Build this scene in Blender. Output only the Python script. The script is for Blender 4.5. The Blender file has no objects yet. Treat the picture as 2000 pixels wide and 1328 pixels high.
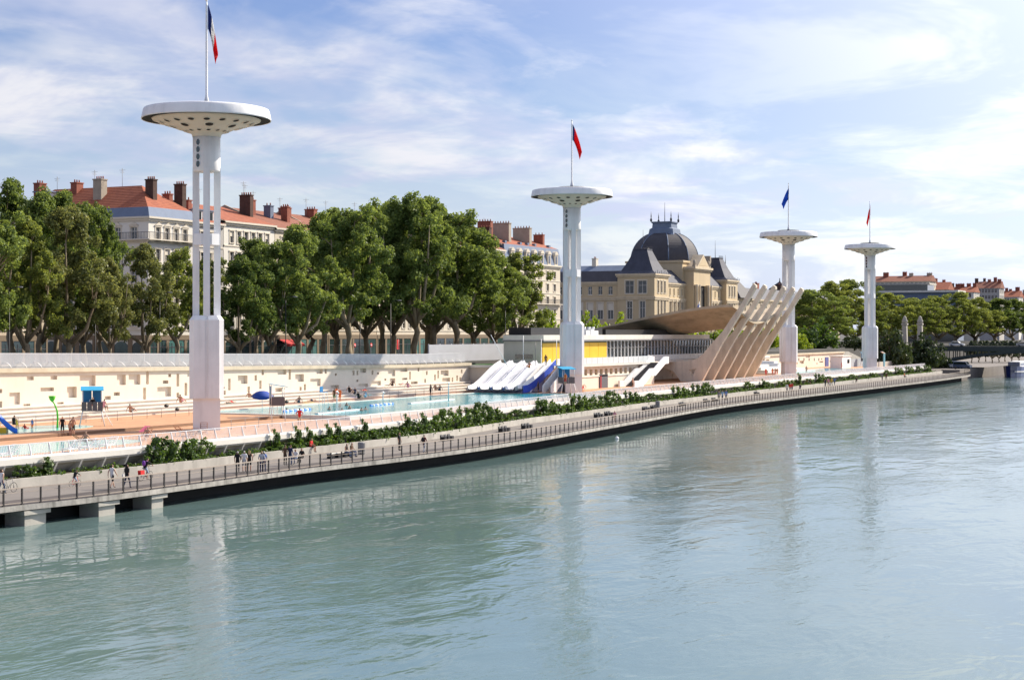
import bpy, math, random
import numpy as np
from mathutils import Vector, Matrix, Euler

SC = bpy.context.scene
COL = SC.collection
RND = random.Random(11)
rad = math.radians

# ------------------------------------------------------------------ frame
# world x runs downstream-to-upstream along the river bank, y runs inland,
# z is the height above the water. The photographer stands on a bridge.
F = 3300.0                       # focal length in photo pixels
AZ = math.atan(0.48)             # view direction against the bank
CA, SA = math.cos(AZ), math.sin(AZ)
CAMZ = 12.4

cam_d = bpy.data.cameras.new('camera')
cam = bpy.data.objects.new('camera', cam_d)
COL.objects.link(cam)
cam.location = (0, 0, CAMZ)
cam.rotation_euler = (rad(90), 0, AZ - rad(90))
cam_d.sensor_width = 36
cam_d.lens = 36 * F / 2000
cam_d.shift_y = -0.007
cam_d.clip_start = 1.0
cam_d.clip_end = 9000
SC.camera = cam

SUN_AZ = math.atan2(-0.465, 0.885)
SUN_EL = rad(35)
SUN_DIR = Vector((math.cos(SUN_AZ) * math.cos(SUN_EL), math.sin(SUN_AZ) * math.cos(SUN_EL), math.sin(SUN_EL)))

SKY_STRENGTH = 0.09
SUN_STRENGTH = 5.0
EXPOSURE = 0.66


def make_world():
    w = bpy.data.worlds.new('World')
    SC.world = w
    w.use_nodes = True
    nt = w.node_tree
    nt.nodes.clear()
    N = nt.nodes.new
    L = nt.links.new
    out = N('ShaderNodeOutputWorld')
    bg = N('ShaderNodeBackground')
    bg.inputs['Strength'].default_value = SKY_STRENGTH
    sky = N('ShaderNodeTexSky')
    sky.sky_type = 'NISHITA'
    sky.sun_disc = False
    sky.sun_elevation = SUN_EL
    sky.sun_rotation = math.pi / 2 - SUN_AZ
    sky.altitude = 200
    sky.air_density = 1.0
    sky.dust_density = 0.3
    sky.ozone_density = 2.0
    tc = N('ShaderNodeTexCoord')
    sep = N('ShaderNodeSeparateXYZ')
    L(tc.outputs['Generated'], sep.inputs[0])

    def math_(op, a, b=None, clamp=False):
        n = N('ShaderNodeMath')
        n.operation = op
        n.use_clamp = clamp
        for i, q in enumerate((a, b)):
            if q is None:
                continue
            if isinstance(q, (int, float)):
                n.inputs[i].default_value = q
            else:
                L(q, n.inputs[i])
        return n.outputs[0]
    zc = math_('MAXIMUM', sep.outputs[2], 0.0)
    den = math_('ADD', zc, 0.16)
    cx = math_('DIVIDE', sep.outputs[0], den)
    cy = math_('DIVIDE', sep.outputs[1], den)
    comb = N('ShaderNodeCombineXYZ')
    L(cx, comb.inputs[0])
    L(cy, comb.inputs[1])

    def noise(scale, detail, rough, off, dist=0.0):
        mp = N('ShaderNodeMapping')
        mp.inputs['Location'].default_value = off
        mp.inputs['Rotation'].default_value = (0, 0, rad(20))
        L(comb.outputs[0], mp.inputs[0])
        n = N('ShaderNodeTexNoise')
        n.inputs['Scale'].default_value = scale
        n.inputs['Detail'].default_value = detail
        n.inputs['Roughness'].default_value = rough
        n.inputs['Distortion'].default_value = dist
        L(mp.outputs[0], n.inputs['Vector'])
        return n.outputs[0]

    def ramp(v, a, b, lo=0.0, hi=1.0):
        n = N('ShaderNodeMapRange')
        n.interpolation_type = 'SMOOTHSTEP'
        n.inputs[1].default_value = a
        n.inputs[2].default_value = b
        n.inputs[3].default_value = lo
        n.inputs[4].default_value = hi
        L(v, n.inputs[0])
        return n.outputs[0]
    big = ramp(noise(0.95, 5, 0.60, CLOUD_OFF, 0.5), 0.42, 0.58)
    fine = ramp(noise(2.6, 6, 0.62, (3.1, 8.2, 0), 0.35), 0.42, 0.62)
    lit = ramp(noise(2.2, 5, 0.62, (5.5, 1.7, 0), 0.4), 0.42, 0.62)
    mask = math_('ADD', math_('MULTIPLY', big, 0.62), math_('MULTIPLY', fine, 0.40), True)
    # thin veil that thickens toward the horizon, where the eye looks through more air
    veil = ramp(zc, 0.0, 0.17, 0.93, 0.10)
    mask = math_('MAXIMUM', mask, veil)
    # nearer the sun the cloud scatters more light forward
    dot = N('ShaderNodeVectorMath')
    dot.operation = 'DOT_PRODUCT'
    L(tc.outputs['Generated'], dot.inputs[0])
    dot.inputs[1].default_value = SUN_DIR
    aur = ramp(dot.outputs['Value'], 0.45, 1.0, 0.0, 1.0)
    mask = math_('MAXIMUM', mask, math_('MULTIPLY', aur, 1.5, True))
    cc = N('ShaderNodeMix')
    cc.data_type = 'RGBA'
    L(lit, cc.inputs['Factor'])
    cc.inputs[6].default_value = (4.4, 4.8, 6.2, 1)
    cc.inputs[7].default_value = (6.3, 6.35, 6.8, 1)
    bright = N('ShaderNodeVectorMath')
    bright.operation = 'SCALE'
    L(cc.outputs[2], bright.inputs[0])
    L(math_('ADD', math_('MULTIPLY', aur, 1.05), 0.95), bright.inputs['Scale'])
    mx = N('ShaderNodeMix')
    mx.data_type = 'RGBA'
    L(mask, mx.inputs['Factor'])
    hs = N('ShaderNodeHueSaturation')
    hs.inputs['Saturation'].default_value = 1.25
    hs.inputs['Value'].default_value = 0.80
    hs.inputs['Hue'].default_value = 0.525
    L(sky.outputs[0], hs.inputs['Color'])
    L(hs.outputs[0], mx.inputs[6])
    L(bright.outputs[0], mx.inputs[7])
    L(mx.outputs[2], bg.inputs['Color'])
    L(bg.outputs[0], out.inputs[0])


CLOUD_OFF = (0.4, 2.2, 0)
make_world()

sun_d = bpy.data.lights.new('sun', 'SUN')
sun_d.energy = SUN_STRENGTH
sun_d.angle = rad(0.55)
sun_d.color = (1.0, 0.90, 0.75)
sun = bpy.data.objects.new('sun', sun_d)
COL.objects.link(sun)
sun.location = (200, -50, 200)
sun.rotation_euler = SUN_DIR.to_track_quat('Z', 'Y').to_euler()

vs = SC.view_settings
vs.view_transform = 'Standard'
vs.look = 'None'
vs.exposure = EXPOSURE
vs.gamma = 1.0
vs.use_curve_mapping = False
SC.render.film_transparent = False
SC.cycles.max_bounces = 6
SC.cycles.transparent_max_bounces = 12
SC.cycles.use_denoising = True

# ------------------------------------------------------------------ helpers


def _dir(px):
    k = (px - 1000.0) / F
    return SA * k + CA, -CA * k + SA


def at_z(px, py, z):            # ground point seen at a photo pixel, on height z
    Y = (CAMZ - z) * F / (py - 650.0)
    a, b = _dir(px)
    return a * Y, b * Y


def at_y(px, y):                # along-bank coordinate x where column px meets the line y
    a, b = _dir(px)
    Y = y / b
    return a * Y


def depth(x, y):
    return CA * x + SA * y


def hz(py, x, y):               # height seen at row py over ground point x, y
    return CAMZ - (py - 650.0) * depth(x, y) / F


def at_x(px, py, x):            # (y, z) on the plane x = const
    a, b = _dir(px)
    Y = x / a
    return b * Y, CAMZ - (py - 650.0) * Y / F


class MB:
    def __init__(self):
        self.v, self.f, self.m, self.s = [], [], [], []

    def add(self, verts, faces, mat=0, smooth=False):
        o = len(self.v)
        self.v.extend([tuple(p) for p in verts])
        for f in faces:
            self.f.append(tuple(i + o for i in f))
            self.m.append(mat)
            self.s.append(smooth)
        return self

    def box(self, x0, x1, y0, y1, z0, z1, mat=0):
        v = [(x0, y0, z0), (x1, y0, z0), (x1, y1, z0), (x0, y1, z0), (x0, y0, z1), (x1, y0, z1), (x1, y1, z1), (x0, y1, z1)]
        f = [(0, 3, 2, 1), (4, 5, 6, 7), (0, 1, 5, 4), (1, 2, 6, 5), (2, 3, 7, 6), (3, 0, 4, 7)]
        return self.add(v, f, mat)

    def cbox(self, cx, cy, z0, lx, ly, lz, mat=0, rot=0.0):
        c, s = math.cos(rot), math.sin(rot)
        pts = []
        for z in (z0, z0 + lz):
            for a, b in ((-1, -1), (1, -1), (1, 1), (-1, 1)):
                x, y = a * lx / 2, b * ly / 2
                pts.append((cx + x * c - y * s, cy + x * s + y * c, z))
        f = [(0, 3, 2, 1), (4, 5, 6, 7), (0, 1, 5, 4), (1, 2, 6, 5), (2, 3, 7, 6), (3, 0, 4, 7)]
        return self.add(pts, f, mat)

    def quad(self, a, b, c, d, mat=0):
        return self.add([a, b, c, d], [(0, 1, 2, 3)], mat)

    def beam(self, p, q, w, h, mat=0, up=(0, 0, 1)):
        p, q = Vector(p), Vector(q)
        d = (q - p).normalized()
        u = Vector(up)
        if abs(d.dot(u)) > 0.98:
            u = Vector((1, 0, 0))
        r = d.cross(u).normalized()
        u = r.cross(d).normalized()
        pts = []
        for e in (p, q):
            for a, b in ((-1, -1), (1, -1), (1, 1), (-1, 1)):
                pts.append(e + r * (a * w / 2) + u * (b * h / 2))
        f = [(0, 1, 2, 3), (7, 6, 5, 4), (0, 4, 5, 1), (1, 5, 6, 2), (2, 6, 7, 3), (3, 7, 4, 0)]
        return self.add(pts, f, mat)

    def tube(self, pts, rad_, seg=6, mat=0, smooth=True, caps=True):
        pts = [Vector(p) for p in pts]
        n = len(pts)
        if not isinstance(rad_, (list, tuple)):
            rad_ = [rad_] * n
        vs_, fs = [], []
        ref = Vector((0.13, 0.21, 0.97))
        for i, p in enumerate(pts):
            d = (pts[min(i + 1, n - 1)] - pts[max(i - 1, 0)]).normalized()
            if abs(d.dot(ref)) > 0.97:
                rr = Vector((1, 0, 0))
            else:
                rr = ref
            a = d.cross(rr).normalized()
            b = d.cross(a).normalized()
            for k in range(seg):
                th = 2 * math.pi * k / seg
                vs_.append(p + a * (math.cos(th) * rad_[i]) + b * (math.sin(th) * rad_[i]))
        for i in range(n - 1):
            for k in range(seg):
                k2 = (k + 1) % seg
                fs.append((i * seg + k, i * seg + k2, (i + 1) * seg + k2, (i + 1) * seg + k))
        if caps:
            fs.append(tuple(range(seg - 1, -1, -1)))
            fs.append(tuple((n - 1) * seg + k for k in range(seg)))
        return self.add(vs_, fs, mat, smooth)

    def lathe(self, prof, seg=24, c=(0, 0, 0), mat=0, smooth=True, sx=1.0, sy=1.0, rot=0.0, caps=True):
        vs_, fs = [], []
        for (r, z) in prof:
            for k in range(seg):
                th = 2 * math.pi * (k + 0.5) / seg + rot
                vs_.append((c[0] + r * math.cos(th) * sx, c[1] + r * math.sin(th) * sy, c[2] + z))
        n = len(prof)
        for i in range(n - 1):
            for k in range(seg):
                k2 = (k + 1) % seg
                fs.append((i * seg + k, i * seg + k2, (i + 1) * seg + k2, (i + 1) * seg + k))
        if caps and prof[0][0] > 1e-6:
            fs.append(tuple(range(seg - 1, -1, -1)))
        if caps and prof[-1][0] > 1e-6:
            fs.append(tuple((n - 1) * seg + k for k in range(seg)))
        return self.add(vs_, fs, mat, smooth)

    def prism(self, poly, z0, z1, mat=0):
        n = len(poly)
        v = [(x, y, z0) for x, y in poly] + [(x, y, z1) for x, y in poly]
        f = [tuple(range(n - 1, -1, -1)), tuple(range(n, 2 * n))]
        for i in range(n):
            j = (i + 1) % n
            f.append((i, j, n + j, n + i))
        return self.add(v, f, mat)

    def xprism(self, poly, x0, x1, mat=0):      # poly of (y, z) pushed along x
        n = len(poly)
        v = [(x0, y, z) for y, z in poly] + [(x1, y, z) for y, z in poly]
        f = [tuple(range(n)), tuple(range(2 * n - 1, n - 1, -1))]
        for i in range(n):
            j = (i + 1) % n
            f.append((j, i, n + i, n + j))
        return self.add(v, f, mat)

    def yprism(self, poly, y0, y1, mat=0):      # poly of (x, z) pushed along y
        n = len(poly)
        v = [(x, y0, z) for x, z in poly] + [(x, y1, z) for x, z in poly]
        f = [tuple(range(n)), tuple(range(2 * n - 1, n - 1, -1))]
        for i in range(n):
            j = (i + 1) % n
            f.append((j, i, n + i, n + j))
        return self.add(v, f, mat)

    def grid(self, rows, mat=0, smooth=True, closed=False):
        nr, nc = len(rows), len(rows[0])
        v = [p for r in rows for p in r]
        f = []
        for i in range(nr - 1):
            for j in range(nc if closed else nc - 1):
                j2 = (j + 1) % nc
                f.append((i * nc + j, i * nc + j2, (i + 1) * nc + j2, (i + 1) * nc + j))
        return self.add(v, f, mat, smooth)

    def sphere(self, c, r, seg=10, rings=6, mat=0):
        if not isinstance(r, (list, tuple)):
            r = (r, r, r)
        rows = []
        for i in range(rings + 1):
            ph = math.pi * i / rings
            rows.append([(c[0] + r[0] * math.sin(ph) * math.cos(2 * math.pi * k / seg), c[1] + r[1] * math.sin(ph) * math.sin(2 * math.pi * k / seg), c[2] - r[2] * math.cos(ph)) for k in range(seg)])
        return self.grid(rows, mat, True, True)

    def mesh(self, name):
        me = bpy.data.meshes.new(name)
        me.from_pydata(self.v, [], self.f)
        me.polygons.foreach_set('material_index', self.m)
        me.polygons.foreach_set('use_smooth', self.s)
        me.update()
        return me

    def build(self, name, mats, parent=None, loc=None, rotz=0.0):
        me = self.mesh(name)
        if not isinstance(mats, (list, tuple)):
            mats = [mats]
        for m_ in mats:
            me.materials.append(m_)
        return link(name, me, parent, loc, rotz)


def link(name, me, parent=None, loc=None, rotz=0.0):
    o = bpy.data.objects.new(name, me)
    COL.objects.link(o)
    if loc is not None:
        o.location = loc
    if rotz:
        o.rotation_euler = (0, 0, rotz)
    if parent is not None:
        o.parent = parent
    return o


def thing(name, label, cat, loc=(0, 0, 0), rotz=0.0, group=None):
    o = bpy.data.objects.new(name, None)
    o.empty_display_size = 0.3
    COL.objects.link(o)
    o.location = loc
    o.rotation_euler = (0, 0, rotz)
    return tag(o, label, cat, group)


def tag(o, label, cat, group=None):
    o['label'] = label
    o['category'] = cat
    if group:
        o['group'] = group
    return o


def struct(o, kind='structure'):
    o['kind'] = kind
    return o


def copy_tree(root, parent=None):
    r = root.copy()
    COL.objects.link(r)
    r.parent = parent
    for ch in list(root.children):
        copy_tree(ch, r)
    return r


# ------------------------------------------------------------------ materials
MATS = {}


def mat(name, col, rough=0.75, var=0.12, scale=0.6, bump=0.0, bscale=8.0, metal=0.0, spec=0.4, stain=0.0, obj=False, trans=0.0):
    if name in MATS:
        return MATS[name]
    m = bpy.data.materials.new(name)
    m.use_nodes = True
    nt = m.node_tree
    N, L = nt.nodes.new, nt.links.new
    b = nt.nodes['Principled BSDF']
    b.inputs['Roughness'].default_value = rough
    b.inputs['Metallic'].default_value = metal
    b.inputs['Specular IOR Level'].default_value = spec
    tc = N('ShaderNodeTexCoord')
    n1 = N('ShaderNodeTexNoise')
    n1.inputs['Scale'].default_value = scale
    n1.inputs['Detail'].default_value = 6
    n1.inputs['Roughness'].default_value = 0.65
    L(tc.outputs['Object'], n1.inputs['Vector'])
    mr = N('ShaderNodeMapRange')
    mr.inputs[1].default_value = 0.3
    mr.inputs[2].default_value = 0.7
    mr.inputs[3].default_value = 1 - var
    mr.inputs[4].default_value = 1 + var
    L(n1.outputs[0], mr.inputs[0])
    v = mr.outputs[0]
    if stain:
        mp = N('ShaderNodeMapping')
        mp.inputs['Scale'].default_value = (1.0, 1.0, 0.12)
        L(tc.outputs['Object'], mp.inputs[0])
        n2 = N('ShaderNodeTexNoise')
        n2.inputs['Scale'].default_value = scale * 2.5
        n2.inputs['Detail'].default_value = 4
        L(mp.outputs[0], n2.inputs['Vector'])
        m2 = N('ShaderNodeMapRange')
        m2.inputs[1].default_value = 0.48
        m2.inputs[2].default_value = 0.75
        m2.inputs[3].default_value = 1.0
        m2.inputs[4].default_value = 1 - stain
        L(n2.outputs[0], m2.inputs[0])
        mm = N('ShaderNodeMath')
        mm.operation = 'MULTIPLY'
        L(v, mm.inputs[0])
        L(m2.outputs[0], mm.inputs[1])
        v = mm.outputs[0]
    if obj:
        oi = N('ShaderNodeObjectInfo')
        m3 = N('ShaderNodeMapRange')
        m3.inputs[3].default_value = 1 - obj
        m3.inputs[4].default_value = 1 + obj
        L(oi.outputs['Random'], m3.inputs[0])
        mm = N('ShaderNodeMath')
        mm.operation = 'MULTIPLY'
        L(v, mm.inputs[0])
        L(m3.outputs[0], mm.inputs[1])
        v = mm.outputs[0]
    sc = N('ShaderNodeVectorMath')
    sc.operation = 'SCALE'
    sc.inputs[0].default_value = col[:3]
    L(v, sc.inputs['Scale'])
    L(sc.outputs[0], b.inputs['Base Color'])
    if bump:
        n3 = N('ShaderNodeTexNoise')
        n3.inputs['Scale'].default_value = bscale
        n3.inputs['Detail'].default_value = 5
        L(tc.outputs['Object'], n3.inputs['Vector'])
        bp = N('ShaderNodeBump')
        bp.inputs['Strength'].default_value = bump
        bp.inputs['Distance'].default_value = 0.05
        L(n3.outputs[0], bp.inputs['Height'])
        L(bp.outputs[0], b.inputs['Normal'])
    if trans:
        b.inputs['Transmission Weight'].default_value = trans
    MATS[name] = m
    return m


def mat_leaf(name, c0, c1, trans=0.35, spec=0.3):
    m = bpy.data.materials.new(name)
    m.use_nodes = True
    nt = m.node_tree
    N, L = nt.nodes.new, nt.links.new
    nt.nodes.remove(nt.nodes['Principled BSDF'])
    out = nt.nodes['Material Output']
    g = N('ShaderNodeNewGeometry')
    oi = N('ShaderNodeObjectInfo')
    tc = N('ShaderNodeTexCoord')
    nz = N('ShaderNodeTexNoise')
    nz.inputs['Scale'].default_value = 0.35
    nz.inputs['Detail'].default_value = 3
    L(tc.outputs['Object'], nz.inputs['Vector'])
    a1 = N('ShaderNodeMath')
    a1.operation = 'MULTIPLY_ADD'
    L(g.outputs['Random Per Island'], a1.inputs[0])
    a1.inputs[1].default_value = 0.5
    L(nz.outputs[0], a1.inputs[2])
    a2 = N('ShaderNodeMath')
    a2.operation = 'MULTIPLY_ADD'
    L(oi.outputs['Random'], a2.inputs[0])
    a2.inputs[1].default_value = 0.4
    L(a1.outputs[0], a2.inputs[2])
    mr = N('ShaderNodeMapRange')
    mr.inputs[1].default_value = 0.45
    mr.inputs[2].default_value = 1.25
    L(a2.outputs[0], mr.inputs[0])
    mx = N('ShaderNodeMix')
    mx.data_type = 'RGBA'
    L(mr.outputs[0], mx.inputs['Factor'])
    mx.inputs[6].default_value = (*c0, 1)
    mx.inputs[7].default_value = (*c1, 1)
    d = N('ShaderNodeBsdfDiffuse')
    t = N('ShaderNodeBsdfTranslucent')
    gl = N('ShaderNodeBsdfGlossy')
    gl.inputs['Roughness'].default_value = 0.45
    L(mx.outputs[2], d.inputs[0])
    hs = N('ShaderNodeHueSaturation')
    hs.inputs['Hue'].default_value = 0.48
    hs.inputs['Saturation'].default_value = 1.15
    hs.inputs['Value'].default_value = 1.5
    L(mx.outputs[2], hs.inputs['Color'])
    L(hs.outputs[0], t.inputs[0])
    s1 = N('ShaderNodeMixShader')
    s1.inputs[0].default_value = trans
    L(d.outputs[0], s1.inputs[1])
    L(t.outputs[0], s1.inputs[2])
    s2 = N('ShaderNodeMixShader')
    s2.inputs[0].default_value = spec * 0.12
    L(s1.outputs[0], s2.inputs[1])
    L(gl.outputs[0], s2.inputs[2])
    L(s2.outputs[0], out.inputs[0])
    return m


M_WHITE = mat('white paint', (0.80, 0.80, 0.81), 0.5, 0.05, 0.5, 0.08, 3, stain=0.14)
M_WHITE2 = mat('white metal', (0.78, 0.79, 0.80), 0.4, 0.03, 0.5)
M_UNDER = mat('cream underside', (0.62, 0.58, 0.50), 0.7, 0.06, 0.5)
M_BLACK = mat('black metal', (0.012, 0.012, 0.014), 0.5, 0.1)
M_DARK = mat('dark recess', (0.01, 0.01, 0.01), 0.8, 0.1)
M_CONC = mat('pale concrete', (0.42, 0.40, 0.36), 0.85, 0.16, 0.35, 0.25, 6, stain=0.28)
M_CONC2 = mat('white concrete', (0.66, 0.64, 0.59), 0.8, 0.08, 0.3, 0.15, 6, stain=0.12)
M_CREAM = mat('cream render', (0.70, 0.62, 0.52), 0.85, 0.05, 0.25, 0.12, 5, stain=0.08)
M_STEP = mat('terrace concrete', (0.66, 0.60, 0.53), 0.85, 0.08, 0.5, 0.15, 6)
M_RAILDK = mat('dark railing steel', (0.035, 0.03, 0.028), 0.5, 0.15, 2)
M_RAILWD = mat('weathered handrail wood', (0.36, 0.30, 0.25), 0.7, 0.15, 3)
M_GREY = mat('grey metal', (0.20, 0.20, 0.21), 0.5, 0.08, 2)
M_BLUE = mat('blue panel', (0.02, 0.19, 0.42), 0.45, 0.06)
M_RED = mat('red cloth', (0.62, 0.02, 0.02), 0.7, 0.08)
M_TERRA = mat('terracotta wood', (0.30, 0.13, 0.07), 0.7, 0.2, 4)
M_YEL = mat('yellow panel', (0.72, 0.42, 0.01), 0.5, 0.06, 0.4)
M_GLASSD = mat('dark glass', (0.015, 0.025, 0.028), 0.06, 0.2, 0.6, spec=0.9)
# ------------------------------------------------------------------ setting
Z_PROM, Z_DECK, Z_QUAY, Z_TERR = 1.4, 3.35, 8.0, 7.5
Z_UP = 3.62

# line of the promenade edge over the water, read off along the bank
EDGE = [(-40, 76.5), (60, 75.9), (82, 75.2), (90, 74.2), (103, 74.1), (117, 74.3), (131, 73.3), (151, 73.4), (188, 76.6), (246, 82.0), (302, 82.4), (385, 81.6), (440, 82.6), (458, 84.6), (464, 88)]


def edge_y(x):
    P = EDGE
    for i in range(len(P) - 1):
        if P[i][0] <= x <= P[i + 1][0]:
            p0 = P[max(i - 1, 0)]
            p1, p2 = P[i], P[i + 1]
            p3 = P[min(i + 2, len(P) - 1)]
            h = p2[0] - p1[0]
            u = (x - p1[0]) / h
            m1 = (p2[1] - p0[1]) / (p2[0] - p0[0]) * h
            m2 = (p3[1] - p1[1]) / (p3[0] - p1[0]) * h
            return (2 * u ** 3 - 3 * u ** 2 + 1) * p1[1] + (u ** 3 - 2 * u ** 2 + u) * m1 + (-2 * u ** 3 + 3 * u ** 2) * p2[1] + (u ** 3 - u ** 2) * m2
    return P[0][1] if x < P[0][0] else P[-1][1]


KERB = [(-40, 85.0), (80, 84.0), (110, 82.6), (150, 82.6), (190, 87.0), (240, 90.6), (300, 92.2), (400, 93.0), (470, 93.0)]


def lerp_tab(T, x):
    if x <= T[0][0]:
        return T[0][1]
    for (a, b), (c, d) in zip(T, T[1:]):
        if x <= c:
            u = (x - a) / (c - a)
            u = u * u * (3 - 2 * u) * 0.5 + u * 0.5
            return b + (d - b) * u
    return T[-1][1]


def kerb_y(x):
    return lerp_tab(KERB, x)


def deck_y(x):
    return kerb_y(x) + 1.6


def mat_water(name, deep, rough, s1, s2, strength, spec=0.5):
    m = bpy.data.materials.new(name)
    m.use_nodes = True
    nt = m.node_tree
    N, L = nt.nodes.new, nt.links.new
    b = nt.nodes['Principled BSDF']
    b.inputs['Base Color'].default_value = (*deep, 1)
    b.inputs['Roughness'].default_value = rough
    b.inputs['IOR'].default_value = 1.333
    b.inputs['Specular IOR Level'].default_value = spec
    tc = N('ShaderNodeTexCoord')

    def nz(scale, sx, sy, det, dist=0.0, rot=0.0):
        mp = N('ShaderNodeMapping')
        mp.inputs['Scale'].default_value = (sx, sy, 1)
        mp.inputs['Rotation'].default_value = (0, 0, rot)
        L(tc.outputs['Object'], mp.inputs[0])
        n = N('ShaderNodeTexNoise')
        n.inputs['Scale'].default_value = scale
        n.inputs['Detail'].default_value = det
        n.inputs['Roughness'].default_value = 0.55
        n.inputs['Distortion'].default_value = dist
        L(mp.outputs[0], n.inputs['Vector'])
        return n.outputs[0]
    big = nz(s1, 0.5, 1.0, 3, 0.5)
    fine = nz(s2, 0.55, 1.0, 4, 0.6, 0.35)
    patch = nz(0.06, 0.45, 1.0, 5, 1.2)
    pr = N('ShaderNodeMapRange')
    pr.inputs[1].default_value = 0.38
    pr.inputs[2].default_value = 0.62
    pr.inputs[3].default_value = 0.08
    pr.inputs[4].default_value = 1.0
    L(patch, pr.inputs[0])
    mu = N('ShaderNodeMath')
    mu.operation = 'MULTIPLY'
    L(fine, mu.inputs[0])
    L(pr.outputs[0], mu.inputs[1])
    b1 = N('ShaderNodeBump')
    b1.inputs['Strength'].default_value = strength
    b1.inputs['Distance'].default_value = 0.35
    L(big, b1.inputs['Height'])
    b2 = N('ShaderNodeBump')
    b2.inputs['Strength'].default_value = strength
    b2.inputs['Distance'].default_value = 0.10
    L(mu.outputs[0], b2.inputs['Height'])
    L(b1.outputs[0], b2.inputs['Normal'])
    L(b2.outputs[0], b.inputs['Normal'])
    return m


M_RIVER = mat_water('river water', (0.112, 0.178, 0.176), 0.06, 0.34, 2.3, 0.27)
M_POOL = mat_water('pool water', (0.03, 0.32, 0.39), 0.1, 0.5, 2.5, 0.25, 0.3)
M_PADDLE = mat('paddling pool water', (0.17, 0.54, 0.56), 0.12, 0.06, 0.3, 0.15, 2)

mb = MB()
mb.quad((-2500, -3500, -4.0), (6000, -3500, -4.0), (6000, 4500, -4.0), (-2500, 4500, -4.0))
struct(mb.build('ground', mat('river bed', (0.09, 0.085, 0.06), 0.9, 0.2, 0.2)))
mb = MB()
mb.quad((-1500, -3000, 0.0), (5000, -3000, 0.0), (5000, 86.0, 0.0), (-1500, 86.0, 0.0))
struct(mb.build('river', M_RIVER))

# upper quay: one plateau to the horizon
M_ASPH = mat('quay asphalt', (0.06, 0.058, 0.055), 0.9, 0.2, 0.3, 0.2, 12)
mb = MB()
mb.box(-400, 232, 117.6, 4000, -3.5, Z_QUAY)
mb.box(232, 470, 119.0, 4000, -3.5, Z_QUAY - 0.004)
mb.box(470, 5800, 131.0, 4000, -3.5, Z_QUAY - 0.008)
struct(mb.build('quay_road', M_ASPH))

# promenade slab with a timber strip along the water


def mat_planks(name, col, width, var, axis_x=True, rough=0.75):
    m = mat(name, col, rough, var, 0.7, 0.1, 9)
    nt = m.node_tree
    N, L = nt.nodes.new, nt.links.new
    b = nt.nodes['Principled BSDF']
    src = b.inputs['Base Color'].links[0].from_socket
    tc = N('ShaderNodeTexCoord')
    sp = N('ShaderNodeSeparateXYZ')
    L(tc.outputs['Object'], sp.inputs[0])
    dv = N('ShaderNodeMath')
    dv.operation = 'DIVIDE'
    L(sp.outputs[1 if axis_x else 0], dv.inputs[0])
    dv.inputs[1].default_value = width
    fl = N('ShaderNodeMath')
    fl.operation = 'FLOOR'
    L(dv.outputs[0], fl.inputs[0])
    wn = N('ShaderNodeTexWhiteNoise')
    wn.noise_dimensions = '1D'
    L(fl.outputs[0], wn.inputs['W'])
    mr = N('ShaderNodeMapRange')
    mr.inputs[3].default_value = 1 - var
    mr.inputs[4].default_value = 1 + var
    L(wn.outputs[0], mr.inputs[0])
    sc = N('ShaderNodeVectorMath')
    sc.operation = 'SCALE'
    L(src, sc.inputs[0])
    L(mr.outputs[0], sc.inputs['Scale'])
    L(sc.outputs[0], b.inputs['Base Color'])
    return m


M_PROM = mat('promenade concrete', (0.175, 0.157, 0.143), 0.9, 0.13, 0.25, 0.15, 10)
M_PLANK = mat_planks('promenade planks', (0.075, 0.063, 0.057), 0.35, 0.25, False)
M_DECK = mat_planks('pool deck planks', (0.50, 0.27, 0.15), 0.28, 0.14)

xs = [-40 + 4 * i for i in range(125)] + [458, 461, 464]
xs = [x for x in xs if x <= 464]
xs = sorted(set(xs))
mb = MB()
top = [[(x, edge_y(x), Z_PROM), (x, edge_y(x) + 3.0, Z_PROM), (x, kerb_y(x) + 0.25, Z_PROM)] for x in xs]
for i in range(len(xs) - 1):
    a, b = top[i], top[i + 1]
    mb.add([a[0], b[0], b[1], a[1]], [(0, 1, 2, 3)], 1)
    mb.add([a[1], b[1], b[2], a[2]], [(0, 1, 2, 3)], 0)
    for (p, q, zz, yy) in ((a, b, Z_PROM - 0.36, 0.0),):
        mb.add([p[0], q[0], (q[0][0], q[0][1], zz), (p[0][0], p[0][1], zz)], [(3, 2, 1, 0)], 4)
        mb.add([(p[0][0], p[0][1], zz), (q[0][0], q[0][1], zz), (q[0][0], q[0][1] + 8.5, zz), (p[0][0], p[0][1] + 8.5, zz)], [(3, 2, 1, 0)], 3)  # slab underside, dark of the void put into its colour
# back of the void under the slab, its shade painted near black
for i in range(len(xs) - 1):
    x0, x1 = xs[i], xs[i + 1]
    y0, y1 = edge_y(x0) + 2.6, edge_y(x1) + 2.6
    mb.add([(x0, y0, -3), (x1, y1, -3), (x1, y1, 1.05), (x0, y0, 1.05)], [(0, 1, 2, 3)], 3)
p = struct(mb.build('promenade', [M_PROM, M_PLANK, M_CONC, mat('void shade concrete', (0.03, 0.03, 0.028), 0.8, 0.2), mat('weathered slab edge', (0.36, 0.34, 0.31), 0.9, 0.32, 0.9, 0.35, 5, stain=0.5)]))
# end cap beyond the tip
mb = MB()
mb.prism([(464, 88), (464, 93.3), (520, 99), (520, 96)], -3, Z_PROM - 0.01)
mb.box(464.2, 1100, 88.5, 131.0, -3, 2.4)
mb.box(452, 464.1, 93.4, 131.0, -3, 2.39)
struct(mb.build('lower_quay', M_PROM))

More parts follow.
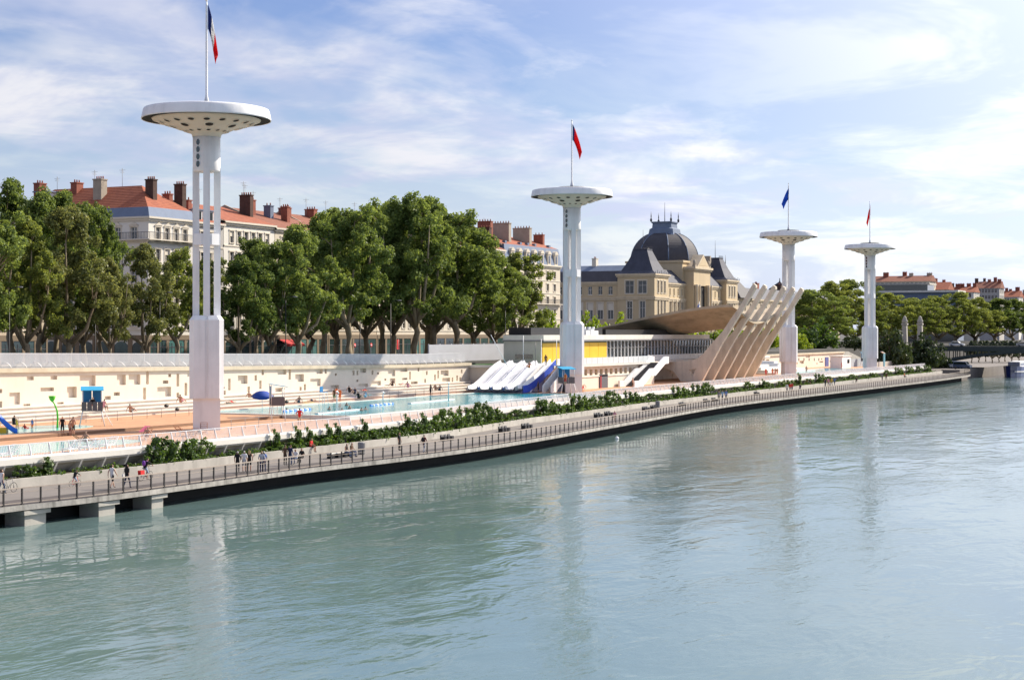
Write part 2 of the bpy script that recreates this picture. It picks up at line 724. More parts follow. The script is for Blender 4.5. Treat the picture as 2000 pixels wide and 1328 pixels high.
# piers at the downstream end
piers = thing('promenade_piers', 'weathered concrete piers under the promenade edge at the left', 'piers', (0, 0, 0))
for k, (px, w) in enumerate(((-75, 2.2), (66, 2.0), (206, 1.7), (304, 1.3))):
    x = at_y(px, 75.4)
    x = at_y(px, edge_y(x) + 0.5)
    y = edge_y(x)
    b = MB()
    b.box(-w / 2, w / 2, 0.35, 2.0, -2.5, 0.95)
    b.box(-w / 2 - 0.25, w / 2 + 0.25, 0.15, 2.3, 0.70, 0.975)
    b.build('pier', M_CONC, piers, (x, y, 0))

# gravel toe of the bank
mb = MB()
r_ = random.Random(4)
for k in range(260):
    x = r_.uniform(60, 84)
    y = edge_y(x) + r_.uniform(-0.3, 2.6) + max(0, (x - 76) * 0.25)
    s_ = r_.uniform(0.12, 0.4)
    mb.sphere((x, y, -0.12 + r_.uniform(0, 0.2)), (s_, s_ * r_.uniform(0.6, 1), s_ * 0.55), 6, 4)
g = struct(mb.build('bank_stones', mat('river stones', (0.16, 0.14, 0.11), 0.9, 0.3, 1.5)), 'stuff')
g['label'] = 'loose brown stones at the foot of the first pier'
g['category'] = 'stones'

# kerb wall and planting bed
mb = MB()
kx = [-40 + 4 * i for i in range(128)]
for i in range(len(kx) - 1):
    x0, x1 = kx[i], kx[i + 1]
    a, b = kerb_y(x0), kerb_y(x1)
    v = [(x0, a, Z_PROM - 0.3), (x0, a, 2.05), (x0, a + 0.3, 2.05), (x0, a + 0.3, 1.3), (x1, b, Z_PROM - 0.3), (x1, b, 2.05), (x1, b + 0.3, 2.05), (x1, b + 0.3, 1.3)]
    mb.add(v, [(0, 4, 5, 1), (1, 5, 6, 2), (2, 6, 7, 3)], 0)
w = mb.build('planter_wall', M_CONC)
tag(w, 'long low grey concrete wall between promenade and planting bed', 'wall')
mb = MB()
for i in range(len(kx) - 1):
    x0, x1 = kx[i], kx[i + 1]
    mb.add([(x0, kerb_y(x0) + 0.3, 1.9), (x1, kerb_y(x1) + 0.3, 1.9), (x1, kerb_y(x1) + 3.0, 1.95), (x0, kerb_y(x0) + 3.0, 1.95)], [(0, 1, 2, 3)], 0)
struct(mb.build('planting_bed', mat('soil', (0.06, 0.05, 0.03), 0.95, 0.3, 1.0)))

# pool deck slab: overhanging beam in front, leaning wall under it
mb = MB()
dx = [-40 + 4 * i for i in range(124)]
for i in range(len(dx) - 1):
    x0, x1 = dx[i], dx[i + 1]
    a, b = deck_y(x0), deck_y(x1)
    mb.add([(x0, a + 0.5, Z_DECK), (x1, b + 0.5, Z_DECK), (x1, 99.5, Z_DECK), (x0, 99.5, Z_DECK)], [(0, 1, 2, 3)], 0)
    mb.add([(x0, 99.5, Z_DECK), (x1, 99.5, Z_DECK), (x1, 99.5, Z_UP), (x0, 99.5, Z_UP)], [(0, 1, 2, 3)], 1)
    mb.add([(x0, 99.5, Z_UP), (x1, 99.5, Z_UP), (x1, 119.5, Z_UP), (x0, 119.5, Z_UP)], [(0, 1, 2, 3)], 0)
struct(mb.build('pool_deck', [M_DECK, mat('deck riser', (0.22, 0.13, 0.08), 0.8)]))
mb = MB()
for i in range(len(dx) - 1):
    x0, x1 = dx[i], dx[i + 1]
    a, b = deck_y(x0), deck_y(x1)
    prof = [(1.4, 1.9), (0.55, 2.55), (0.0, 2.74), (-0.12, 2.9), (-0.12, 3.32), (0.0, 3.44), (0.52, 3.44), (0.52, 3.3)]
    for (p0, p1) in zip(prof, prof[1:]):
        mb.add([(x0, a + p0[0], p0[1]), (x1, b + p0[0], p0[1]), (x1, b + p1[0], p1[1]), (x0, a + p1[0], p1[1])], [(0, 1, 2, 3)], 0)
pw = mb.build('deck_parapet', M_CONC2)
tag(pw, 'long white concrete edge beam of the pool deck above the planting', 'parapet')
for k in range(0, 150):
    x = 62 + 2.6 * k
    if x > 450:
        break
    a = deck_y(x)
    if k == 0:
        b_ = MB()
        b_.xprism([(1.3, 1.95), (0.3, 2.1), (-0.1, 2.85), (0.6, 2.7)], -0.1, 0.1)
        fin_me = b_.mesh('fin')
        fin_me.materials.append(M_CONC2)
    o = link('fin', fin_me, pw, (x, a, 0))

# back retaining wall with recessed relief, sunlit, and the terraces in front of it


def coping(x):
    if x < 128:
        return 8.9 + (128 - x) * 0.008
    if x < 212:
        return 8.9 - (x - 128) * 0.0125
    return 7.85


def relief_wall(name, x0, x1, y, z0, ztop, label, seed, cell=0.5, dens=0.12):
    r = random.Random(seed)
    nx = int((x1 - x0) / cell)
    rows_n = 9
    cx = (x1 - x0) / nx
    D = np.zeros((nx, rows_n))
    tries = int(nx * rows_n * dens)
    for _ in range(tries):
        i, j = r.randrange(1, nx - 5), r.randrange(0, rows_n - 1)
        kind = r.random()
        d = r.choice((0.26, 0.34, 0.42))
        if kind < 0.40:
            w_, h_ = 1, r.choice((1, 2, 2, 3, 4))
        elif kind < 0.55:
            w_, h_ = r.choice((2, 3, 4)), 1
        else:
            w_, h_ = r.choice((3, 4, 5)), r.choice((2, 3, 3))
        if D[max(0, i - 1):i + w_ + 1, max(0, j - 1):j + h_ + 1].max() > 0:
            continue
        D[i:i + w_, j:j + h_] = d
    b = MB()

    def zz(i, j):
        x = x0 + i * cx
        return z0 + (ztop(x) - z0) * j / rows_n
    for i in range(nx):
        xa, xb = x0 + i * cx, x0 + (i + 1) * cx
        for j in range(rows_n):
            d = D[i, j]
            yy = y + d
            b.add([(xa, yy, zz(i, j)), (xb, yy, zz(i + 1, j)), (xb, yy, zz(i + 1, j + 1)), (xa, yy, zz(i, j + 1))], [(0, 1, 2, 3)])
            if i + 1 < nx and D[i + 1, j] != d:
                y2 = y + D[i + 1, j]
                b.add([(xb, yy, zz(i + 1, j)), (xb, y2, zz(i + 1, j)), (xb, y2, zz(i + 1, j + 1)), (xb, yy, zz(i + 1, j + 1))], [(0, 1, 2, 3)])
            if j + 1 < rows_n and D[i, j + 1] != d:
                y2 = y + D[i, j + 1]
                b.add([(xa, yy, zz(i, j + 1)), (xb, yy, zz(i + 1, j + 1)), (xb, y2, zz(i + 1, j + 1)), (xa, y2, zz(i, j + 1))], [(0, 1, 2, 3)])
    t_ = thing(name, label, 'wall', (0, 0, 0))
    b.build('wall_face', M_CREAM, t_)
    c = MB()
    n = 40
    for i in range(n):
        xa, xb = x0 + (x1 - x0) * i / n, x0 + (x1 - x0) * (i + 1) / n
        za, zb = ztop(xa), ztop(xb)
        c.add([(xa, y - 0.28, za), (xb, y - 0.28, zb), (xb, y - 0.28, zb + 0.42), (xa, y - 0.28, za + 0.42), (xa, y + 1.2, za + 0.42), (xb, y + 1.2, zb + 0.42), (xa, y + 0.4, za), (xb, y + 0.4, zb)],
              [(0, 1, 2, 3), (3, 2, 5, 4), (6, 7, 1, 0)])
    c.build('coping', mat('weathered coping', (0.55, 0.48, 0.36), 0.85, 0.12, 0.4, stain=0.15), t_)
    return t_


BW_Y = 117.0
BW_X1 = 229.0
relief_wall('relief_wall', 60, BW_X1, BW_Y, 4.9, lambda x: coping(x) - 0.42, 'sunlit cream wall with recessed blocks behind the near pool terraces', 5)
st = struct(thing('terrace_steps', 'x', 'x'))
del st['label'], st['category']
for k in range(4):
    b = MB()
    zt0 = 4.05 + 0.34 * k
    b.box(80, BW_X1 - 1.5, 113.1 + k * 1.0, BW_Y + 0.5, 3.4, zt0 - 0.1)
    b.box(79.9, BW_X1 - 1.4, 112.95 + k * 1.0, BW_Y + 0.52, zt0 - 0.099, zt0)  # overhanging nosing added to throw a shadow line on the riser
    b.build('step', M_STEP, st)
# ------------------------------------------------------------------ lighting towers


def make_tower_meshes():
    P = {}
    b = MB()
    # foot: two slabs with a slot between them
    b.box(-1.25, -0.22, -1.25, 1.25, -0.3, 2.75)
    b.box(0.22, 1.25, -1.25, 1.25, -0.3, 2.75)
    b.box(-0.22, 0.22, -0.75, 0.75, -0.3, 2.75)
    P['foot'] = (b, [M_WHITE])
    # block: chamfered square with a groove down every face
    b = MB()
    h, c, g = 1.58, 0.42, 0.16
    side = [(-h + c, -h), (-g, -h), (-g, -h + 0.14), (g, -h + 0.14), (g, -h), (h - c, -h)]
    poly = []
    for k in range(4):
        ca, sa = math.cos(k * math.pi / 2), math.sin(k * math.pi / 2)
        poly += [(x * ca - y * sa, x * sa + y * ca) for x, y in side]
    b.prism(poly, 2.70, 10.0)
    top = [(x * 0.80, y * 0.80) for x, y in poly]
    n = len(poly)
    b.add([(x, y, 10.0) for x, y in poly] + [(x, y, 10.42) for x, y in top], [(i, (i + 1) % n, n + (i + 1) % n, n + i) for i in range(n)] + [tuple(range(n, 2 * n))])
    P['block'] = (b, [M_WHITE])
    b = MB()
    b.box(-0.05, 0.32, -1.66, -1.55, 3.55, 3.72)
    P['vent'] = (b, [M_DARK])
    P['columns'] = []
    for k in range(4):
        th = k * math.pi / 2
        b = MB()
        cx, cy = 0.98 * math.cos(th), 0.98 * math.sin(th)
        b.cbox(cx, cy, 10.2, 0.62, 0.62, 14.0, rot=th)
        P['columns'].append(b)
    b = MB()
    b.lathe([(1.28, 17.0), (1.28, 18.05)], 8, rot=0, smooth=False)
    P['collar'] = (b, [M_WHITE])
    b = MB()
    b.tube([(0, 0, 10.3), (0, 0, 24.2)], 0.13, 8)
    for k in range(28):
        z = 10.6 + k * 0.48
        b.tube([(-0.28, 0.18, z), (0.28, 0.18, z)], 0.025, 5)
    b.tube([(-0.28, 0.18, 10.3), (-0.28, 0.18, 24.2)], 0.03, 5)
    b.tube([(0.28, 0.18, 10.3), (0.28, 0.18, 24.2)], 0.03, 5)
    P['ladder'] = (b, [M_WHITE2])
    b = MB()
    b.lathe([(1.24, 23.85), (1.30, 24.0), (1.30, 27.3)], 16, smooth=True)
    P['head'] = (b, [M_WHITE])
    b = MB()
    b.lathe([(1.31, 27.1), (1.38, 27.35), (1.62, 27.55), (5.0, 28.66), (5.06, 28.78)], 48, caps=False)
    P['reflector_cone'] = (b, [M_UNDER])
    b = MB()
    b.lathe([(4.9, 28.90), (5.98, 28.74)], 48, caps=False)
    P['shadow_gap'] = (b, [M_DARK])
    b = MB()
    b.lathe([(5.95, 28.72), (6.02, 28.70), (6.0, 28.85), (5.86, 29.55), (5.78, 29.70), (5.55, 29.76), (2.6, 29.82), (0.001, 29.86)], 64, caps=False)
    P['rim'] = (b, [M_WHITE])
    b = MB()
    for k in range(20):
        th = 2 * math.pi * k / 20
        b.cbox(2.1 * math.cos(th), 2.1 * math.sin(th), 29.75, 0.25, 0.5, 0.34, rot=th)
    b.lathe([(2.25, 30.09), (2.2, 30.14)], 24)
    P['louvre_ring'] = (b, [M_BLACK])
    b = MB()
    b.lathe([(0.26, 29.9), (0.24, 30.5), (0.13, 31.0), (0.10, 39.3), (0.06, 39.9)], 8)
    b.sphere((0, 0, 39.95), 0.13, 8, 6)
    P['flagpole'] = (b, [M_WHITE2])
    return P


def lamp_openings(root):
    # floodlight openings, three rings: near-black discs carry the shade of the holes
    for (n, r, R_, off) in ((14, 1.95, 0.22, 0.2), (8, 3.05, 0.44, 0.1), (18, 4.15, 0.34, 0.0)):
        z = 27.55 + (r - 1.62) / (5.0 - 1.62) * (28.66 - 27.55)
        tilt = math.atan2(28.66 - 27.55, 5.0 - 1.62)
        for k in range(n):
            th = 2 * math.pi * (k + off) / n
            d = link('lamp_opening', disc_mesh(R_), root, (r * math.cos(th), r * math.sin(th), z - 0.03))
            d.rotation_euler = Euler((0, -tilt, th), 'XYZ')


_DISC = {}


def disc_mesh(R_):
    if R_ not in _DISC:
        b = MB()
        b.lathe([(0.001, 0.0), (R_ * 0.9, 0.0)], 14, mat=0, caps=False)
        b.lathe([(R_ * 0.86, -0.004), (R_, -0.05), (R_ * 1.1, -0.02), (R_ * 1.1, 0.06)], 14, mat=1, caps=False)
        me = b.mesh('lamp_opening')
        me.materials.append(M_DARK)
        me.materials.append(M_UNDER)
        _DISC[R_] = me
    return _DISC[R_]


TP = make_tower_meshes()
TM = {}
for k_, v_ in TP.items():
    if k_ == 'columns':
        TM['columns'] = []
        for b in v_:
            me = b.mesh('column')
            me.materials.append(M_WHITE)
            TM['columns'].append(me)
    else:
        me = v_[0].mesh(k_)
        for q in v_[1]:
            me.materials.append(q)
        TM[k_] = me
port = MB()
port.lathe([(0.001, 0.01), (0.21, 0.01)], 12, mat=1, sy=1.45, caps=False)
port.lathe([(0.20, 0.0), (0.25, 0.03), (0.25, -0.1)], 12, mat=0, sy=1.4, caps=False)
PORT_ME = port.mesh('porthole')
PORT_ME.materials.append(M_WHITE2)
PORT_ME.materials.append(M_GLASSD)

TOWERS = [
    # px, y(inland), label, portholes seen, group facing
    (403.5, 94.4, 'tall white lighting tower with flying saucer top nearest at the left'),
    (1117, 99.5, 'white saucer topped lighting tower beside the big water slide'),
    (1540, 100.6, 'white saucer topped lighting tower just right of the leaning concrete ribs'),
    (1699, 97.3, 'farthest and smallest white saucer lighting tower near the bridge'),
]
TPOS = []
for k, (px, y, lab) in enumerate(TOWERS):
    x = at_y(px, y)
    TPOS.append((x, y))
    rz = rad(36)
    t_ = thing('lighting_tower', lab, 'tower', (x, y, 3.6), rz, 'lighting towers along the pool')
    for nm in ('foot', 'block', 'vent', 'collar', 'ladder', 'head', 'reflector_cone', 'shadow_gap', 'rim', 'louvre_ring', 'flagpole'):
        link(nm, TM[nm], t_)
    for me in TM['columns']:
        link('column', me, t_)
    # portholes face the camera's left
    if k != 2:
        back = math.atan2(-y, -x)
        ang = back - rad(37) - rz
        for q in range(4):
            o = link('porthole', PORT_ME, t_)
            zc_ = 26.55 - q * 0.68
            o.location = (1.31 * math.cos(ang), 1.31 * math.sin(ang), zc_)
            o.rotation_euler = Euler((rad(90), 0, ang + rad(90)), 'XYZ')
    lamp_openings(t_)

# flags: cloth hanging almost limp from each pole


def flag(base, h, length, lean, bands, label, phase, name='flag'):
    # drooping cloth: hoist along pole, fly end falls
    b = MB()
    nu, nv = 18, 8
    rows = []
    for i in range(nu + 1):
        u = i / nu
        row = []
        for j in range(nv + 1):
            v = j / nv
            out = lean * (u ** 0.9) * (0.75 + 0.25 * (1 - v))
            drop = length * 0.93 * u * (0.72 + 0.28 * u)
            fold = 0.22 * math.sin(u * 5 + v * 7 + phase) * u
            z = h - v * 2.3 * (1 - 0.52 * u) - drop
            row.append((out, fold + 0.12 * math.sin(v * 9 + phase) * u, z))
        rows.append(row)
    for i in range(nu):
        mi = bands[min(int((i + 0.5) / nu * len(bands)), len(bands) - 1)]
        o = len(b.v)
        b.grid([rows[i], rows[i + 1]], 0)
        for q in range(nv):
            b.m[-1 - q] = mi
    th = math.atan2(-CA, SA)     # picture right
    o = b.build(name, FLAGM, None, base, th)
    tag(o, label, 'flag', 'flags on the towers')
    md = o.modifiers.new('thick', 'SOLIDIFY')
    md.thickness = 0.012
    return o


def mat_flag(name, col, rough):
    m = mat(name, col, rough)
    nt = m.node_tree
    b_ = nt.nodes['Principled BSDF']
    out = nt.nodes['Material Output']
    t = nt.nodes.new('ShaderNodeBsdfTranslucent')
    t.inputs[0].default_value = (*col, 1)
    mx = nt.nodes.new('ShaderNodeMixShader')
    mx.inputs[0].default_value = 0.5
    nt.links.new(b_.outputs[0], mx.inputs[1])
    nt.links.new(t.outputs[0], mx.inputs[2])
    nt.links.new(mx.outputs[0], out.inputs[0])
    return m


FLAGM = [mat_flag('flag blue', (0.01, 0.04, 0.22), 0.7), mat_flag('flag white', (0.75, 0.75, 0.75), 0.7), mat_flag('flag red', (0.75, 0.01, 0.015), 0.7), mat_flag('flag bright blue', (0.02, 0.12, 0.55), 0.7)]
zt = 3.6
flag((TPOS[0][0] + 0.05, TPOS[0][1] - 0.12, zt), 39.6, 4.9, 0.95, [0, 1, 2], 'limp blue white and red flag above the nearest tower', 0.3)
flag((TPOS[1][0] + 0.05, TPOS[1][1] - 0.12, zt), 39.4, 4.4, 1.35, [0, 2, 2, 2, 2, 2], 'drooping red flag with a dark blue top above the slide tower', 1.1)
f3 = flag((TPOS[2][0] - 0.05, TPOS[2][1] - 0.1, zt), 39.0, 3.6, -1.5, [3], 'blue flag above the third tower behind the ribs', 2.0)
flag((TPOS[3][0], TPOS[3][1] - 0.12, zt), 39.0, 4.2, -0.95, [2], 'narrow red flag above the farthest tower', 0.9)
# ------------------------------------------------------------------ pools and the pool buildings


def pool(name, x0, x1, y0, y1, z):
    b = MB()
    b.quad((x0, y0, z), (x1, y0, z), (x1, y1, z), (x0, y1, z))
    w_ = struct(b.build(name, M_POOL))
    c = MB()
    e = 0.55
    c.box(x0 - e, x1 + e, y0 - e, y0, z - 0.5, z + 0.06)
    c.box(x0 - e, x1 + e, y1, y1 + e, z - 0.5, z + 0.06)
    c.box(x0 - e, x0, y0, y1, z - 0.5, z + 0.06)
    c.box(x1, x1 + e, y0, y1, z - 0.5, z + 0.06)
    struct(c.build(name + '_edge', M_CONC2))


pool('swimming_pool', 151.5, 219.5, 91.6, 110.5, 3.70)
pool('far_swimming_pool', 352, 402, 98.0, 109.0, 3.72)
for nm, cx, cy, rx, ry, z in (('paddling_pool', 98, 91.2, 17.0, 3.9, Z_DECK), ('splash_pool', 116, 106.3, 11, 3.7, Z_UP)):
    b = MB()
    n = 40
    pts = [(cx + rx * math.copysign(abs(math.cos(2 * math.pi * k / n)) ** 0.7, math.cos(2 * math.pi * k / n)), cy + ry * math.copysign(abs(math.sin(2 * math.pi * k / n)) ** 0.7, math.sin(2 * math.pi * k / n))) for k in range(n)]
    b.prism(pts, z - 0.05, z + 0.02)
    struct(b.build(nm, M_PADDLE))

# terrace block with niches facing the river
TX0, TX1, TY = BW_X1, 272.0, 103.5
tb = thing('terrace_building', 'cream terrace wall with a row of square niches under the glazed pavilion', 'building', (TX0, TY, Z_DECK))
b = MB()
nich0, nich1 = at_y(1139, TY) - TX0, at_y(1262, TY) - TX0
nz0, nz1 = 5.75 - Z_DECK, 6.65 - Z_DECK
H = Z_TERR - Z_DECK - 0.35
L_ = TX1 - TX0
nn = 13
pitch = (nich1 - nich0) / nn
w_ = 1.15
b.add([(0, 0, 0), (L_, 0, 0), (L_, 0, nz0), (0, 0, nz0)], [(0, 1, 2, 3)])
b.add([(0, 0, nz1), (L_, 0, nz1), (L_, 0, H), (0, 0, H)], [(0, 1, 2, 3)])
edges = [0.0]
for k in range(nn):
    a = nich0 + (k + 0.5) * pitch - w_ / 2
    edges += [a, a + w_]
    y2 = 0.55
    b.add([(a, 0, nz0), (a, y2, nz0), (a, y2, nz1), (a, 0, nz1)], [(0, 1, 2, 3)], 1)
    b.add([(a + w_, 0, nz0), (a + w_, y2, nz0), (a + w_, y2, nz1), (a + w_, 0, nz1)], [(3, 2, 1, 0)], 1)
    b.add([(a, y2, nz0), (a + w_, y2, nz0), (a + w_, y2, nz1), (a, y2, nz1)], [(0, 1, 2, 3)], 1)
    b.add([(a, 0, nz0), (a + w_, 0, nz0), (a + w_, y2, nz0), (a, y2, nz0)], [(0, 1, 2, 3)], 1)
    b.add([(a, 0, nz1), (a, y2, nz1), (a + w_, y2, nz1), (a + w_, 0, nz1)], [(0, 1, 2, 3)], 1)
edges.append(L_)
for a, c in zip(edges[0::2], edges[1::2]):
    b.add([(a, 0, nz0), (c, 0, nz0), (c, 0, nz1), (a, 0, nz1)], [(0, 1, 2, 3)])
b.add([(0, 16, 0), (0, 0, 0), (0, 0, H), (0, 16, H)], [(0, 1, 2, 3)])
b.add([(L_, 0, 0), (L_, 16, 0), (L_, 16, H), (L_, 0, H)], [(0, 1, 2, 3)])
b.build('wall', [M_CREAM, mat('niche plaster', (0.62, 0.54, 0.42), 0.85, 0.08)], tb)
b = MB()
b.box(-0.5, L_ + 0.3, -0.75, 15.6, H, H + 0.35)
b.box(L_ + 0.31, L_ + 76, 2.6, 15.6, H + 0.002, H + 0.34)
b.build('slab', M_CONC2, tb)
b = MB()
b.box(-0.06, L_, -0.12, 0.0, nz0 - 0.28, nz0 - 0.08)
b.build('ledge', M_CONC2, tb)
# relief ribs of the end wall
for k, (yy, zz, hh) in enumerate(((3, 0.8, 1.6), (5.4, 1.4, 1.0), (8, 0.5, 1.8), (10.6, 1.7, 0.9), (12.2, 0.9, 1.4))):
    b = MB()
    b.box(-0.09, 0.0, yy, yy + 0.7, zz, zz + hh)
    b.build('relief_block', M_CREAM, tb)
relief_wall('relief_wall', 272.3, 345.0, 112.5, 3.4, lambda x: Z_TERR - 0.8, 'shaded cream relief wall under the pavilion behind the leaning ribs', 21, 0.6, 0.05)
# service door
dxp = at_y(1170, TY) - TX0
b = MB()
b.box(dxp, dxp + 3.4, -0.12, 0.02, 0.16, 2.45)
d_ = b.build('door', mat('grey door', (0.10, 0.10, 0.115), 0.5, 0.05), tb)
b = MB()
b.box(dxp + 0.1, dxp + 0.75, -0.16, -0.12, 0.25, 2.2)
b.build('open_leaf', mat('dark red cloth', (0.25, 0.02, 0.03), 0.8), d_)
# terrace parapet: frosted glass panels between posts
xp = 1.0
glass_f = mat('frosted parapet glass', (0.62, 0.66, 0.66), 0.35, 0.04, 0.4)
k = 0
while xp < L_ + 46:
    if not (at_y(1262, TY) - TX0 < xp < at_y(1288, TY) - TX0):
        if k == 0:
            g_ = MB()
            g_.box(0.05, 2.15, -0.03, 0.0, 0.06, 1.02)
            gm = g_.mesh('parapet_panel')
            gm.materials.append(glass_f)
            g_ = MB()
            g_.box(-0.03, 0.03, -0.06, 0.02, 0, 1.06)
            pm = g_.mesh('parapet_post')
            pm.materials.append(M_WHITE2)
            k = 1
        link('parapet_panel', gm, tb, (xp, -0.6 if xp < L_ - 2 else 2.75, H + 0.35))
        link('parapet_post', pm, tb, (xp, -0.6 if xp < L_ - 2 else 2.75, H + 0.35))
    xp += 2.2
b = MB()
b.box(0.4, 9.0, 0.3, 14.8, H + 0.354, H + 0.40)
b.build('lawn', mat('terrace lawn', (0.10, 0.26, 0.05), 0.9, 0.2, 1.5, 0.3, 20), tb)

# glazed pavilion on the terrace
PY = 108.0
PX0, PX1 = at_y(1057, PY), at_y(1393, PY)
PD = 6.4
pv = thing('glazed_pavilion', 'long low pavilion with yellow panels and dark glass front under the concrete sail', 'building', (PX0, PY, Z_TERR))
PL = PX1 - PX0
zt_ = 11.05 - Z_TERR
yx0, yx1 = 0.3, at_y(1186, PY) - PX0
b = MB()
b.box(0, yx0, 0.0, PD, 0, zt_)
b.build('side_wall', mat('pavilion grey render', (0.50, 0.48, 0.45), 0.8, 0.05), pv)
b = MB()
b.box(-0.05, 0.0, 1.4, 4.4, 0.9, 1.6)
b.build('strip_window', M_GLASSD, pv)
b = MB()
b.box(yx0, PL, 0.35, PD, 0.0, zt_)
b.build('dark_interior', M_GLASSD, pv)
n = 7
for k in range(n):
    a = yx0 + 0.3 + (yx1 - yx0 - 0.3) * k / n
    c = yx0 + 0.3 + (yx1 - yx0 - 0.3) * (k + 1) / n
    b = MB()
    b.box(a + 0.04, c - 0.04, 0.05, 0.30, 0.0, zt_ - 0.25)
    b.build('yellow_panel', M_YEL, pv)
b = MB()
b.box(yx0 + 0.1, yx1, 0.10, 0.34, zt_ - 0.245, zt_ - 0.01)
b.build('panel_head', mat('dull green metal', (0.10, 0.12, 0.07), 0.6), pv)
n = 34
mm_ = MB()
mm_.box(-0.05, 0.05, 0.0, 0.30, 0, zt_ - 0.02)
mull = mm_.mesh('mullion')
mull.materials.append(M_WHITE2)
glx = [yx1 + (PL - yx1) * (k / n) for k in range(n + 1)]
pm_ = MB()
gw = (PL - yx1) / n
pm_.box(0.06, gw - 0.06, 0.18, 0.22, 0.1, zt_ - 0.1)
pane_me = pm_.mesh('pane')
pane_me.materials.append(M_GLASSD)
for k, a in enumerate(glx):
    link('mullion', mull, pv, (a, 0, 0))
    if k < n:
        link('pane', pane_me, pv, (a, 0, 0))
b = MB()
b.box(yx1, PL, -0.04, 0.28, 2.35, 2.43)
b.build('transom', M_GREY, pv)
b = MB()
b.box(-0.3, PL - 2, -0.55, PD + 0.2, zt_, zt_ + 0.22)
b.build('roof_slab', M_GREY, pv)
fx0 = -0.2
b = MB()
b.box(fx0, at_y(1381, PY) - PX0, -0.5, PD, zt_ + 0.225, zt_ + 1.0)
b.build('fascia', M_CONC2, pv)
b = MB()
u0, u1 = 1.0, at_y(1168, PY + 3) - PX0
b.box(u0, u1, 2.2, 6.0, zt_ + 1.0, zt_ + 2.15)
b.build('plant_room', M_BLACK, pv)
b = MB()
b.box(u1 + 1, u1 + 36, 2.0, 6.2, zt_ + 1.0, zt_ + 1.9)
b.build('shade_block', M_BLACK, pv)  # black block, shade below the sail put into its colour
for k, px in enumerate((1143, 1152, 1160)):
    x = at_y(px, PY + 1) - PX0
    b = MB()
    b.cbox(x, 1.2, zt_ + 1.0, 1.4, 1.4, 0.7 + 0.2 * (k % 2))
    b.lathe([(0.3, 0), (0.3, 0.4)], 10, (x, 1.2, zt_ + 1.9))
    b.build('roof_fan', M_WHITE2, pv)

# leaning concrete ribs, each a plate across the bank
RX = 289.0
rib_px = [(1370, 742), (1333, 747), (1327, 737), (1315, 725), (1297, 718), (1280, 715), (1280, 707), (1348, 705), (1362, 700), (1372, 692), (1389, 672), (1413, 645), (1425, 626), (1447, 595), (1467, 560), (1471, 554), (1476, 557), (1476, 562), (1455, 597), (1427, 643), (1407, 676), (1391, 706)]
hole_px = [(1345.5, 722.5), (1360, 720), (1351, 735.5)]
rib_px = [(p, q + (4 if 735 < q else 0)) for p, q in rib_px]
rib = [at_x(px, py, RX) for px, py in rib_px]
hole = [at_x(px, py, RX) for px, py in hole_px]
M_RIB = mat('board marked concrete', (0.70, 0.62, 0.51), 0.85, 0.10, 0.5, 0.3, 4, stain=0.22)


def poly_with_hole(outer, inner):
    # bridge the hole to the nearest outer vertex so the plate stays one polygon
    best = min(((o[0] - i[0]) ** 2 + (o[1] - i[1]) ** 2, a, c) for a, o in enumerate(outer) for c, i in enumerate(inner))
    _, a, c = best
    area = lambda P: sum(P[k][0] * P[(k + 1) % len(P)][1] - P[(k + 1) % len(P)][0] * P[k][1] for k in range(len(P)))
    inn = inner[c:] + inner[:c]
    if area(outer) * area(inn) > 0:
        inn = [inn[0]] + inn[1:][::-1]
    return outer[:a + 1] + inn + [inn[0]] + outer[a:]


rib_poly = poly_with_hole(rib, hole)
from mathutils.geometry import tessellate_polygon


def plate(poly_outer, poly_hole, x0, x1):
    b = MB()
    loops = [[Vector((0, y, z)) for y, z in poly_outer]]
    if poly_hole:
        loops.append([Vector((0, y, z)) for y, z in poly_hole])
    flat = [v for l in loops for v in l]
    tris = tessellate_polygon(loops)
    n = len(flat)
    v = [(x0, p.y, p.z) for p in flat] + [(x1, p.y, p.z) for p in flat]
    f = [tuple(t) for t in tris] + [tuple(n + i for i in reversed(t)) for t in tris]
    o = 0
    for l in loops:
        k = len(l)
        for i in range(k):
            j = (i + 1) % k
            f.append((o + i, o + j, n + o + j, n + o + i))
        o += k
    b.add(v, f)
    return b


RIBW, RIBP = 0.95, 6.0
ords = ['first', 'second', 'third', 'fourth', 'fifth', 'sixth']
b = plate(rib, hole, 0, RIBW)
rib_me = b.mesh('rib')
rib_me.materials.append(M_RIB)
grp = 'leaning concrete ribs'
for k in range(6):
    o = link('leaning_rib', rib_me, None, (RX + k * RIBP, 0, 0))
    lab = ('nearest leaning concrete rib with a triangular hole at its foot' if k == 0 else
           'farthest leaning concrete rib, rightmost of the row' if k == 5 else
           '%s leaning concrete rib counted from the glazed pavilion' % ords[k])
    tag(o, lab, 'rib', grp)

# concrete sail carried by the ribs
X0 = RX - 1.2


def line_of(pts, x):
    return sorted(at_x(px, py, x) for px, py in pts)


def interp(T, y):
    if y <= T[0][0]:
        return T[0][1]
    for (a, c), (d, e) in zip(T, T[1:]):
        if y <= d:
            return c + (e - c) * (y - a) / (d - a)
    return T[-1][1]


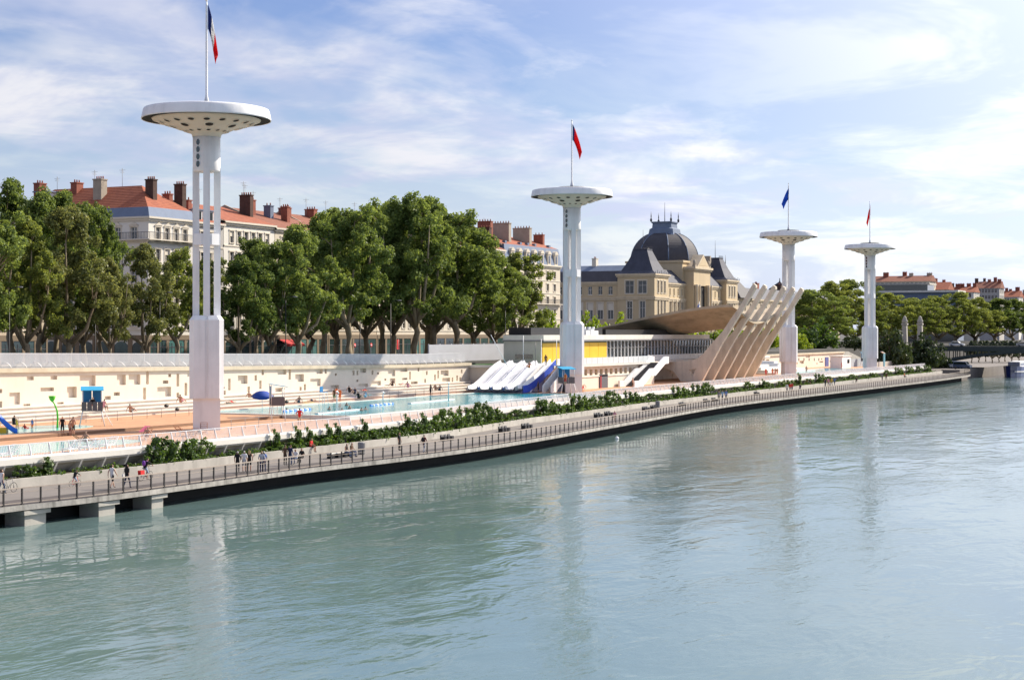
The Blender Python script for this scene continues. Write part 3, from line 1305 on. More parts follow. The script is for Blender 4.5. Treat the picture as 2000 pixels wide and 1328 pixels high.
near = line_of([(1168, 642), (1200, 636.5), (1226, 631), (1275, 621), (1326, 611.5), (1370, 604.5), (1414, 600), (1432, 600)], X0)
XK = X0 + 8
keel = line_of([(1170, 648), (1190, 654), (1240, 657), (1300, 656), (1326, 651), (1370, 645), (1416, 639), (1446, 634), (1475, 630)], XK)
ya, yb = near[0][0], near[-1][0]
rows_t, rows_b = [], []
NV = 40
cols = [(0.0, 0.0), (0.06, 0.12), (0.14, 0.36), (0.26, 0.80), (0.36, 0.98), (0.46, 1.0), (0.6, 0.85), (0.75, 0.5), (0.9, 0.15), (1.0, 0.0)]
for i in range(NV + 1):
    y = ya + (yb - ya) * i / NV
    zn, zk = interp(near, y), interp(keel, y)
    zk = min(zk, zn - 0.2)
    rb = [(X0 + c * 33.0, y, zn + (zk - zn) * w2) for c, w2 in cols]
    rt = [(p[0], p[1], p[2] + 0.22 + 0.25 * min(1, (yb - y) / 10)) for p in rb]
    rows_b.append(rb)
    rows_t.append(rt)
b = MB()
b.grid([r[::-1] for r in rows_b])
b.grid(rows_t)
for q in (0, -1):
    for i in range(NV):
        b.add([rows_b[i][q], rows_b[i + 1][q], rows_t[i + 1][q], rows_t[i][q]], [(0, 1, 2, 3)])
for q in (0, NV):
    for j in range(len(cols) - 1):
        b.add([rows_b[q][j], rows_b[q][j + 1], rows_t[q][j + 1], rows_t[q][j]], [(0, 1, 2, 3)])
sail = b.build('concrete_sail', mat('weathered sail concrete', (0.52, 0.42, 0.30), 0.85, 0.18, 0.3, 0.2, 4, stain=0.25))
tag(sail, 'curved brown concrete sail canopy reaching back over the pavilion', 'canopy')

# white zigzag staircase down from the terrace
SX0 = 256.0
zl = Z_UP
prof_top = [(-1.3, 1.0), (1.2, 1.0), (6.0, 2.9), (8.0, 2.9), (12.6, 4.75), (14.5, 4.75)]
sc_ = thing('zigzag_staircase', 'white concrete staircase with two flights down to the pool deck', 'staircase', (SX0, 0, zl))
for yy in (103.0, 100.4):
    poly = prof_top + [(14.5, 3.6), (12.8, 3.5), (8.2, 1.65), (6.2, 1.65), (2.4, 0.0), (-1.3, 0.0)]
    b = MB()
    b.yprism([(x, z) for x, z in poly][::-1], yy - 0.15, yy + 0.15)
    b.build('balustrade', M_WHITE, sc_)
for k in range(20):
    u = k / 20
    x = 1.4 + u * 11.4
    z = u * 3.75
    b = MB()
    b.box(x, x + 0.62, 100.56, 102.84, z - 0.15, z + 0.19)
    b.build('stair_tread', mat('dark treads', (0.09, 0.085, 0.09), 0.8), sc_)

# second relief wall, terraces and outbuilding by the far pool
N0, N1 = 374.0, at_y(1648, 117)
relief_wall('relief_wall', N0, N1, 117.0, Z_UP, lambda x: 6.9, 'far stretch of cream relief wall between the third and fourth towers', 9, 0.9, 0.03)
n2 = bpy.data.objects['relief_wall.002']
for k, px in enumerate((1561, 1571, 1581, 1591, 1600)):
    b = MB()
    b.lathe([(0.001, 0), (0.42, 0)], 12, caps=False)
    o = b.build('wall_porthole', M_DARK, n2)
    o.location = (at_y(px, 116.9), 116.98, hz(702, at_y(px, 116.9), 116.9))
    o.rotation_euler = (rad(90), 0, 0)
b = MB()
dd0 = at_y(1612, 116.9)
b.box(dd0, dd0 + 3.2, 116.86, 116.97, Z_UP, Z_UP + 2.4)
b.build('door', mat('blue door', (0.10, 0.12, 0.32), 0.5), n2)
st2 = struct(thing('far_terrace_steps', 'x', 'x'))
del st2['label'], st2['category']
for k in range(5):
    b = MB()
    b.box(345 + 2 * k, 376, 104.0 + k * 2.2, 118.5, Z_DECK + 0.1, Z_DECK + 0.6 + 0.5 * k)
    b.build('step', M_CONC2, st2)
b = MB()
b.yprism([(N1 - 1, 3.6), (N1 + 30, 3.6), (N1 + 26, 4.6), (N1 + 6, 7.3), (N1 - 1, 7.3)], 117.3, 119.5)
o = b.build('ramp_wall', M_CONC)
tag(o, 'grey sloping ramp wall at the far end of the relief wall', 'wall')
b = MB()
cbx = at_y(1637, 108)
b.box(cbx, cbx + 8.5, 107.0, 110, Z_UP, Z_UP + 2.9)
ob = thing('white_cabin', 'small white cabin by the far pool beside the last tower', 'cabin', (0, 0, 0))
b.build('wall', M_WHITE, ob)
b = MB()
b.box(cbx - 0.2, cbx + 8.7, 106.8, 110.2, Z_UP + 2.9, Z_UP + 3.1)
b.build('roof', M_CONC2, ob)
b = MB()
b.box(cbx + 5, cbx + 7, 106.93, 107.0, Z_UP + 1.2, Z_UP + 2.2)
b.build('window', M_GLASSD, ob)
b = MB()
b.box(at_y(1655, 109), at_y(1705, 109), 109, 109.4, Z_UP, Z_UP + 2.0)
o = b.build('service_wall', mat('grey blue hoarding', (0.34, 0.38, 0.42), 0.7))
tag(o, 'low pale wall behind the farthest tower', 'wall')
b = MB()
b.box(at_y(1712, 104), at_y(1812, 100), 104, 104.4, Z_UP, Z_UP + 1.2)
o = b.build('service_wall', M_CONC)
tag(o, 'long low grey wall closing the deck toward the bridge', 'wall')

# ------------------------------------------------------------------ water slides
sl = thing('water_slide', 'four lane white water slide dropping from the terrace into the pool', 'slide', (0, 0, 0))
SXT, SXB = 229.5, 218.6
for k, yy in enumerate((111.3, 109.3, 107.3, 105.3)):
    rows = []
    for i in range(17):
        u = i / 16
        x = SXT + (SXB - SXT) * u
        bump_ = 0.16 * math.sin(u * math.pi * 2)
        z = 7.85 + (4.0 - 7.85) * (u if u < 0.85 else 0.85 + (u - 0.85) * 0.55) + bump_
        rows.append([(x, yy + dy, z + dz) for dy, dz in ((-0.86, 0.42), (-0.76, 0.42), (-0.62, 0.02), (0, -0.04), (0.62, 0.02), (0.76, 0.42), (0.86, 0.42), (0.86, -0.2), (-0.86, -0.2))])
    b = MB()
    b.grid(rows, 0, False, True)
    b.build('lane', M_WHITE, sl)
M_DIV = mat('slide divider blue', (0.10, 0.17, 0.45), 0.5, 0.05)
for yy in (110.3, 108.3, 106.3):
    b = MB()
    pts = []
    for i in range(17):
        u = i / 16
        pts.append((SXT + (SXB - SXT) * u, yy, 7.95 + (4.0 - 7.85) * (u if u < 0.85 else 0.85 + (u - 0.85) * 0.55) + 0.16 * math.sin(u * math.pi * 2)))
    for a, c in zip(pts, pts[1:]):
        b.beam(a, c, 0.24, 0.3)
    b.build('lane_divider', M_DIV, sl)
b = MB()
b.yprism([(SXT, 3.7), (SXT, 7.6), (SXB + 2, 4.1), (SXB + 2, 3.7)], 104.6, 112.0)
b.build('slide_base', mat('slide side grey', (0.20, 0.25, 0.48), 0.6), sl)
b = MB()
b.box(SXT - 0.2, SXT + 2.4, 101.2, 112.2, 7.35, 7.6)
b.build('platform', M_WHITE, sl)
bs = thing('blue_slide', 'narrow white slide with a bright blue side beside the four lanes', 'slide', (0, 0, 0))
rows = []
rows2 = []
for i in range(17):
    u = i / 16
    x = SXT + (SXB - 0.6 - SXT) * u
    z = 8.0 + (4.05 - 8.0) * (u if u < 0.85 else 0.85 + (u - 0.85) * 0.4) - 0.35 * math.sin(u * math.pi)
    rows.append([(x, 103.4 + dy, z + dz) for dy, dz in ((-0.5, 0.5), (-0.4, 0.5), (-0.34, 0.0), (0.34, 0.0), (0.4, 0.5), (0.5, 0.5), (0.5, -0.2), (-0.46, -0.2))])
    rows2.append([(x, 102.88, z + 0.46), (x, 102.86, z - 0.62), (x, 103.0, z - 0.62), (x, 103.0, z + 0.3)])
b = MB()
b.grid(rows, 0, False, True)
b.build('chute', M_WHITE, bs)
b = MB()
b.grid(rows2, 0, False, True)
b.build('blue_side', mat('deep blue plastic', (0.01, 0.06, 0.45), 0.35, 0.04), bs)
for x in (219.5, 223.0, 226.5):
    b = MB()
    b.tube([(x, 103.2, 3.8), (x, 103.2, 4.0 + (x - 216) * 0.25)], 0.07, 6)
    b.build('support', M_WHITE2, bs)
ss = thing('slide_stair', 'steep grey stair with white sides climbing to the slide platform', 'stair', (0, 0, 0))
for yy in (99.9, 101.2):
    b = MB()
    b.yprism([(221.0, 3.8), (222.6, 3.8), (230.0, 7.7), (231.4, 7.7), (231.4, 8.7), (229.4, 8.7), (221.0, 4.8)][::-1], yy - 0.06, yy + 0.06)
    b.build('side_panel', M_WHITE, ss)
for k in range(16):
    b = MB()
    x = 222.0 + k * 0.5
    b.box(x, x + 0.42, 99.97, 101.13, 3.85 + k * 0.25, 3.92 + k * 0.25)
    b.build('stair_tread', M_GREY, ss)
b = MB()
b.box(222.5, 230, 100.2, 101.0, 3.78, 3.86)
b.yprism([(224.5, 3.8), (231.0, 3.8), (231.0, 7.2)], 100.3, 100.9)
b.build('under_panel', mat('slate side', (0.17, 0.18, 0.21), 0.7), ss)
# ------------------------------------------------------------------ vegetation
M_BARK = mat('plane bark', (0.24, 0.195, 0.13), 0.9, 0.35, 1.2, 0.4, 5)
M_BARK2 = mat('dark bark', (0.05, 0.04, 0.03), 0.9, 0.3, 1.5, 0.4, 5)
LEAF_A = mat_leaf('plane leaves', (0.040, 0.076, 0.020), (0.195, 0.255, 0.072), 0.44, 0.12)
LEAF_B = mat_leaf('bright plane leaves', (0.06, 0.10, 0.024), (0.24, 0.28, 0.075), 0.45, 0.12)
LEAF_C = mat_leaf('dark evergreen leaves', (0.014, 0.030, 0.010), (0.05, 0.075, 0.022), 0.25)
LEAF_D = mat_leaf('vine leaves', (0.022, 0.055, 0.012), (0.10, 0.17, 0.035), 0.35)
LEAF_E = mat_leaf('lime leaves', (0.10, 0.18, 0.02), (0.24, 0.32, 0.05), 0.45)
LEAF_F = mat_leaf('dry plane leaves', (0.048, 0.074, 0.022), (0.20, 0.215, 0.075), 0.40, 0.12)


def leaf_mesh(name, clumps, per, size, seed, spread=1.0):
    """clumps: list of (centre, radius); leaves as bent quads through each clump"""
    r = np.random.RandomState(seed)
    V, Fc = [], []
    for (c, rad_) in clumps:
        n = max(8, int(per * rad_ ** 1.6))
        d = r.normal(size=(n, 3))
        d /= np.linalg.norm(d, axis=1)[:, None]
        q = r.rand(n) ** 0.45
        pos = np.array(c) + d * (q * rad_)[:, None] * np.array([1, 1, 0.85])
        nrm = d * 0.7 + r.normal(size=(n, 3)) * 0.6 + np.array([0, 0, 0.45])
        nrm /= np.linalg.norm(nrm, axis=1)[:, None]
        a = np.cross(nrm, r.normal(size=(n, 3)))
        a /= np.linalg.norm(a, axis=1)[:, None]
        bb = np.cross(nrm, a)
        s1 = size * (0.6 + 0.8 * r.rand(n))[:, None]
        s2 = s1 * 0.75
        p0 = pos - a * s1
        p1 = pos - bb * s2 * 0.8 + nrm * s1 * 0.15
        p2 = pos + a * s1
        p3 = pos + bb * s2 * 0.8 + nrm * s1 * 0.15
        base = len(V) * 0
        V.append(np.stack([p0, p1, p2, p3], 1).reshape(-1, 3))
    V = np.concatenate(V)
    nq = len(V) // 4
    me = bpy.data.meshes.new(name)
    me.vertices.add(len(V))
    me.vertices.foreach_set('co', V.ravel())
    me.loops.add(nq * 4)
    me.loops.foreach_set('vertex_index', np.arange(nq * 4))
    me.polygons.add(nq)
    me.polygons.foreach_set('loop_start', np.arange(nq) * 4)
    me.polygons.foreach_set('loop_total', np.full(nq, 4))
    me.update()
    me.validate()
    return me


def tree_variant(seed, fork=0.30, squat=1.0, ncl=165):
    """unit tree 10 m high, crown about 7 m across; returns trunk mesh, clump list"""
    r = random.Random(seed)
    tb_ = MB()
    h = 10.0
    fz = fork * h
    bend = [(0, 0, -0.15), (r.uniform(-.1, .1), r.uniform(-.1, .1), fz * 0.35), (r.uniform(-.2, .2), r.uniform(-.2, .2), fz * 0.7), (r.uniform(-.25, .25), r.uniform(-.25, .25), fz)]
    tb_.tube(bend, [0.28, 0.22, 0.20, 0.23], 8)
    top = Vector(bend[-1])
    clumps = []
    nl = r.randint(5, 7)
    tips = []
    for i in range(nl):
        th = 2 * math.pi * (i + r.uniform(-.25, .25)) / nl
        reach = r.uniform(1.5, 2.7)
        hh = r.uniform(0.55, 0.86) * h
        if i == 0:
            reach, hh = 0.6, 0.93 * h
        p0 = top - Vector((0, 0, r.uniform(0.0, 0.5)))
        p1 = top + Vector((math.cos(th) * reach * 0.55, math.sin(th) * reach * 0.55, (hh - fz) * 0.18))
        p2 = top + Vector((math.cos(th) * reach * 0.85, math.sin(th) * reach * 0.85, (hh - fz) * 0.55))
        p3 = Vector((top.x + math.cos(th) * reach, top.y + math.sin(th) * reach, hh))
        tb_.tube([p0, p1, p2, p3], [0.15, 0.115, 0.075, 0.02], 6)
        tips += [p2, p3]
        for q in range(3):
            u = r.uniform(0.3, 0.95)
            s_ = p1.lerp(p3, u)
            e_ = s_ + Vector((math.cos(th + r.uniform(-1.3, 1.3)) * r.uniform(.5, 1.3), math.sin(th + r.uniform(-1.3, 1.3)) * r.uniform(.5, 1.3), r.uniform(0.2, 1.1)))
            tb_.tube([s_, s_.lerp(e_, .5) + Vector((0, 0, .1)), e_], [0.05, 0.035, 0.012], 5)
            tips.append(e_)
    # crown lobes: a handful of big lobes at differing heights give the uneven outline
    lobes = []
    lo, hi = fz * 0.92, h
    zc_ = lo + (hi - lo) * 0.5
    for i in range(6):
        th = 2 * math.pi * i / 6 + r.uniform(-.4, .4)
        rr = r.uniform(1.5, 2.35) * squat
        lobes.append((Vector((rr * math.cos(th), rr * math.sin(th), lo + (hi - lo) * r.uniform(0.16, 0.36))), r.uniform(0.8, 1.25)))
    for i in range(7):
        th = 2 * math.pi * i / 7 + r.uniform(-.4, .4)
        rr = r.uniform(1.2, 2.3) * squat
        lobes.append((Vector((rr * math.cos(th), rr * math.sin(th), lo + (hi - lo) * r.uniform(0.40, 0.66))), r.uniform(0.9, 1.45)))
    for i in range(4):
        th = 2 * math.pi * i / 4 + r.uniform(-.6, .6)
        rr = r.uniform(0.4, 1.4) * squat
        lobes.append((Vector((rr * math.cos(th), rr * math.sin(th), lo + (hi - lo) * r.uniform(0.70, 0.86))), r.uniform(0.7, 1.15)))
    lobes.append((Vector((r.uniform(-.4, .4), r.uniform(-.4, .4), h - 0.85)), 0.7))
    lobes.append((Vector((0, 0, zc_)), 1.9))
    for i in range(ncl):
        c, R_ = lobes[i % len(lobes)] if i < 4 * len(lobes) else r.choice(lobes)
        d = Vector((r.gauss(0, 1), r.gauss(0, 1), r.gauss(0, 1))).normalized()
        p = c + d * R_ * (r.random() ** 0.33)
        p.z = min(p.z, h - 0.3)
        if p.z < lo:
            p.z = lo + r.random() * 0.8
        clumps.append((tuple(p), r.uniform(0.26, 0.56)))
    for t_ in tips:
        clumps.append((tuple(t_), r.uniform(0.35, 0.6)))
    return tb_, clumps


TREES = []
for k, (sd, fk, sq) in enumerate(((1, .24, 1.0), (2, .21, 1.08), (3, .25, 0.95), (4, .20, 1.12), (5, .18, 1.0), (6, .11, 1.1), (8, .12, 1.0))):
    tb_, cl = tree_variant(sd, fk, sq)
    tm = tb_.mesh('trunk')
    tm.materials.append(M_BARK)
    cm = leaf_mesh('crown', cl, 500, 0.098, sd)
    cm.materials.append(LEAF_A)
    TREES.append((tm, cm))


def plant_tree(px, y, ytop, halfpx, var, leaf, label, group, z0=Z_QUAY, name='plane_tree', bark=None, sy=None):
    x = at_y(px, y)
    Y = depth(x, y)
    ht = CAMZ + (650 - ytop) * Y / F - z0
    wd = 2 * halfpx * Y / F
    t_ = thing(name, label, 'tree', (x, y, z0), RND.uniform(0, 6.28), group)
    t_.scale = (wd / 5.2, (sy or wd) / 5.2, ht / 10.0)
    a = link('trunk', TREES[var][0], t_)
    c = link('crown', TREES[var][1], t_)
    c.material_slots[0].link = 'OBJECT'
    c.material_slots[0].material = leaf
    if bark:
        a.material_slots[0].link = 'OBJECT'
        a.material_slots[0].material = bark
    return t_


G1 = 'plane trees along the quay'
A_, B_, F_ = LEAF_A, LEAF_B, LEAF_F
QUAY_TREES = [
    (-40, 128, 380, 85, 1, A_, 'tall plane tree cut by the left picture edge, only half its crown showing'),
    (22, 140, 348, 78, 0, A_, 'tall plane tree highest at the far left above the fence'),
    (54, 127, 420, 62, 3, B_, 'pale leaved plane tree with forked trunk at far left'),
    (108, 141, 366, 80, 2, A_, 'tall plane tree with dark leaning trunk left of the red roofed corner house'),
    (133, 126, 402, 78, 4, F_, 'big pale trunked plane tree forking low at the left'),
    (196, 138, 392, 52, 1, A_, 'plane tree touching the left wall of the white corner house'),
    (214, 125, 500, 42, 0, F_, 'thin trunked plane tree in front of the corner house, left of two others'),
    (280, 126, 474, 58, 3, F_, 'yellowish young plane tree in front of the white corner house'),
    (347, 127, 482, 52, 2, B_, 'young bright plane tree just left of the nearest tower'),
    (405, 133, 500, 44, 0, B_, 'plane tree standing behind the shaft of the nearest tower'),
    (472, 127, 500, 55, 4, A_, 'plane tree just right of the nearest tower'),
    (528, 128, 466, 56, 1, A_, 'plane tree before the red awning'),
    (580, 127, 438, 72, 3, A_, 'broad dark plane tree beside the red awning shop'),
    (632, 137, 412, 70, 0, A_, 'dark plane tree before the teal shop windows'),
    (682, 127, 402, 78, 2, A_, 'broad dark plane tree with thick mossy trunk mid row'),
    (718, 138, 400, 62, 4, A_, 'slim trunked dark plane tree behind the thick mossy trunk'),
    (768, 131, 384, 74, 1, A_, 'tall dark plane tree left of the tallest crown'),
    (811, 128, 374, 78, 0, A_, 'tallest dark plane tree in the middle of the quay row'),
    (850, 134, 398, 74, 3, A_, 'dark plane tree right of the tallest crown'),
    (892, 130, 410, 82, 2, A_, 'broad dark plane tree with low spreading limbs near the raised fence'),
    (930, 140, 446, 66, 4, A_, 'dark plane tree in front of the cream mansard house'),
    (965, 130, 492, 62, 1, A_, 'plane tree beside the raised white fence'),
    (78, 135, 374, 74, 3, A_, 'tall plane tree in the back row between the pale forked one and the leaning trunk'),
    (166, 136, 396, 62, 4, A_, 'plane tree in the back row right of the big pale trunk'),
    (500, 139, 462, 58, 2, A_, 'plane tree in the back row left of the red awning'),
    (606, 141, 425, 66, 1, A_, 'plane tree in the back row right of the red awning'),
    (655, 143, 404, 66, 3, A_, 'plane tree in the back row left of the thick mossy trunk'),
    (745, 143, 388, 70, 2, A_, 'plane tree in the back row left of the tall dark pair'),
    (835, 142, 384, 74, 4, A_, 'plane tree in the back row between the tallest crown and its right neighbour'),
    (1012, 133, 492, 58, 0, B_, 'rightmost plane tree of the near row, before the cream mansard house'),
]
for (px, y, yt, hp, v, lf, lab) in QUAY_TREES:
    plant_tree(px, y, yt, hp, v, lf, lab, G1)
G2 = 'plane trees on the far quay'
FAR = [
    (1592, 146, 566, 42, 6, A_, 'dark lower tree at the left end of the far tree row, behind the third tower'),
    (1625, 152, 549, 46, 5, B_, 'tall rounded plane tree between the last two towers'),
    (1668, 150, 546, 46, 6, B_, 'highest plane tree just left of the last tower'),
    (1735, 150, 572, 52, 5, B_, 'plane tree behind the last tower shaft'),
    (1790, 150, 582, 46, 6, B_, 'plane tree behind the two stone pylons'),
    (1828, 150, 577, 46, 5, B_, 'plane tree right above the first stone pylon'),
    (1868, 150, 570, 50, 6, B_, 'yellowest plane tree above the bridge deck'),
    (1905, 150, 580, 44, 5, B_, 'plane tree above the white car on the bridge'),
    (1945, 152, 583, 42, 6, A_, 'dark plane tree right of the yellow one by the bridge'),
    (1978, 152, 584, 40, 5, A_, 'second plane tree from the right picture edge'),
    (2012, 152, 590, 42, 6, A_, 'plane tree cut by the right picture edge'),
]
for (px, y, yt, hp, v, lf, lab) in FAR:
    plant_tree(px, y, yt, hp, v, lf, lab, G2, sy=22)

# rounded bushes and small trees
r_ = random.Random(77)
BUSH = []
for k in range(3):
    cl = []
    for i in range(46):
        d = Vector((r_.gauss(0, 1), r_.gauss(0, 1), abs(r_.gauss(0, .8)))).normalized()
        p = d * r_.uniform(.35, .95)
        cl.append(((p.x, p.y, 0.15 + p.z * 1.0), r_.uniform(.16, .30)))
    me = leaf_mesh('crown', cl, 700, 0.062, 40 + k)
    me.materials.append(LEAF_C)
    st_ = MB()
    for i in range(4):
        th = i * 1.6 + k
        st_.tube([(0, 0, -0.05), (0.2 * math.cos(th), 0.2 * math.sin(th), 0.4), (0.5 * math.cos(th), 0.5 * math.sin(th), 0.85)], [0.06, 0.04, 0.015], 5)
    sm = st_.mesh('stem')
    sm.materials.append(M_BARK2)
    BUSH.append((sm, me))


def bush(px, y, z0, ytop, halfpx, var, leaf, label, name='round_bush', group=None, cat='bush'):
    x = at_y(px, y)
    Y = depth(x, y)
    ht = CAMZ + (650 - ytop) * Y / F - z0
    wd = halfpx * Y / F
    t_ = thing(name, label, cat, (x, y, z0), r_.uniform(0, 6), group)
    t_.scale = (wd * 1.15, wd * 1.15, ht / 1.12)
    link('stem', BUSH[var][0], t_)
    c = link('crown', BUSH[var][1], t_)
    c.material_slots[0].link = 'OBJECT'
    c.material_slots[0].material = leaf
    return t_


bush(1798, 100, 2.4, 651, 44, 0, LEAF_C, 'large dark round bush below the two stone pylons')
bush(1742, 105, 3.0, 644, 36, 1, LEAF_C, 'dark bush directly right of the farthest tower')
bush(1838, 97, 2.4, 690, 20, 2, LEAF_C, 'low dark bush at the right foot of the large round bush')
bush(1668, 122, 7.5, 652, 28, 2, LEAF_C, 'dark bush just left of the farthest tower')
bush(1595, 128, 7.5, 622, 46, 0, LEAF_D, 'bright green round tree right of the third tower, above the relief wall', 'small_tree', None, 'tree')
bush(1563, 126, 7.5, 652, 22, 1, LEAF_E, 'yellow green bush touching the third tower')
G3 = 'lime green shrubs behind the pavilion'
for k, (px, yt, hp, v, lab) in enumerate(((1065, 606, 34, 1, 'lime green shrub between the cream house and the second tower'), (1155, 604, 30, 2, 'lime green shrub right beside the second tower shaft'), (1205, 612, 38, 0, 'lime green shrub above the left tip of the sail'), (1345, 640, 36, 1, 'lime green shrub under the sail beside the ribs'), (1390, 634, 36, 2, 'lime green shrub seen just left of the first rib'), (1440, 636, 44, 0, 'green shrub glimpsed between the leaning ribs'), (1497, 640, 40, 1, 'green shrub behind the upper ribs near the third tower'), (1300, 646, 30, 0, 'lime green shrub under the middle of the sail'))):
    bush(px, 135, Z_QUAY, yt, hp, v, LEAF_E, lab, 'lime_shrub', G3, 'shrub')

# planting along the promenade: climbing vines of differing height
VINE = []
for k in range(5):
    cl = []
    n = (9, 13, 17, 8, 15)[k]
    for i in range(n):
        u = i / n
        if k == 3:      # upright shoots
            cl.append(((r_.uniform(-.25, .25), r_.uniform(-.2, .2), 0.1 + u * 0.9), 0.20 * (1.15 - u * .6)))
        else:
            cl.append(((r_.uniform(-1, 1) * 0.85, r_.uniform(-.35, .35), r_.random() ** 1.3 * (0.8 if k != 1 else 0.95)), r_.uniform(.17, .30)))
    me = leaf_mesh('foliage', cl, 620, 0.085, 60 + k)
    me.materials.append(LEAF_D)
    VINE.append(me)
stem_b = MB()
for i in range(3):
    stem_b.tube([(-.3 + .3 * i, 0, -0.1), (-.25 + .28 * i, .05, .4), (-.4 + .4 * i, 0, .8)], [0.03, 0.025, 0.01], 5)
STEM_ME = stem_b.mesh('stem')
STEM_ME.materials.append(M_BARK2)
# px, top row in the photo, half width px, variant
VINES = [(85, 893, 17, 3), (40, 905, 20, 0), (313, 856, 24, 1), (345, 854, 30, 2), (385, 858, 28, 1), (295, 872, 18, 0), (446, 878, 9, 3), (535, 838, 9, 3), (530, 872, 20, 1), (552, 862, 26, 2), (577, 832, 9, 3), (592, 858, 24, 1), (600, 834, 8, 3),
         (622, 860, 20, 0), (638, 828, 9, 3), (655, 826, 9, 3), (640, 846, 26, 2), (668, 842, 24, 1), (690, 840, 22, 0), (708, 818, 8, 3), (712, 836, 26, 2), (735, 838, 22, 1), (757, 838, 20, 0), (775, 830, 22, 2), (792, 808, 8, 3), (800, 822, 20, 1), (822, 806, 12, 3), (838, 818, 22, 2), (858, 812, 20, 1),
         (872, 800, 24, 1), (890, 806, 18, 0), (922, 792, 24, 2), (945, 787, 26, 1), (968, 792, 22, 2), (988, 806, 12, 0), (1020, 800, 20, 1), (1075, 777, 22, 2), (1068, 783, 18, 1), (1092, 786, 14, 0), (1122, 768, 7, 3), (1112, 790, 16, 0), (1145, 768, 14, 2), (1150, 784, 18, 1), (1170, 778, 16, 1), (1190, 770, 24, 2), (1208, 764, 20, 1), (1228, 776, 16, 0), (1250, 762, 16, 2), (1262, 772, 18, 0), (1285, 768, 18, 1), (1308, 768, 18, 0), (1335, 752, 18, 2), (1348, 760, 14, 1), (1372, 748, 18, 2), (1388, 748, 14, 1),
         (1420, 756, 14, 0), (1445, 754, 16, 0), (1470, 746, 12, 1), (1496, 740, 8, 3), (1505, 746, 14, 1), (1528, 743, 16, 0), (1545, 740, 16, 2), (1562, 728, 8, 3), (1580, 738, 16, 0), (1605, 728, 14, 2), (1622, 735, 14, 1), (1645, 734, 16, 0), (1668, 731, 14, 1), (1690, 730, 12, 0), (1710, 727, 12, 2), (1735, 723, 12, 1), (1758, 716, 12, 2), (1778, 714, 12, 2), (1795, 715, 10, 1), (1812, 712, 10, 2)]
VINES.sort()
UNITS = ['', 'first', 'second', 'third', 'fourth', 'fifth', 'sixth', 'seventh', 'eighth', 'ninth', 'tenth', 'eleventh', 'twelfth', 'thirteenth', 'fourteenth', 'fifteenth', 'sixteenth', 'seventeenth', 'eighteenth', 'nineteenth']
TENS = {2: 'twent', 3: 'thirt', 4: 'fort', 5: 'fift', 6: 'sixt', 7: 'sevent', 8: 'eight', 9: 'ninet'}


def ordinal(n):
    if n < 20:
        return UNITS[n]
    if n % 10 == 0:
        return TENS[n // 10] + 'ieth'
    return TENS[n // 10] + 'y ' + UNITS[n % 10]


def vine_label(k, v):
    look = ('low spreading', 'bushy', 'broad leafy', 'tall thin upright', 'dense')[v]
    return '%s climbing plant, %s from the left in the promenade bed' % (look, ordinal(k + 1))


for k, (px, yt, hp, v) in enumerate(VINES):
    x = at_y(px, 84.0)
    x = at_y(px, kerb_y(x) + 0.9)
    y = kerb_y(x) + 0.9
    Y = depth(x, y)
    ht = max(0.5, CAMZ + (650 - yt) * Y / F - 1.9)
    # a leaf mass spread along the bed: widen along the bank by the foreshortening
    wd = hp * Y / F / 0.62
    t_ = thing('climbing_plant', vine_label(k, v), 'plant', (x, y, 1.9), 0, 'climbing plants in the promenade bed')
    t_.scale = (wd if v != 3 else wd * 2.6, 1.6, ht)
    link('foliage', VINE[v], t_)
    link('stem', STEM_ME, t_)
# low ground cover between them
cl = []
for i in range(1500):
    x = r_.uniform(80, 455)
    cl.append(((x, kerb_y(x) + r_.uniform(0.15, 1.1), 2.0 + r_.uniform(0, .22)), r_.uniform(.22, .42)))
me = leaf_mesh('ground_cover', cl, 55, 0.12, 99)
me.materials.append(LEAF_D)
struct(link('ground_cover', me), 'stuff')
# ------------------------------------------------------------------ town houses
FY = 160.0
M_WALLS = {
    'cream': mat('cream facade', (0.62, 0.55, 0.44), 0.85, 0.06, 0.12, stain=0.10),
    'white': mat('white facade', (0.72, 0.69, 0.63), 0.85, 0.05, 0.12, stain=0.08),
    'buff': mat('buff facade', (0.52, 0.43, 0.32), 0.85, 0.06, 0.12, stain=0.10),
    'stone': mat('ashlar stone', (0.54, 0.43, 0.275), 0.85, 0.07, 0.15, stain=0.12),
    'grey': mat('grey facade', (0.44, 0.42, 0.40), 0.85, 0.05, 0.12, stain=0.1),
    'brown': mat('brown shop front', (0.20, 0.15, 0.10), 0.8, 0.1, 0.2),
}


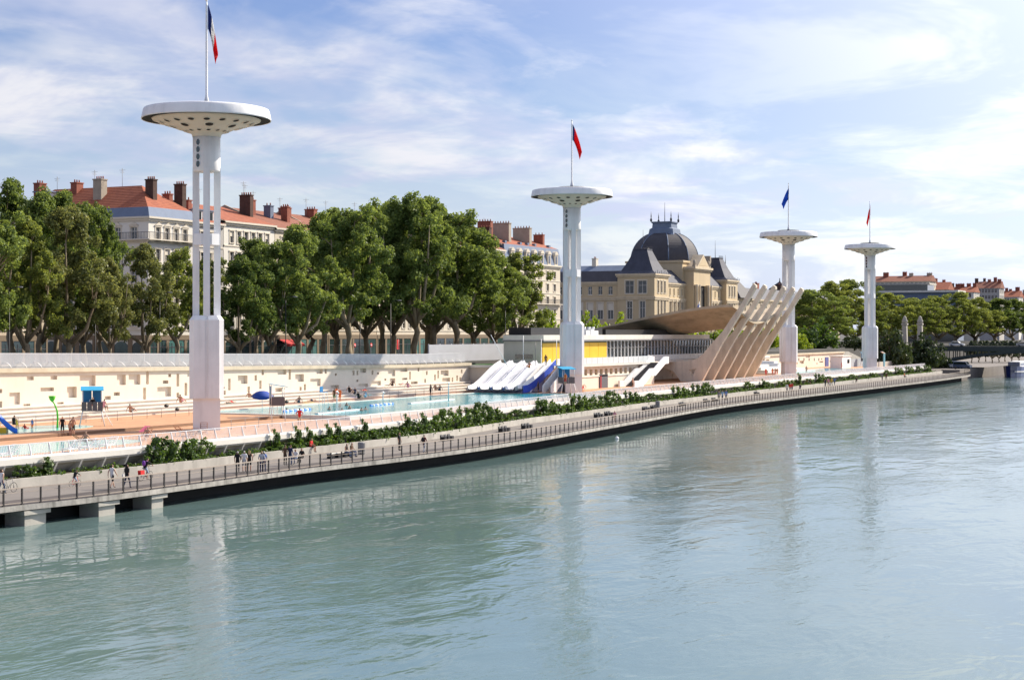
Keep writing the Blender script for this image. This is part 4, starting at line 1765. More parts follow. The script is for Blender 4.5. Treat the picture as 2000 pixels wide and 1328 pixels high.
def mat_tiles(name, c0, c1, pitch=0.45):
    m = mat(name, c0, 0.85, 0.18, 0.5, 0.0)
    nt = m.node_tree
    N, L = nt.nodes.new, nt.links.new
    b = nt.nodes['Principled BSDF']
    tc = N('ShaderNodeTexCoord')
    wv = N('ShaderNodeTexWave')
    wv.wave_type = 'BANDS'
    wv.bands_direction = 'Z'
    wv.inputs['Scale'].default_value = 1.1
    wv.inputs['Distortion'].default_value = 1.2
    wv.inputs['Detail'].default_value = 2
    L(tc.outputs['Object'], wv.inputs['Vector'])
    n = N('ShaderNodeTexNoise')
    n.inputs['Scale'].default_value = 0.9
    n.inputs['Detail'].default_value = 8
    n.inputs['Roughness'].default_value = 0.75
    L(tc.outputs['Object'], n.inputs['Vector'])
    mr = N('ShaderNodeMapRange')
    mr.inputs[1].default_value = 0.3
    mr.inputs[2].default_value = 0.7
    L(n.outputs[0], mr.inputs[0])
    mx = N('ShaderNodeMix')
    mx.data_type = 'RGBA'
    mx.inputs[6].default_value = (*c0, 1)
    mx.inputs[7].default_value = (*c1, 1)
    L(mr.outputs[0], mx.inputs['Factor'])
    m2 = N('ShaderNodeMix')
    m2.data_type = 'RGBA'
    m2.blend_type = 'MULTIPLY'
    m2.inputs['Factor'].default_value = 0.35
    L(mx.outputs[2], m2.inputs[6])
    L(wv.outputs['Color'], m2.inputs[7])
    L(m2.outputs[2], b.inputs['Base Color'])
    bp = N('ShaderNodeBump')
    bp.inputs['Strength'].default_value = 0.5
    bp.inputs['Distance'].default_value = 0.08
    L(wv.outputs['Fac'], bp.inputs['Height'])
    L(bp.outputs[0], b.inputs['Normal'])
    return m


M_TILE = mat_tiles('red clay tiles', (0.27, 0.070, 0.036), (0.44, 0.135, 0.062))
M_TILE2 = mat_tiles('brown clay tiles', (0.22, 0.07, 0.04), (0.32, 0.12, 0.07))
M_ZINC = mat('blue grey zinc', (0.14, 0.18, 0.26), 0.8, 0.1, 0.8)
M_SLATE = mat('slate', (0.05, 0.055, 0.08), 0.75, 0.2, 0.8)
M_SLATE2 = mat('dome slate', (0.055, 0.053, 0.062), 0.75, 0.15, 0.6)
M_BRICK = mat('chimney brick', (0.26, 0.085, 0.055), 0.9, 0.2, 1.5)
M_BRICKD = mat('sooty brick', (0.08, 0.045, 0.035), 0.9, 0.25, 1.5)
M_RENDER = mat('chimney render', (0.36, 0.31, 0.25), 0.9, 0.15, 0.8)
M_FRAME = mat('window frame', (0.62, 0.60, 0.56), 0.6, 0.05, obj=0.25)
M_PANE = mat('window glass', (0.035, 0.04, 0.048), 0.12, 0.3, 0.8, spec=0.7, obj=0.6)
M_SHUT = mat('shutter', (0.40, 0.36, 0.32), 0.7, 0.08, obj=0.3)
M_SHOPG = mat('shop glass', (0.03, 0.055, 0.055), 0.1, 0.3, 0.5, spec=0.7, obj=0.5)
M_IRON = mat('balcony iron', (0.05, 0.055, 0.07), 0.6, 0.1)

_WIN = {}


def win_mesh(w, h, style):
    key = (round(w, 2), round(h, 2), style)
    if key in _WIN:
        return _WIN[key]
    fr = MB()
    t_ = 0.09
    d0, d1 = 0.20, 0.28
    fr.box(-w / 2, -w / 2 + t_, d0, d1, 0, h)
    fr.box(w / 2 - t_, w / 2, d0, d1, 0, h)
    fr.box(-w / 2 + t_, w / 2 - t_, d0, d1, h - t_, h)
    fr.box(-w / 2 + t_, w / 2 - t_, d0, d1, 0, t_)
    fr.box(-0.05, 0.05, d0 + 0.01, d1 - 0.01, t_, h - t_)
    fr.box(-w / 2 + t_, w / 2 - t_, d0 + 0.02, d1 - 0.02, h * 0.62, h * 0.62 + 0.07)
    # sill and moulded surround, proud of the wall
    fr.box(-w / 2 - 0.16, w / 2 + 0.16, -0.14, 0.05, -0.16, -0.01, 1)
    if style != 'plain':
        fr.box(-w / 2 - 0.2, -w / 2 - 0.01, -0.07, 0.03, 0.0, h + 0.02, 1)
        fr.box(w / 2 + 0.01, w / 2 + 0.2, -0.07, 0.03, 0.0, h + 0.02, 1)
        fr.box(-w / 2 - 0.26, w / 2 + 0.26, -0.12, 0.03, h + 0.03, h + 0.25, 1)
    if style == 'pediment':
        fr.yprism([(-w / 2 - 0.35, h + 0.26), (w / 2 + 0.35, h + 0.26), (0, h + 0.75)], -0.2, 0.02, 1)
    if style == 'blind':
        fr.box(-w / 2 + 0.02, w / 2 - 0.02, 0.10, 0.16, h * 0.55, h - 0.01, 1)
    me = fr.mesh('window')
    pn = MB()
    pn.box(-w / 2 + 0.02, w / 2 - 0.02, 0.235, 0.26, 0.03, h - 0.03)
    pm_ = pn.mesh('pane')
    pm_.materials.append(M_PANE)
    _WIN[key] = (me, pm_)
    return _WIN[key]


def facade(parent, loc, rotz, length, z0, z1, cols, rows, wallm, style='trim', depth_=0.3, margin=1.2, wpart='wall', shut=0.0, seed=1):
    """wall sheet with real openings; rows = list of (z, h, w)"""
    r = random.Random(seed)
    xs_ = []
    pitch_ = (length - 2 * margin) / cols
    cxs = [margin + pitch_ * (k + 0.5) for k in range(cols)]
    b = MB()
    zc_ = z0
    for (z, h, w) in rows:
        b.quad((0, 0, zc_), (length, 0, zc_), (length, 0, z), (0, 0, z))
        e = [0.0]
        for c in cxs:
            e += [c - w / 2, c + w / 2]
            x0, x1 = c - w / 2, c + w / 2
            b.quad((x0, 0, z), (x0, depth_, z), (x0, depth_, z + h), (x0, 0, z + h))
            b.quad((x1, depth_, z), (x1, 0, z), (x1, 0, z + h), (x1, depth_, z + h))
            b.quad((x0, 0, z + h), (x0, depth_, z + h), (x1, depth_, z + h), (x1, 0, z + h))
            b.quad((x0, depth_, z), (x0, 0, z), (x1, 0, z), (x1, depth_, z))
        e.append(length)
        for a, c in zip(e[0::2], e[1::2]):
            b.quad((a, 0, z), (c, 0, z), (c, 0, z + h), (a, 0, z + h))
        zc_ = z + h
    b.quad((0, 0, zc_), (length, 0, zc_), (length, 0, z1), (0, 0, z1))
    wl = b.build(wpart, wallm, parent, loc, rotz)
    for ri, (z, h, w) in enumerate(rows):
        st_ = style[ri] if isinstance(style, (list, tuple)) else style
        for c in cxs:
            s2 = st_
            if shut and r.random() < shut and st_ in ('trim', 'plain'):
                s2 = 'blind'
            me, pm_ = win_mesh(w, h, s2)
            if not me.materials:
                me.materials.append(M_FRAME)
                me.materials.append(M_TRIM)
            o = link('window', me, parent)
            cr, sr = math.cos(rotz), math.sin(rotz)
            o.location = (loc[0] + c * cr, loc[1] + c * sr, loc[2] + z)
            o.rotation_euler = (0, 0, rotz)
            link('pane', pm_, o)
    return wl


M_TRIM = mat('stone trim', (0.66, 0.60, 0.50), 0.8, 0.05, 0.3)


def rows_for(nf, zg, ze, hfrac=0.56, w=1.15, topgap=0.5):
    fh = (ze - zg - topgap) / nf
    return [(zg + fh * k + fh * 0.22, fh * hfrac, w) for k in range(nf)]


def chimney(parent, x, y, z, lx, ly, h, m, pots=3):
    b = MB()
    h *= 0.86
    b.cbox(x, y, z, lx, ly, h, 0)
    b.cbox(x, y, z + h, lx + 0.18, ly + 0.18, 0.18, 0)
    c = b.build('chimney', m, parent)
    for k in range(pots):
        q = MB()
        u = (k + 0.5) / pots - 0.5
        q.lathe([(0.12, 0), (0.10, 0.4)], 8, (x + (u * lx if lx >= ly else 0), y + (u * ly if ly > lx else 0), z + h + 0.22))
        q.build('chimney_pot', M_BRICK, c)
    return c


def antenna(parent, x, y, z, h):
    b = MB()
    b.tube([(x, y, z), (x, y, z + h)], 0.035, 5)
    for k in range(4):
        b.tube([(x - 0.5, y - 0.3 + 0.1 * k, z + h - 0.15 - 0.18 * k), (x + 0.5, y + 0.3 - 0.1 * k, z + h - 0.15 - 0.18 * k)], 0.02, 4)
    b.tube([(x, y - 0.6, z + h - 0.3), (x, y + 0.6, z + h - 0.3)], 0.02, 4)
    b.build('antenna', M_GREY, parent)


def shop_floor(parent, x0, x1, zg, n, m, arch=True, teal=()):
    """ground floor: piers between openings, each opening its own dark shop window"""
    L0 = x1 - x0
    pit = L0 / n
    b = MB()
    b.box(0, L0, -0.15, 0.0, zg - 0.75, zg)
    for k in range(n + 1):
        a = max(0, k * pit - 0.32)
        c = min(L0, k * pit + 0.32)
        b.box(a, c, -0.12, 0.0, 0, zg - 0.75)
    b.build('shop_piers', m, parent)
    for k in range(n):
        q = MB()
        a, c = k * pit + 0.33, (k + 1) * pit - 0.33
        if arch:
            pts = [(a, 0)] + [(c, 0)] + [((a + c) / 2 + (c - a) / 2 * math.cos(th), zg - 1.6 + 0.8 * math.sin(th)) for th in [math.pi * i / 8 for i in range(9)]]
            q.yprism(pts[::1], -0.05, -0.02)
        else:
            q.box(a, c, -0.06, -0.02, 0.25, zg - 0.8)
        o = q.build('shop_window', MATS['teal glass'] if k in teal else M_SHOPG, parent)
        f_ = MB()
        f_.box((a + c) / 2 - 0.05, (a + c) / 2 + 0.05, -0.10, -0.06, 0.25, zg - 1.2)
        f_.box(a, c, -0.10, -0.06, zg - 1.9, zg - 1.78)
        f_.build('shop_frame', M_IRON, o)


mat('teal glass', (0.08, 0.19, 0.18), 0.2, 0.15, 0.6, spec=0.6)


def house(label, px0, px1, ze, nf, cols, wallm, roofm, ridge_h, D=18.0, side=None, zg=4.6, hip=False, chims=(), y=FY, shop=(5, True, ()), style='trim', w=1.15, bands=True, balcony=(), mansard=None, ants=(), shut=0.25, seed=3, name='town_house', group='town houses on the quay', shopm='brown'):
    x0, x1 = at_y(px0, y), at_y(px1, y)
    L0 = x1 - x0
    z0 = Z_QUAY
    H = ze - z0
    t_ = thing(name, label, 'house', (x0, y, z0), 0, group)
    rows = rows_for(nf, zg, H, w=w)
    facade(t_, (0, 0, 0), 0, L0, 0, H, cols, rows, wallm, style, seed=seed, shut=shut)
    if side:
        facade(t_, (0, D, 0), -math.pi / 2, D, 0, H, side, rows, wallm, style, seed=seed + 1, wpart='side_wall', shut=shut)
    else:
        b = MB()
        b.quad((0, D, 0), (0, 0, 0), (0, 0, H), (0, D, H))
        b.build('side_wall', wallm, t_)
    b = MB()
    b.quad((L0, 0, 0), (L0, D, 0), (L0, D, H), (L0, 0, H))
    b.quad((L0, D, 0), (0, D, 0), (0, D, H), (L0, D, H))
    b.build('rear_wall', wallm, t_)
    # dark core so windows do not look through
    b = MB()
    b.box(0.34, L0 - 0.34, 0.34, D - 0.34, 0.1, H - 0.1)
    b.build('interior', M_DARK, t_)
    if bands:
        for (z, h, w_) in rows:
            b = MB()
            b.box(-0.1, L0 + 0.0, -0.10, -0.003, z - 0.62, z - 0.42)
            b.box(-0.10, -0.003, -0.10, D, z - 0.62, z - 0.42)
            b.build('string_course', M_TRIM, t_)
    b = MB()
    b.box(-0.45, L0 + 0.1, -0.5, D + 0.3, H, H + 0.3)
    b.box(-0.25, L0 + 0.1, -0.28, D, H - 0.35, H - 0.002)
    b.build('cornice', M_TRIM, t_)
    zr = H + 0.3
    if mansard:
        mh, mm = mansard
        b = MB()
        i = 0.9
        lo = [(-0.35, -0.4), (L0, -0.4), (L0, D), (-0.35, D)]
        hi = [(-0.35 + i, -0.4 + i), (L0, -0.4 + i), (L0, D - i), (-0.35 + i, D - i)]
        b.add([(x, yy, zr) for x, yy in lo] + [(x, yy, zr + mh) for x, yy in hi], [(0, 1, 5, 4), (1, 2, 6, 5), (2, 3, 7, 6), (3, 0, 4, 7), (4, 5, 6, 7)])
        b.build('mansard', mm, t_)
        zr += mh
        ov = -0.6
    else:
        ov = 0.5
    b = MB()
    R0 = D / 2
    if hip == 'deep':
        m0 = L0 / 2
        v = [(-ov, -ov, zr), (L0 + 0.1, -ov, zr), (L0 + 0.1, D + 0.3, zr), (-ov, D + 0.3, zr), (m0, m0, zr + ridge_h), (m0, D - m0 * 0.7, zr + ridge_h)]
        b.add(v, [(0, 1, 4), (1, 2, 5, 4), (2, 3, 5), (3, 0, 4, 5), (3, 2, 1, 0)])
    elif hip:
        v = [(-ov, -ov, zr), (L0 + 0.1, -ov, zr), (L0 + 0.1, D + 0.3, zr), (-ov, D + 0.3, zr), (R0 * 0.9, R0, zr + ridge_h), (L0 - 0.0, R0, zr + ridge_h)]
        b.add(v, [(0, 1, 5, 4), (1, 2, 5), (2, 3, 4, 5), (3, 0, 4), (3, 2, 1, 0)])
    else:
        v = [(-0.15, -ov, zr), (L0 + 0.05, -ov, zr), (L0 + 0.05, D + 0.3, zr), (-0.15, D + 0.3, zr), (-0.15, R0, zr + ridge_h), (L0 + 0.05, R0, zr + ridge_h)]
        b.add(v, [(0, 1, 5, 4), (1, 2, 5), (2, 3, 4, 5), (3, 0, 4), (3, 2, 1, 0)])
        q = MB()
        q.xprism([(-ov, zr - 0.1), (R0, zr + ridge_h + 0.35), (D, zr - 0.1), (D, zr - 0.3), (-ov, zr - 0.3)], -0.45, -0.16)
        q.build('gable_parapet', M_RENDER, t_)
    rf = b.build('roof', roofm, t_)
    for (fx, fy, lx, ly, h, m, pots) in chims:
        # foot of the stack sunk into the slope under it
        if hip == 'deep':
            zz = zr + 0.2
        else:
            zz = zr + ridge_h * (1 - abs(fy - R0) / R0) - 0.8
        chimney(t_, fx * L0, fy, zz, lx, ly, h, m, pots)
    for (fx, fy, h) in ants:
        antenna(t_, fx * L0, fy, zr + ridge_h * 0.8, h)
    for ri in balcony:
        z = rows[ri][0]
        b = MB()
        b.box(-0.9, L0, -0.9, -0.105, z - 0.18, z - 0.02)
        if side:
            b.box(-0.9, -0.105, -0.1, D, z - 0.18, z - 0.02)
        bl = b.build('balcony', M_TRIM, t_)
        b = MB()
        n = int(L0 / 0.28)
        for k in range(n + 1):
            x = -0.85 + (L0 + 0.85) * k / n
            b.box(x - 0.02, x + 0.02, -0.87, -0.83, z - 0.02, z + 0.95)
        b.box(-0.88, L0, -0.88, -0.82, z + 0.95, z + 1.02)
        if side:
            n = int(D / 0.28)
            for k in range(n + 1):
                yy = -0.8 + D * k / n
                b.box(-0.87, -0.83, yy - 0.02, yy + 0.02, z - 0.02, z + 0.95)
            b.box(-0.88, -0.82, -0.8, D, z + 0.95, z + 1.02)
        b.build('balcony_railing', M_IRON, bl)
    if shop:
        n, arch, teal = shop
        shop_floor(t_, x0, x1, zg - 0.55, n, M_WALLS.get(shopm), arch, teal)
    t_['_dims'] = 0
    del t_['_dims']
    return t_, L0, H, zr


W_ = M_WALLS
# left neighbour, mostly behind the trees
house('beige house at the far left edge seen only below the tree crowns', -130, 92, 24.5, 4, 9, W_['buff'], M_TILE2, 3.0, 16, y=157, shop=(9, False, (1,)), seed=2)
# white corner house with hipped red roof
h1, L1, H1, zr1 = house('white corner house with hipped red roof and blue grey zinc band', 290, 379, 29.7, 5, 4, W_['white'], M_TILE, 3.8, 27, side=8, hip='deep', style=['trim', 'trim', 'trim', 'trim', 'pediment'],
      chims=((0.42, 3.2, 1.0, 1.5, 4.9, M_BRICKD, 4), (0.98, 2.5, 1.0, 1.6, 4.6, M_BRICKD, 4), (0.30, 12.0, 1.4, 1.6, 5.2, M_RENDER, 4), (0.45, 18.0, 1.6, 1.2, 5.0, M_BRICK, 3), (0.3, 24.0, 1.6, 1.2, 5.0, M_BRICK, 3)),
      balcony=(4,), mansard=(1.5, M_ZINC), ants=((0.4, 14, 3.4), (0.35, 21, 2.6), (0.5, 9.5, 3.6)), shop=(5, True, (2, 3)), seed=5)
b = MB()
dz = zr1 + 0.6
b.box(0.6, 3.6, 19.8, 22.4, dz, dz + 2.3)
d_ = b.build('dormer', M_WHITE, h1)
b = MB()
b.box(0.3, 3.7, 19.4, 22.8, dz + 2.3, dz + 2.5)
b.build('dormer_roof', M_ZINC, d_)
b = MB()
b.box(0.52, 0.6, 20.3, 21.9, dz + 0.7, dz + 2.0)
b.build('dormer_window', M_PANE, d_)
b = MB()
b.box(-0.14, -0.02, 0.0, 27, 3.3, 4.05)
for k in range(8):
    b.box(-0.12, -0.004, 3.4 * k - 0.4 if k else 0.0, 3.4 * k + 0.4, 0, 3.3)
b.build('shop_piers', M_WALLS['brown'], h1)
for k in range(8):
    q = MB()
    a, c = 3.4 * k + 0.42, min(27, 3.4 * k + 2.98)
    q.xprism([(a, 0), (c, 0), (c, 2.3)] + [((a + c) / 2 + (c - a) / 2 * math.cos(math.pi * i / 8), 2.3 + 0.8 * math.sin(math.pi * i / 8)) for i in range(1, 8)] + [(a, 2.3)], -0.06, -0.02)
    q.build('shop_window', M_SHOPG, h1)
# slim house behind the nearest tower
h2, L2, H2, zr2 = house('narrow grey house with attic dormers directly behind the nearest tower', 380.5, 436, 29.6, 5, 3, W_['grey'], M_TILE, 3.6, 18, chims=((0.3, 7, 0.9, 1.4, 3.0, M_BRICK, 3), (0.8, 6, 0.9, 1.2, 2.6, M_BRICK, 2)), shop=(2, True, (0,)), ants=((0.5, 6, 3),), seed=7)
for fx in (0.2, 0.6):
    b = MB()
    b.box(L2 * fx, L2 * fx + 1.5, 0.8, 4.0, zr2 + 0.1, zr2 + 1.9)
    d_ = b.build('dormer', M_WHITE, h2)
    b = MB()
    b.box(L2 * fx - 0.2, L2 * fx + 1.7, 0.5, 4.2, zr2 + 1.9, zr2 + 2.1)
    b.build('dormer_roof', M_ZINC, d_)
    b = MB()
    b.box(L2 * fx + 0.25, L2 * fx + 1.25, 0.74, 0.8, zr2 + 0.5, zr2 + 1.7)
    b.build('dormer_window', M_PANE, d_)
house('pale house with plain red roof just right of the nearest tower', 437, 536, 30.2, 5, 6, W_['white'], M_TILE, 3.4, 20, chims=((0.98, 5.5, 0.9, 2.2, 4.8, M_BRICKD, 5),), shop=(4, True, ()), ants=((0.3, 8, 3.2), (0.97, 6, 5)), w=1.1, seed=9)
house('house with darker red roof and brick stacks behind the tree tops', 537, 640, 29.9, 5, 6, W_['cream'], M_TILE2, 3.8, 20, chims=((0.18, 7, 0.9, 1.5, 3.6, M_BRICK, 3), (0.42, 6, 1.0, 1.4, 3.2, M_ZINC, 2), (0.6, 4.5, 0.9, 1.3, 3.8, M_BRICK, 3), (0.95, 8.5, 1.2, 2.0, 2.4, M_BRICK, 4)), shop=(5, False, (1, 2, 3)), ants=((0.25, 9, 5), (0.4, 9, 4), (0.9, 9, 3.5)), seed=11)
house('buff house hidden behind the dark middle trees', 641, 735, 29.4, 5, 6, W_['buff'], M_TILE2, 4.4, 20, chims=((0.5, 9, 1.2, 2.0, 2.6, M_BRICK, 4),), shop=(4, False, ()), ants=((0.4, 9, 4), (0.8, 9, 4)), seed=13)
house('cream house hidden behind the tallest plane tree', 736, 850, 29.0, 5, 8, W_['cream'], M_TILE2, 4.2, 20, chims=(), shop=(7, False, (4, 5)), ants=((0.3, 9, 5), (0.7, 9, 4)), seed=15)
house('cream house with massive dark chimney stacks left of the mansard house', 851, 985, 30.0, 5, 9, W_['cream'], M_TILE2, 4.4, 20, chims=((0.62, 6.5, 1.2, 3.0, 3.8, M_BRICKD, 5), (0.78, 5.5, 1.2, 3.0, 3.6, M_BRICKD, 5), (0.97, 4.5, 1.2, 3.2, 4.2, M_BRICKD, 5)), shop=(8, False, ()), ants=((0.55, 9, 4), (0.8, 9, 4.5), (0.7, 9, 3.5)), seed=17)
# cream mansard house ending the row
h4, L4, H4, zr4 = house('tall cream corner house with arched dormers and red roof beside the second tower', 986, 1094, 27.6, 5, 7, W_['cream'], M_TILE, 2.6, 17, hip=False, mansard=(3.9, M_ZINC), balcony=(2,), style='trim', w=1.3, chims=((0.05, 5.5, 1.2, 3.2, 4.6, M_BRICK, 5), (0.30, 5.0, 1.2, 4.0, 4.8, M_RENDER, 6), (0.66, 5.0, 1.2, 4.2, 4.2, M_RENDER, 6), (0.97, 5.0, 1.0, 2.4, 3.0, M_BRICK, 3)), shop=(8, False, ()), ants=((0.2, 8, 4),), seed=19, shut=0.1)
for k in range(7):
    c = 1.2 + (L4 - 2.4) / 7 * (k + 0.5)
    z = H4 + 0.31
    b = MB()
    b.box(c - 0.85, c + 0.85, -0.42, 1.6, z, z + 2.4)
    b.yprism([(c - 1.05, z + 2.4), (c + 1.05, z + 2.4), (c + 0.6, z + 2.95), (c, z + 3.2), (c - 0.6, z + 2.95)], -0.55, 1.4)
    d_ = b.build('dormer', W_['cream'], h4)
    b = MB()
    b.box(c - 0.5, c + 0.5, -0.46, -0.42, z + 0.3, z + 2.1)
    b.build('dormer_window', M_PANE, d_)
    if k in (0, 2, 3, 4, 6):
        b = MB()
        b.cbox(c, 1.6, zr4 - 0.3, 0.9, 0.7, 1.1)
        b.build('roof_light', M_ZINC, h4)

# ------------------------------------------------------------------ domed university palace
UX0, UX1 = at_y(1270, FY), at_y(1433, FY)
UL = UX1 - UX0
uni = thing('domed_palace', 'large sandstone palace with dark slate dome and pavilion roofs behind the sail', 'palace', (UX0, FY, Z_QUAY))
ST = M_WALLS['stone']
Hp = 27.6 - Z_QUAY          # pavilion eaves
Hw = 25.6 - Z_QUAY          # wing eaves
PW = 10.5
urows_p = [(2.0, 4.2, 1.2), (8.0, 5.0, 1.2), (15.0, 3.2, 1.2)]
urows_w = [(2.0, 4.2, 1.3), (8.0, 4.8, 1.3), (14.6, 1.9, 0.85)]


M_UTRIM = mat('ochre stone trim', (0.58, 0.48, 0.34), 0.85, 0.1, 0.4, stain=0.2)


def cornice(parent, x0, x1, y0, y1, z, h=0.45, o=0.5, m=None):
    b = MB()
    b.box(x0 - o, x1 + o, y0 - o, y1 + o, z, z + h)
    b.box(x0 - o * 0.5, x1 + o * 0.5, y0 - o * 0.5, y1 + o * 0.5, z - 0.45, z - 0.003)
    return b.build('cornice', m or M_UTRIM, parent)


def pav(x0, right=False):
    facade(uni, (x0, -1.2, 0), 0, PW, 0, Hp, 3, urows_p, ST, 'trim', margin=1.6, wpart='pavilion_wall')
    facade(uni, (x0, PW - 1.2, 0), -math.pi / 2, PW, 0, Hp, 2, [(2.0, 4.2, 1.5), (8.0, 4.8, 1.5), (14.8, 3.4, 2.4)], ST, 'trim', margin=1.6, wpart='pavilion_wall')
    b = MB()
    b.quad((x0 + PW, -1.2, 0), (x0 + PW, PW - 1.2, 0), (x0 + PW, PW - 1.2, Hp), (x0 + PW, -1.2, Hp))
    b.box(x0 + 0.34, x0 + PW - 0.34, -0.86, PW - 1.6, 0.1, Hp - 0.1)
    b.build('pavilion_wall', ST, uni)
    cornice(uni, x0, x0 + PW, -1.2, PW - 1.2, Hp)
    cornice(uni, x0 - 0.1, x0 + PW, -1.3, PW - 1.2, 13.6, 0.4, 0.25)
    cornice(uni, x0 - 0.1, x0 + PW, -1.3, PW - 1.2, 6.8, 0.3, 0.2)
    # steep flared roof with a flat crown
    prof = [(5.75, 0.45), (4.5, 1.3), (3.1, 3.9), (1.9, 6.7), (1.7, 6.85)]
    b = MB()
    cx, cy = x0 + PW / 2, PW / 2 - 1.2
    for (r0, z0), (r1, z1) in zip(prof, prof[1:]):
        for k in range(4):
            c0, s0 = [(-1, -1), (1, -1), (1, 1), (-1, 1)][k], [(1, -1), (1, 1), (-1, 1), (-1, -1)][k]
            b.quad((cx + c0[0] * r0, cy + c0[1] * r0, Hp + z0), (cx + s0[0] * r0, cy + s0[1] * r0, Hp + z0), (cx + s0[0] * r1, cy + s0[1] * r1, Hp + z1), (cx + c0[0] * r1, cy + c0[1] * r1, Hp + z1))
    b.box(cx - 1.9, cx + 1.9, cy - 1.9, cy + 1.9, Hp + 6.8, Hp + 7.2)
    rf = b.build('pavilion_roof', M_SLATE, uni)
    b = MB()
    for k in range(7):
        u = -2 + 4 * k / 6
        b.tube([(cx + u * 0.9, cy - 1.8, Hp + 7.2), (cx + u * 0.9, cy - 1.8, Hp + 7.8)], 0.06, 4)
    b.tube([(cx, cy, Hp + 7.1), (cx, cy, Hp + 12.4)], [0.1, 0.03], 5)
    b.build('ridge_finial', M_IRON, rf)
    b = MB()
    b.cbox(x0 + PW - 1.2 if not right else x0 + 1.0, cy + 1.0, Hp + 3.0, 1.1, 2.0, 4.6)
    b.build('chimney', M_RENDER, uni)
    q = MB()
    for k in range(9):
        u = k / 8
        q.box(x0 - 0.4 + u * (PW + 0.7), x0 - 0.3 + u * (PW + 0.7), -1.7, -1.6, Hp + 0.45, Hp + 1.0 + 0.35 * (k % 2))
    q.build('roof_cresting', M_IRON, uni)


pav(0.0)
pav(UL - PW, True)
mid = UL / 2
PRT = 7.0
for (a, c, n) in ((PW, mid - PRT, 5), (mid + PRT, UL - PW, 5)):
    facade(uni, (a, 0.4, 0), 0, c - a, 0, Hw, n, urows_w, ST, ['trim', 'trim', 'plain'], margin=0.8)
    b = MB()
    b.box(a, c, 0.8, 14, 0.1, Hw - 0.05)
    b.build('core', ST, uni)
    cornice(uni, a, c, 0.4, 14, Hw, 0.45, 0.45)
    cornice(uni, a + 0.1, c - 0.1, 0.3, 14, 13.4, 0.4, 0.3)
    b = MB()
    b.add([(a, -0.1, Hw + 0.45), (c, -0.1, Hw + 0.45), (c, 14, Hw + 0.45), (a, 14, Hw + 0.45), (a, 4, Hw + 4.2), (c, 4, Hw + 4.2), (c, 10, Hw + 4.6), (a, 10, Hw + 4.6)], [(0, 1, 5, 4), (4, 5, 6, 7), (7, 6, 2, 3), (0, 4, 7, 3), (1, 2, 6, 5)])
    b.build('wing_roof', M_SLATE, uni)
    for k in range(n + 1):
        x = a + 0.8 + (c - a - 1.6) / n * k
        p_ = MB()
        p_.box(x - 0.3, x + 0.3, 0.12, 0.4, 7.3, 12.9)
        p_.box(x - 0.42, x + 0.42, 0.05, 0.4, 12.9, 13.38)
        p_.build('pilaster', M_UTRIM, uni)
# portal with pediment; a near-black sheet up front paints the opening's shade
pz = 22.2
b = MB()
b.box(mid - PRT, mid - 3.0, -2.2, 6, 0, pz)
b.box(mid + 3.0, mid + PRT, -2.2, 6, 0, pz)
b.box(mid - 3.0, mid + 3.0, -2.2, 6, 17.6, pz)
b.box(mid - 3.0, mid + 3.0, 3.0, 6, 0, 17.6)
b.build('portal', ST, uni)
b = MB()
b.box(mid - 2.98, mid + 2.98, -1.85, -1.75, 1.0, 17.5)
b.build('portal_shade', M_DARK, uni)
for x in (mid - 6.0, mid - 3.8, mid + 3.8, mid + 6.0):
    p_ = MB()
    p_.lathe([(0.62, 0), (0.55, 0.6), (0.5, 10.5), (0.7, 11.2)], 12, (x, -2.6, 6.6))
    p_.build('portal_column', M_UTRIM, uni)
cornice(uni, mid - PRT, mid + PRT, -2.3, 6, pz, 0.6, 0.6)
b = MB()
b.yprism([(mid - 5.2, pz + 0.6), (mid + 5.2, pz + 0.6), (mid, pz + 4.2)], -2.6, 3.5)
pd = b.build('pediment', M_UTRIM, uni)
b = MB()
b.yprism([(mid - 3.6, pz + 1.0), (mid + 3.6, pz + 1.0), (mid, pz + 3.5)], -2.66, -2.58)
b.build('pediment_panel', ST, pd)
for sx in (-1, 1):
    q = MB()
    q.sphere((mid + sx * 6.0, -2.0, pz + 1.6), (0.5, 0.5, 1.1), 8, 6)
    q.cbox(mid + sx * 6.0, -2.0, pz + 0.6, 1.0, 1.0, 0.5)
    q.build('statue', M_RENDER, uni)
# drum and four sided dome
dcx, dcy = mid, 9.0
b = MB()
b.box(dcx - 8.3, dcx + 8.3, dcy - 8.3, dcy + 8.3, Hw - 1, 24.6)
b.box(dcx - 8.7, dcx + 8.7, dcy - 8.7, dcy + 8.7, 24.0, 24.55)
b.build('drum', ST, uni)
dome_prof = []
R0, zb, zt2 = 8.5, 24.6, 32.8
for k in range(13):
    th = rad(74) * k / 12
    dome_prof.append((R0 * math.cos(th) ** 0.82 * 1.02, zb + (zt2 - zb) * math.sin(th) / math.sin(rad(74))))


def sq_rows(prof, cx, cy, chamf=0.5):
    rows = []
    for r0, z in prof:
        c = r0 * chamf
        ring = [(r0 - c, -r0), (r0, -r0 + c), (r0, r0 - c), (r0 - c, r0), (-r0 + c, r0), (-r0, r0 - c), (-r0, -r0 + c), (-r0 + c, -r0)]
        rows.append([(cx + x, cy + y, z) for x, y in ring])
    return rows


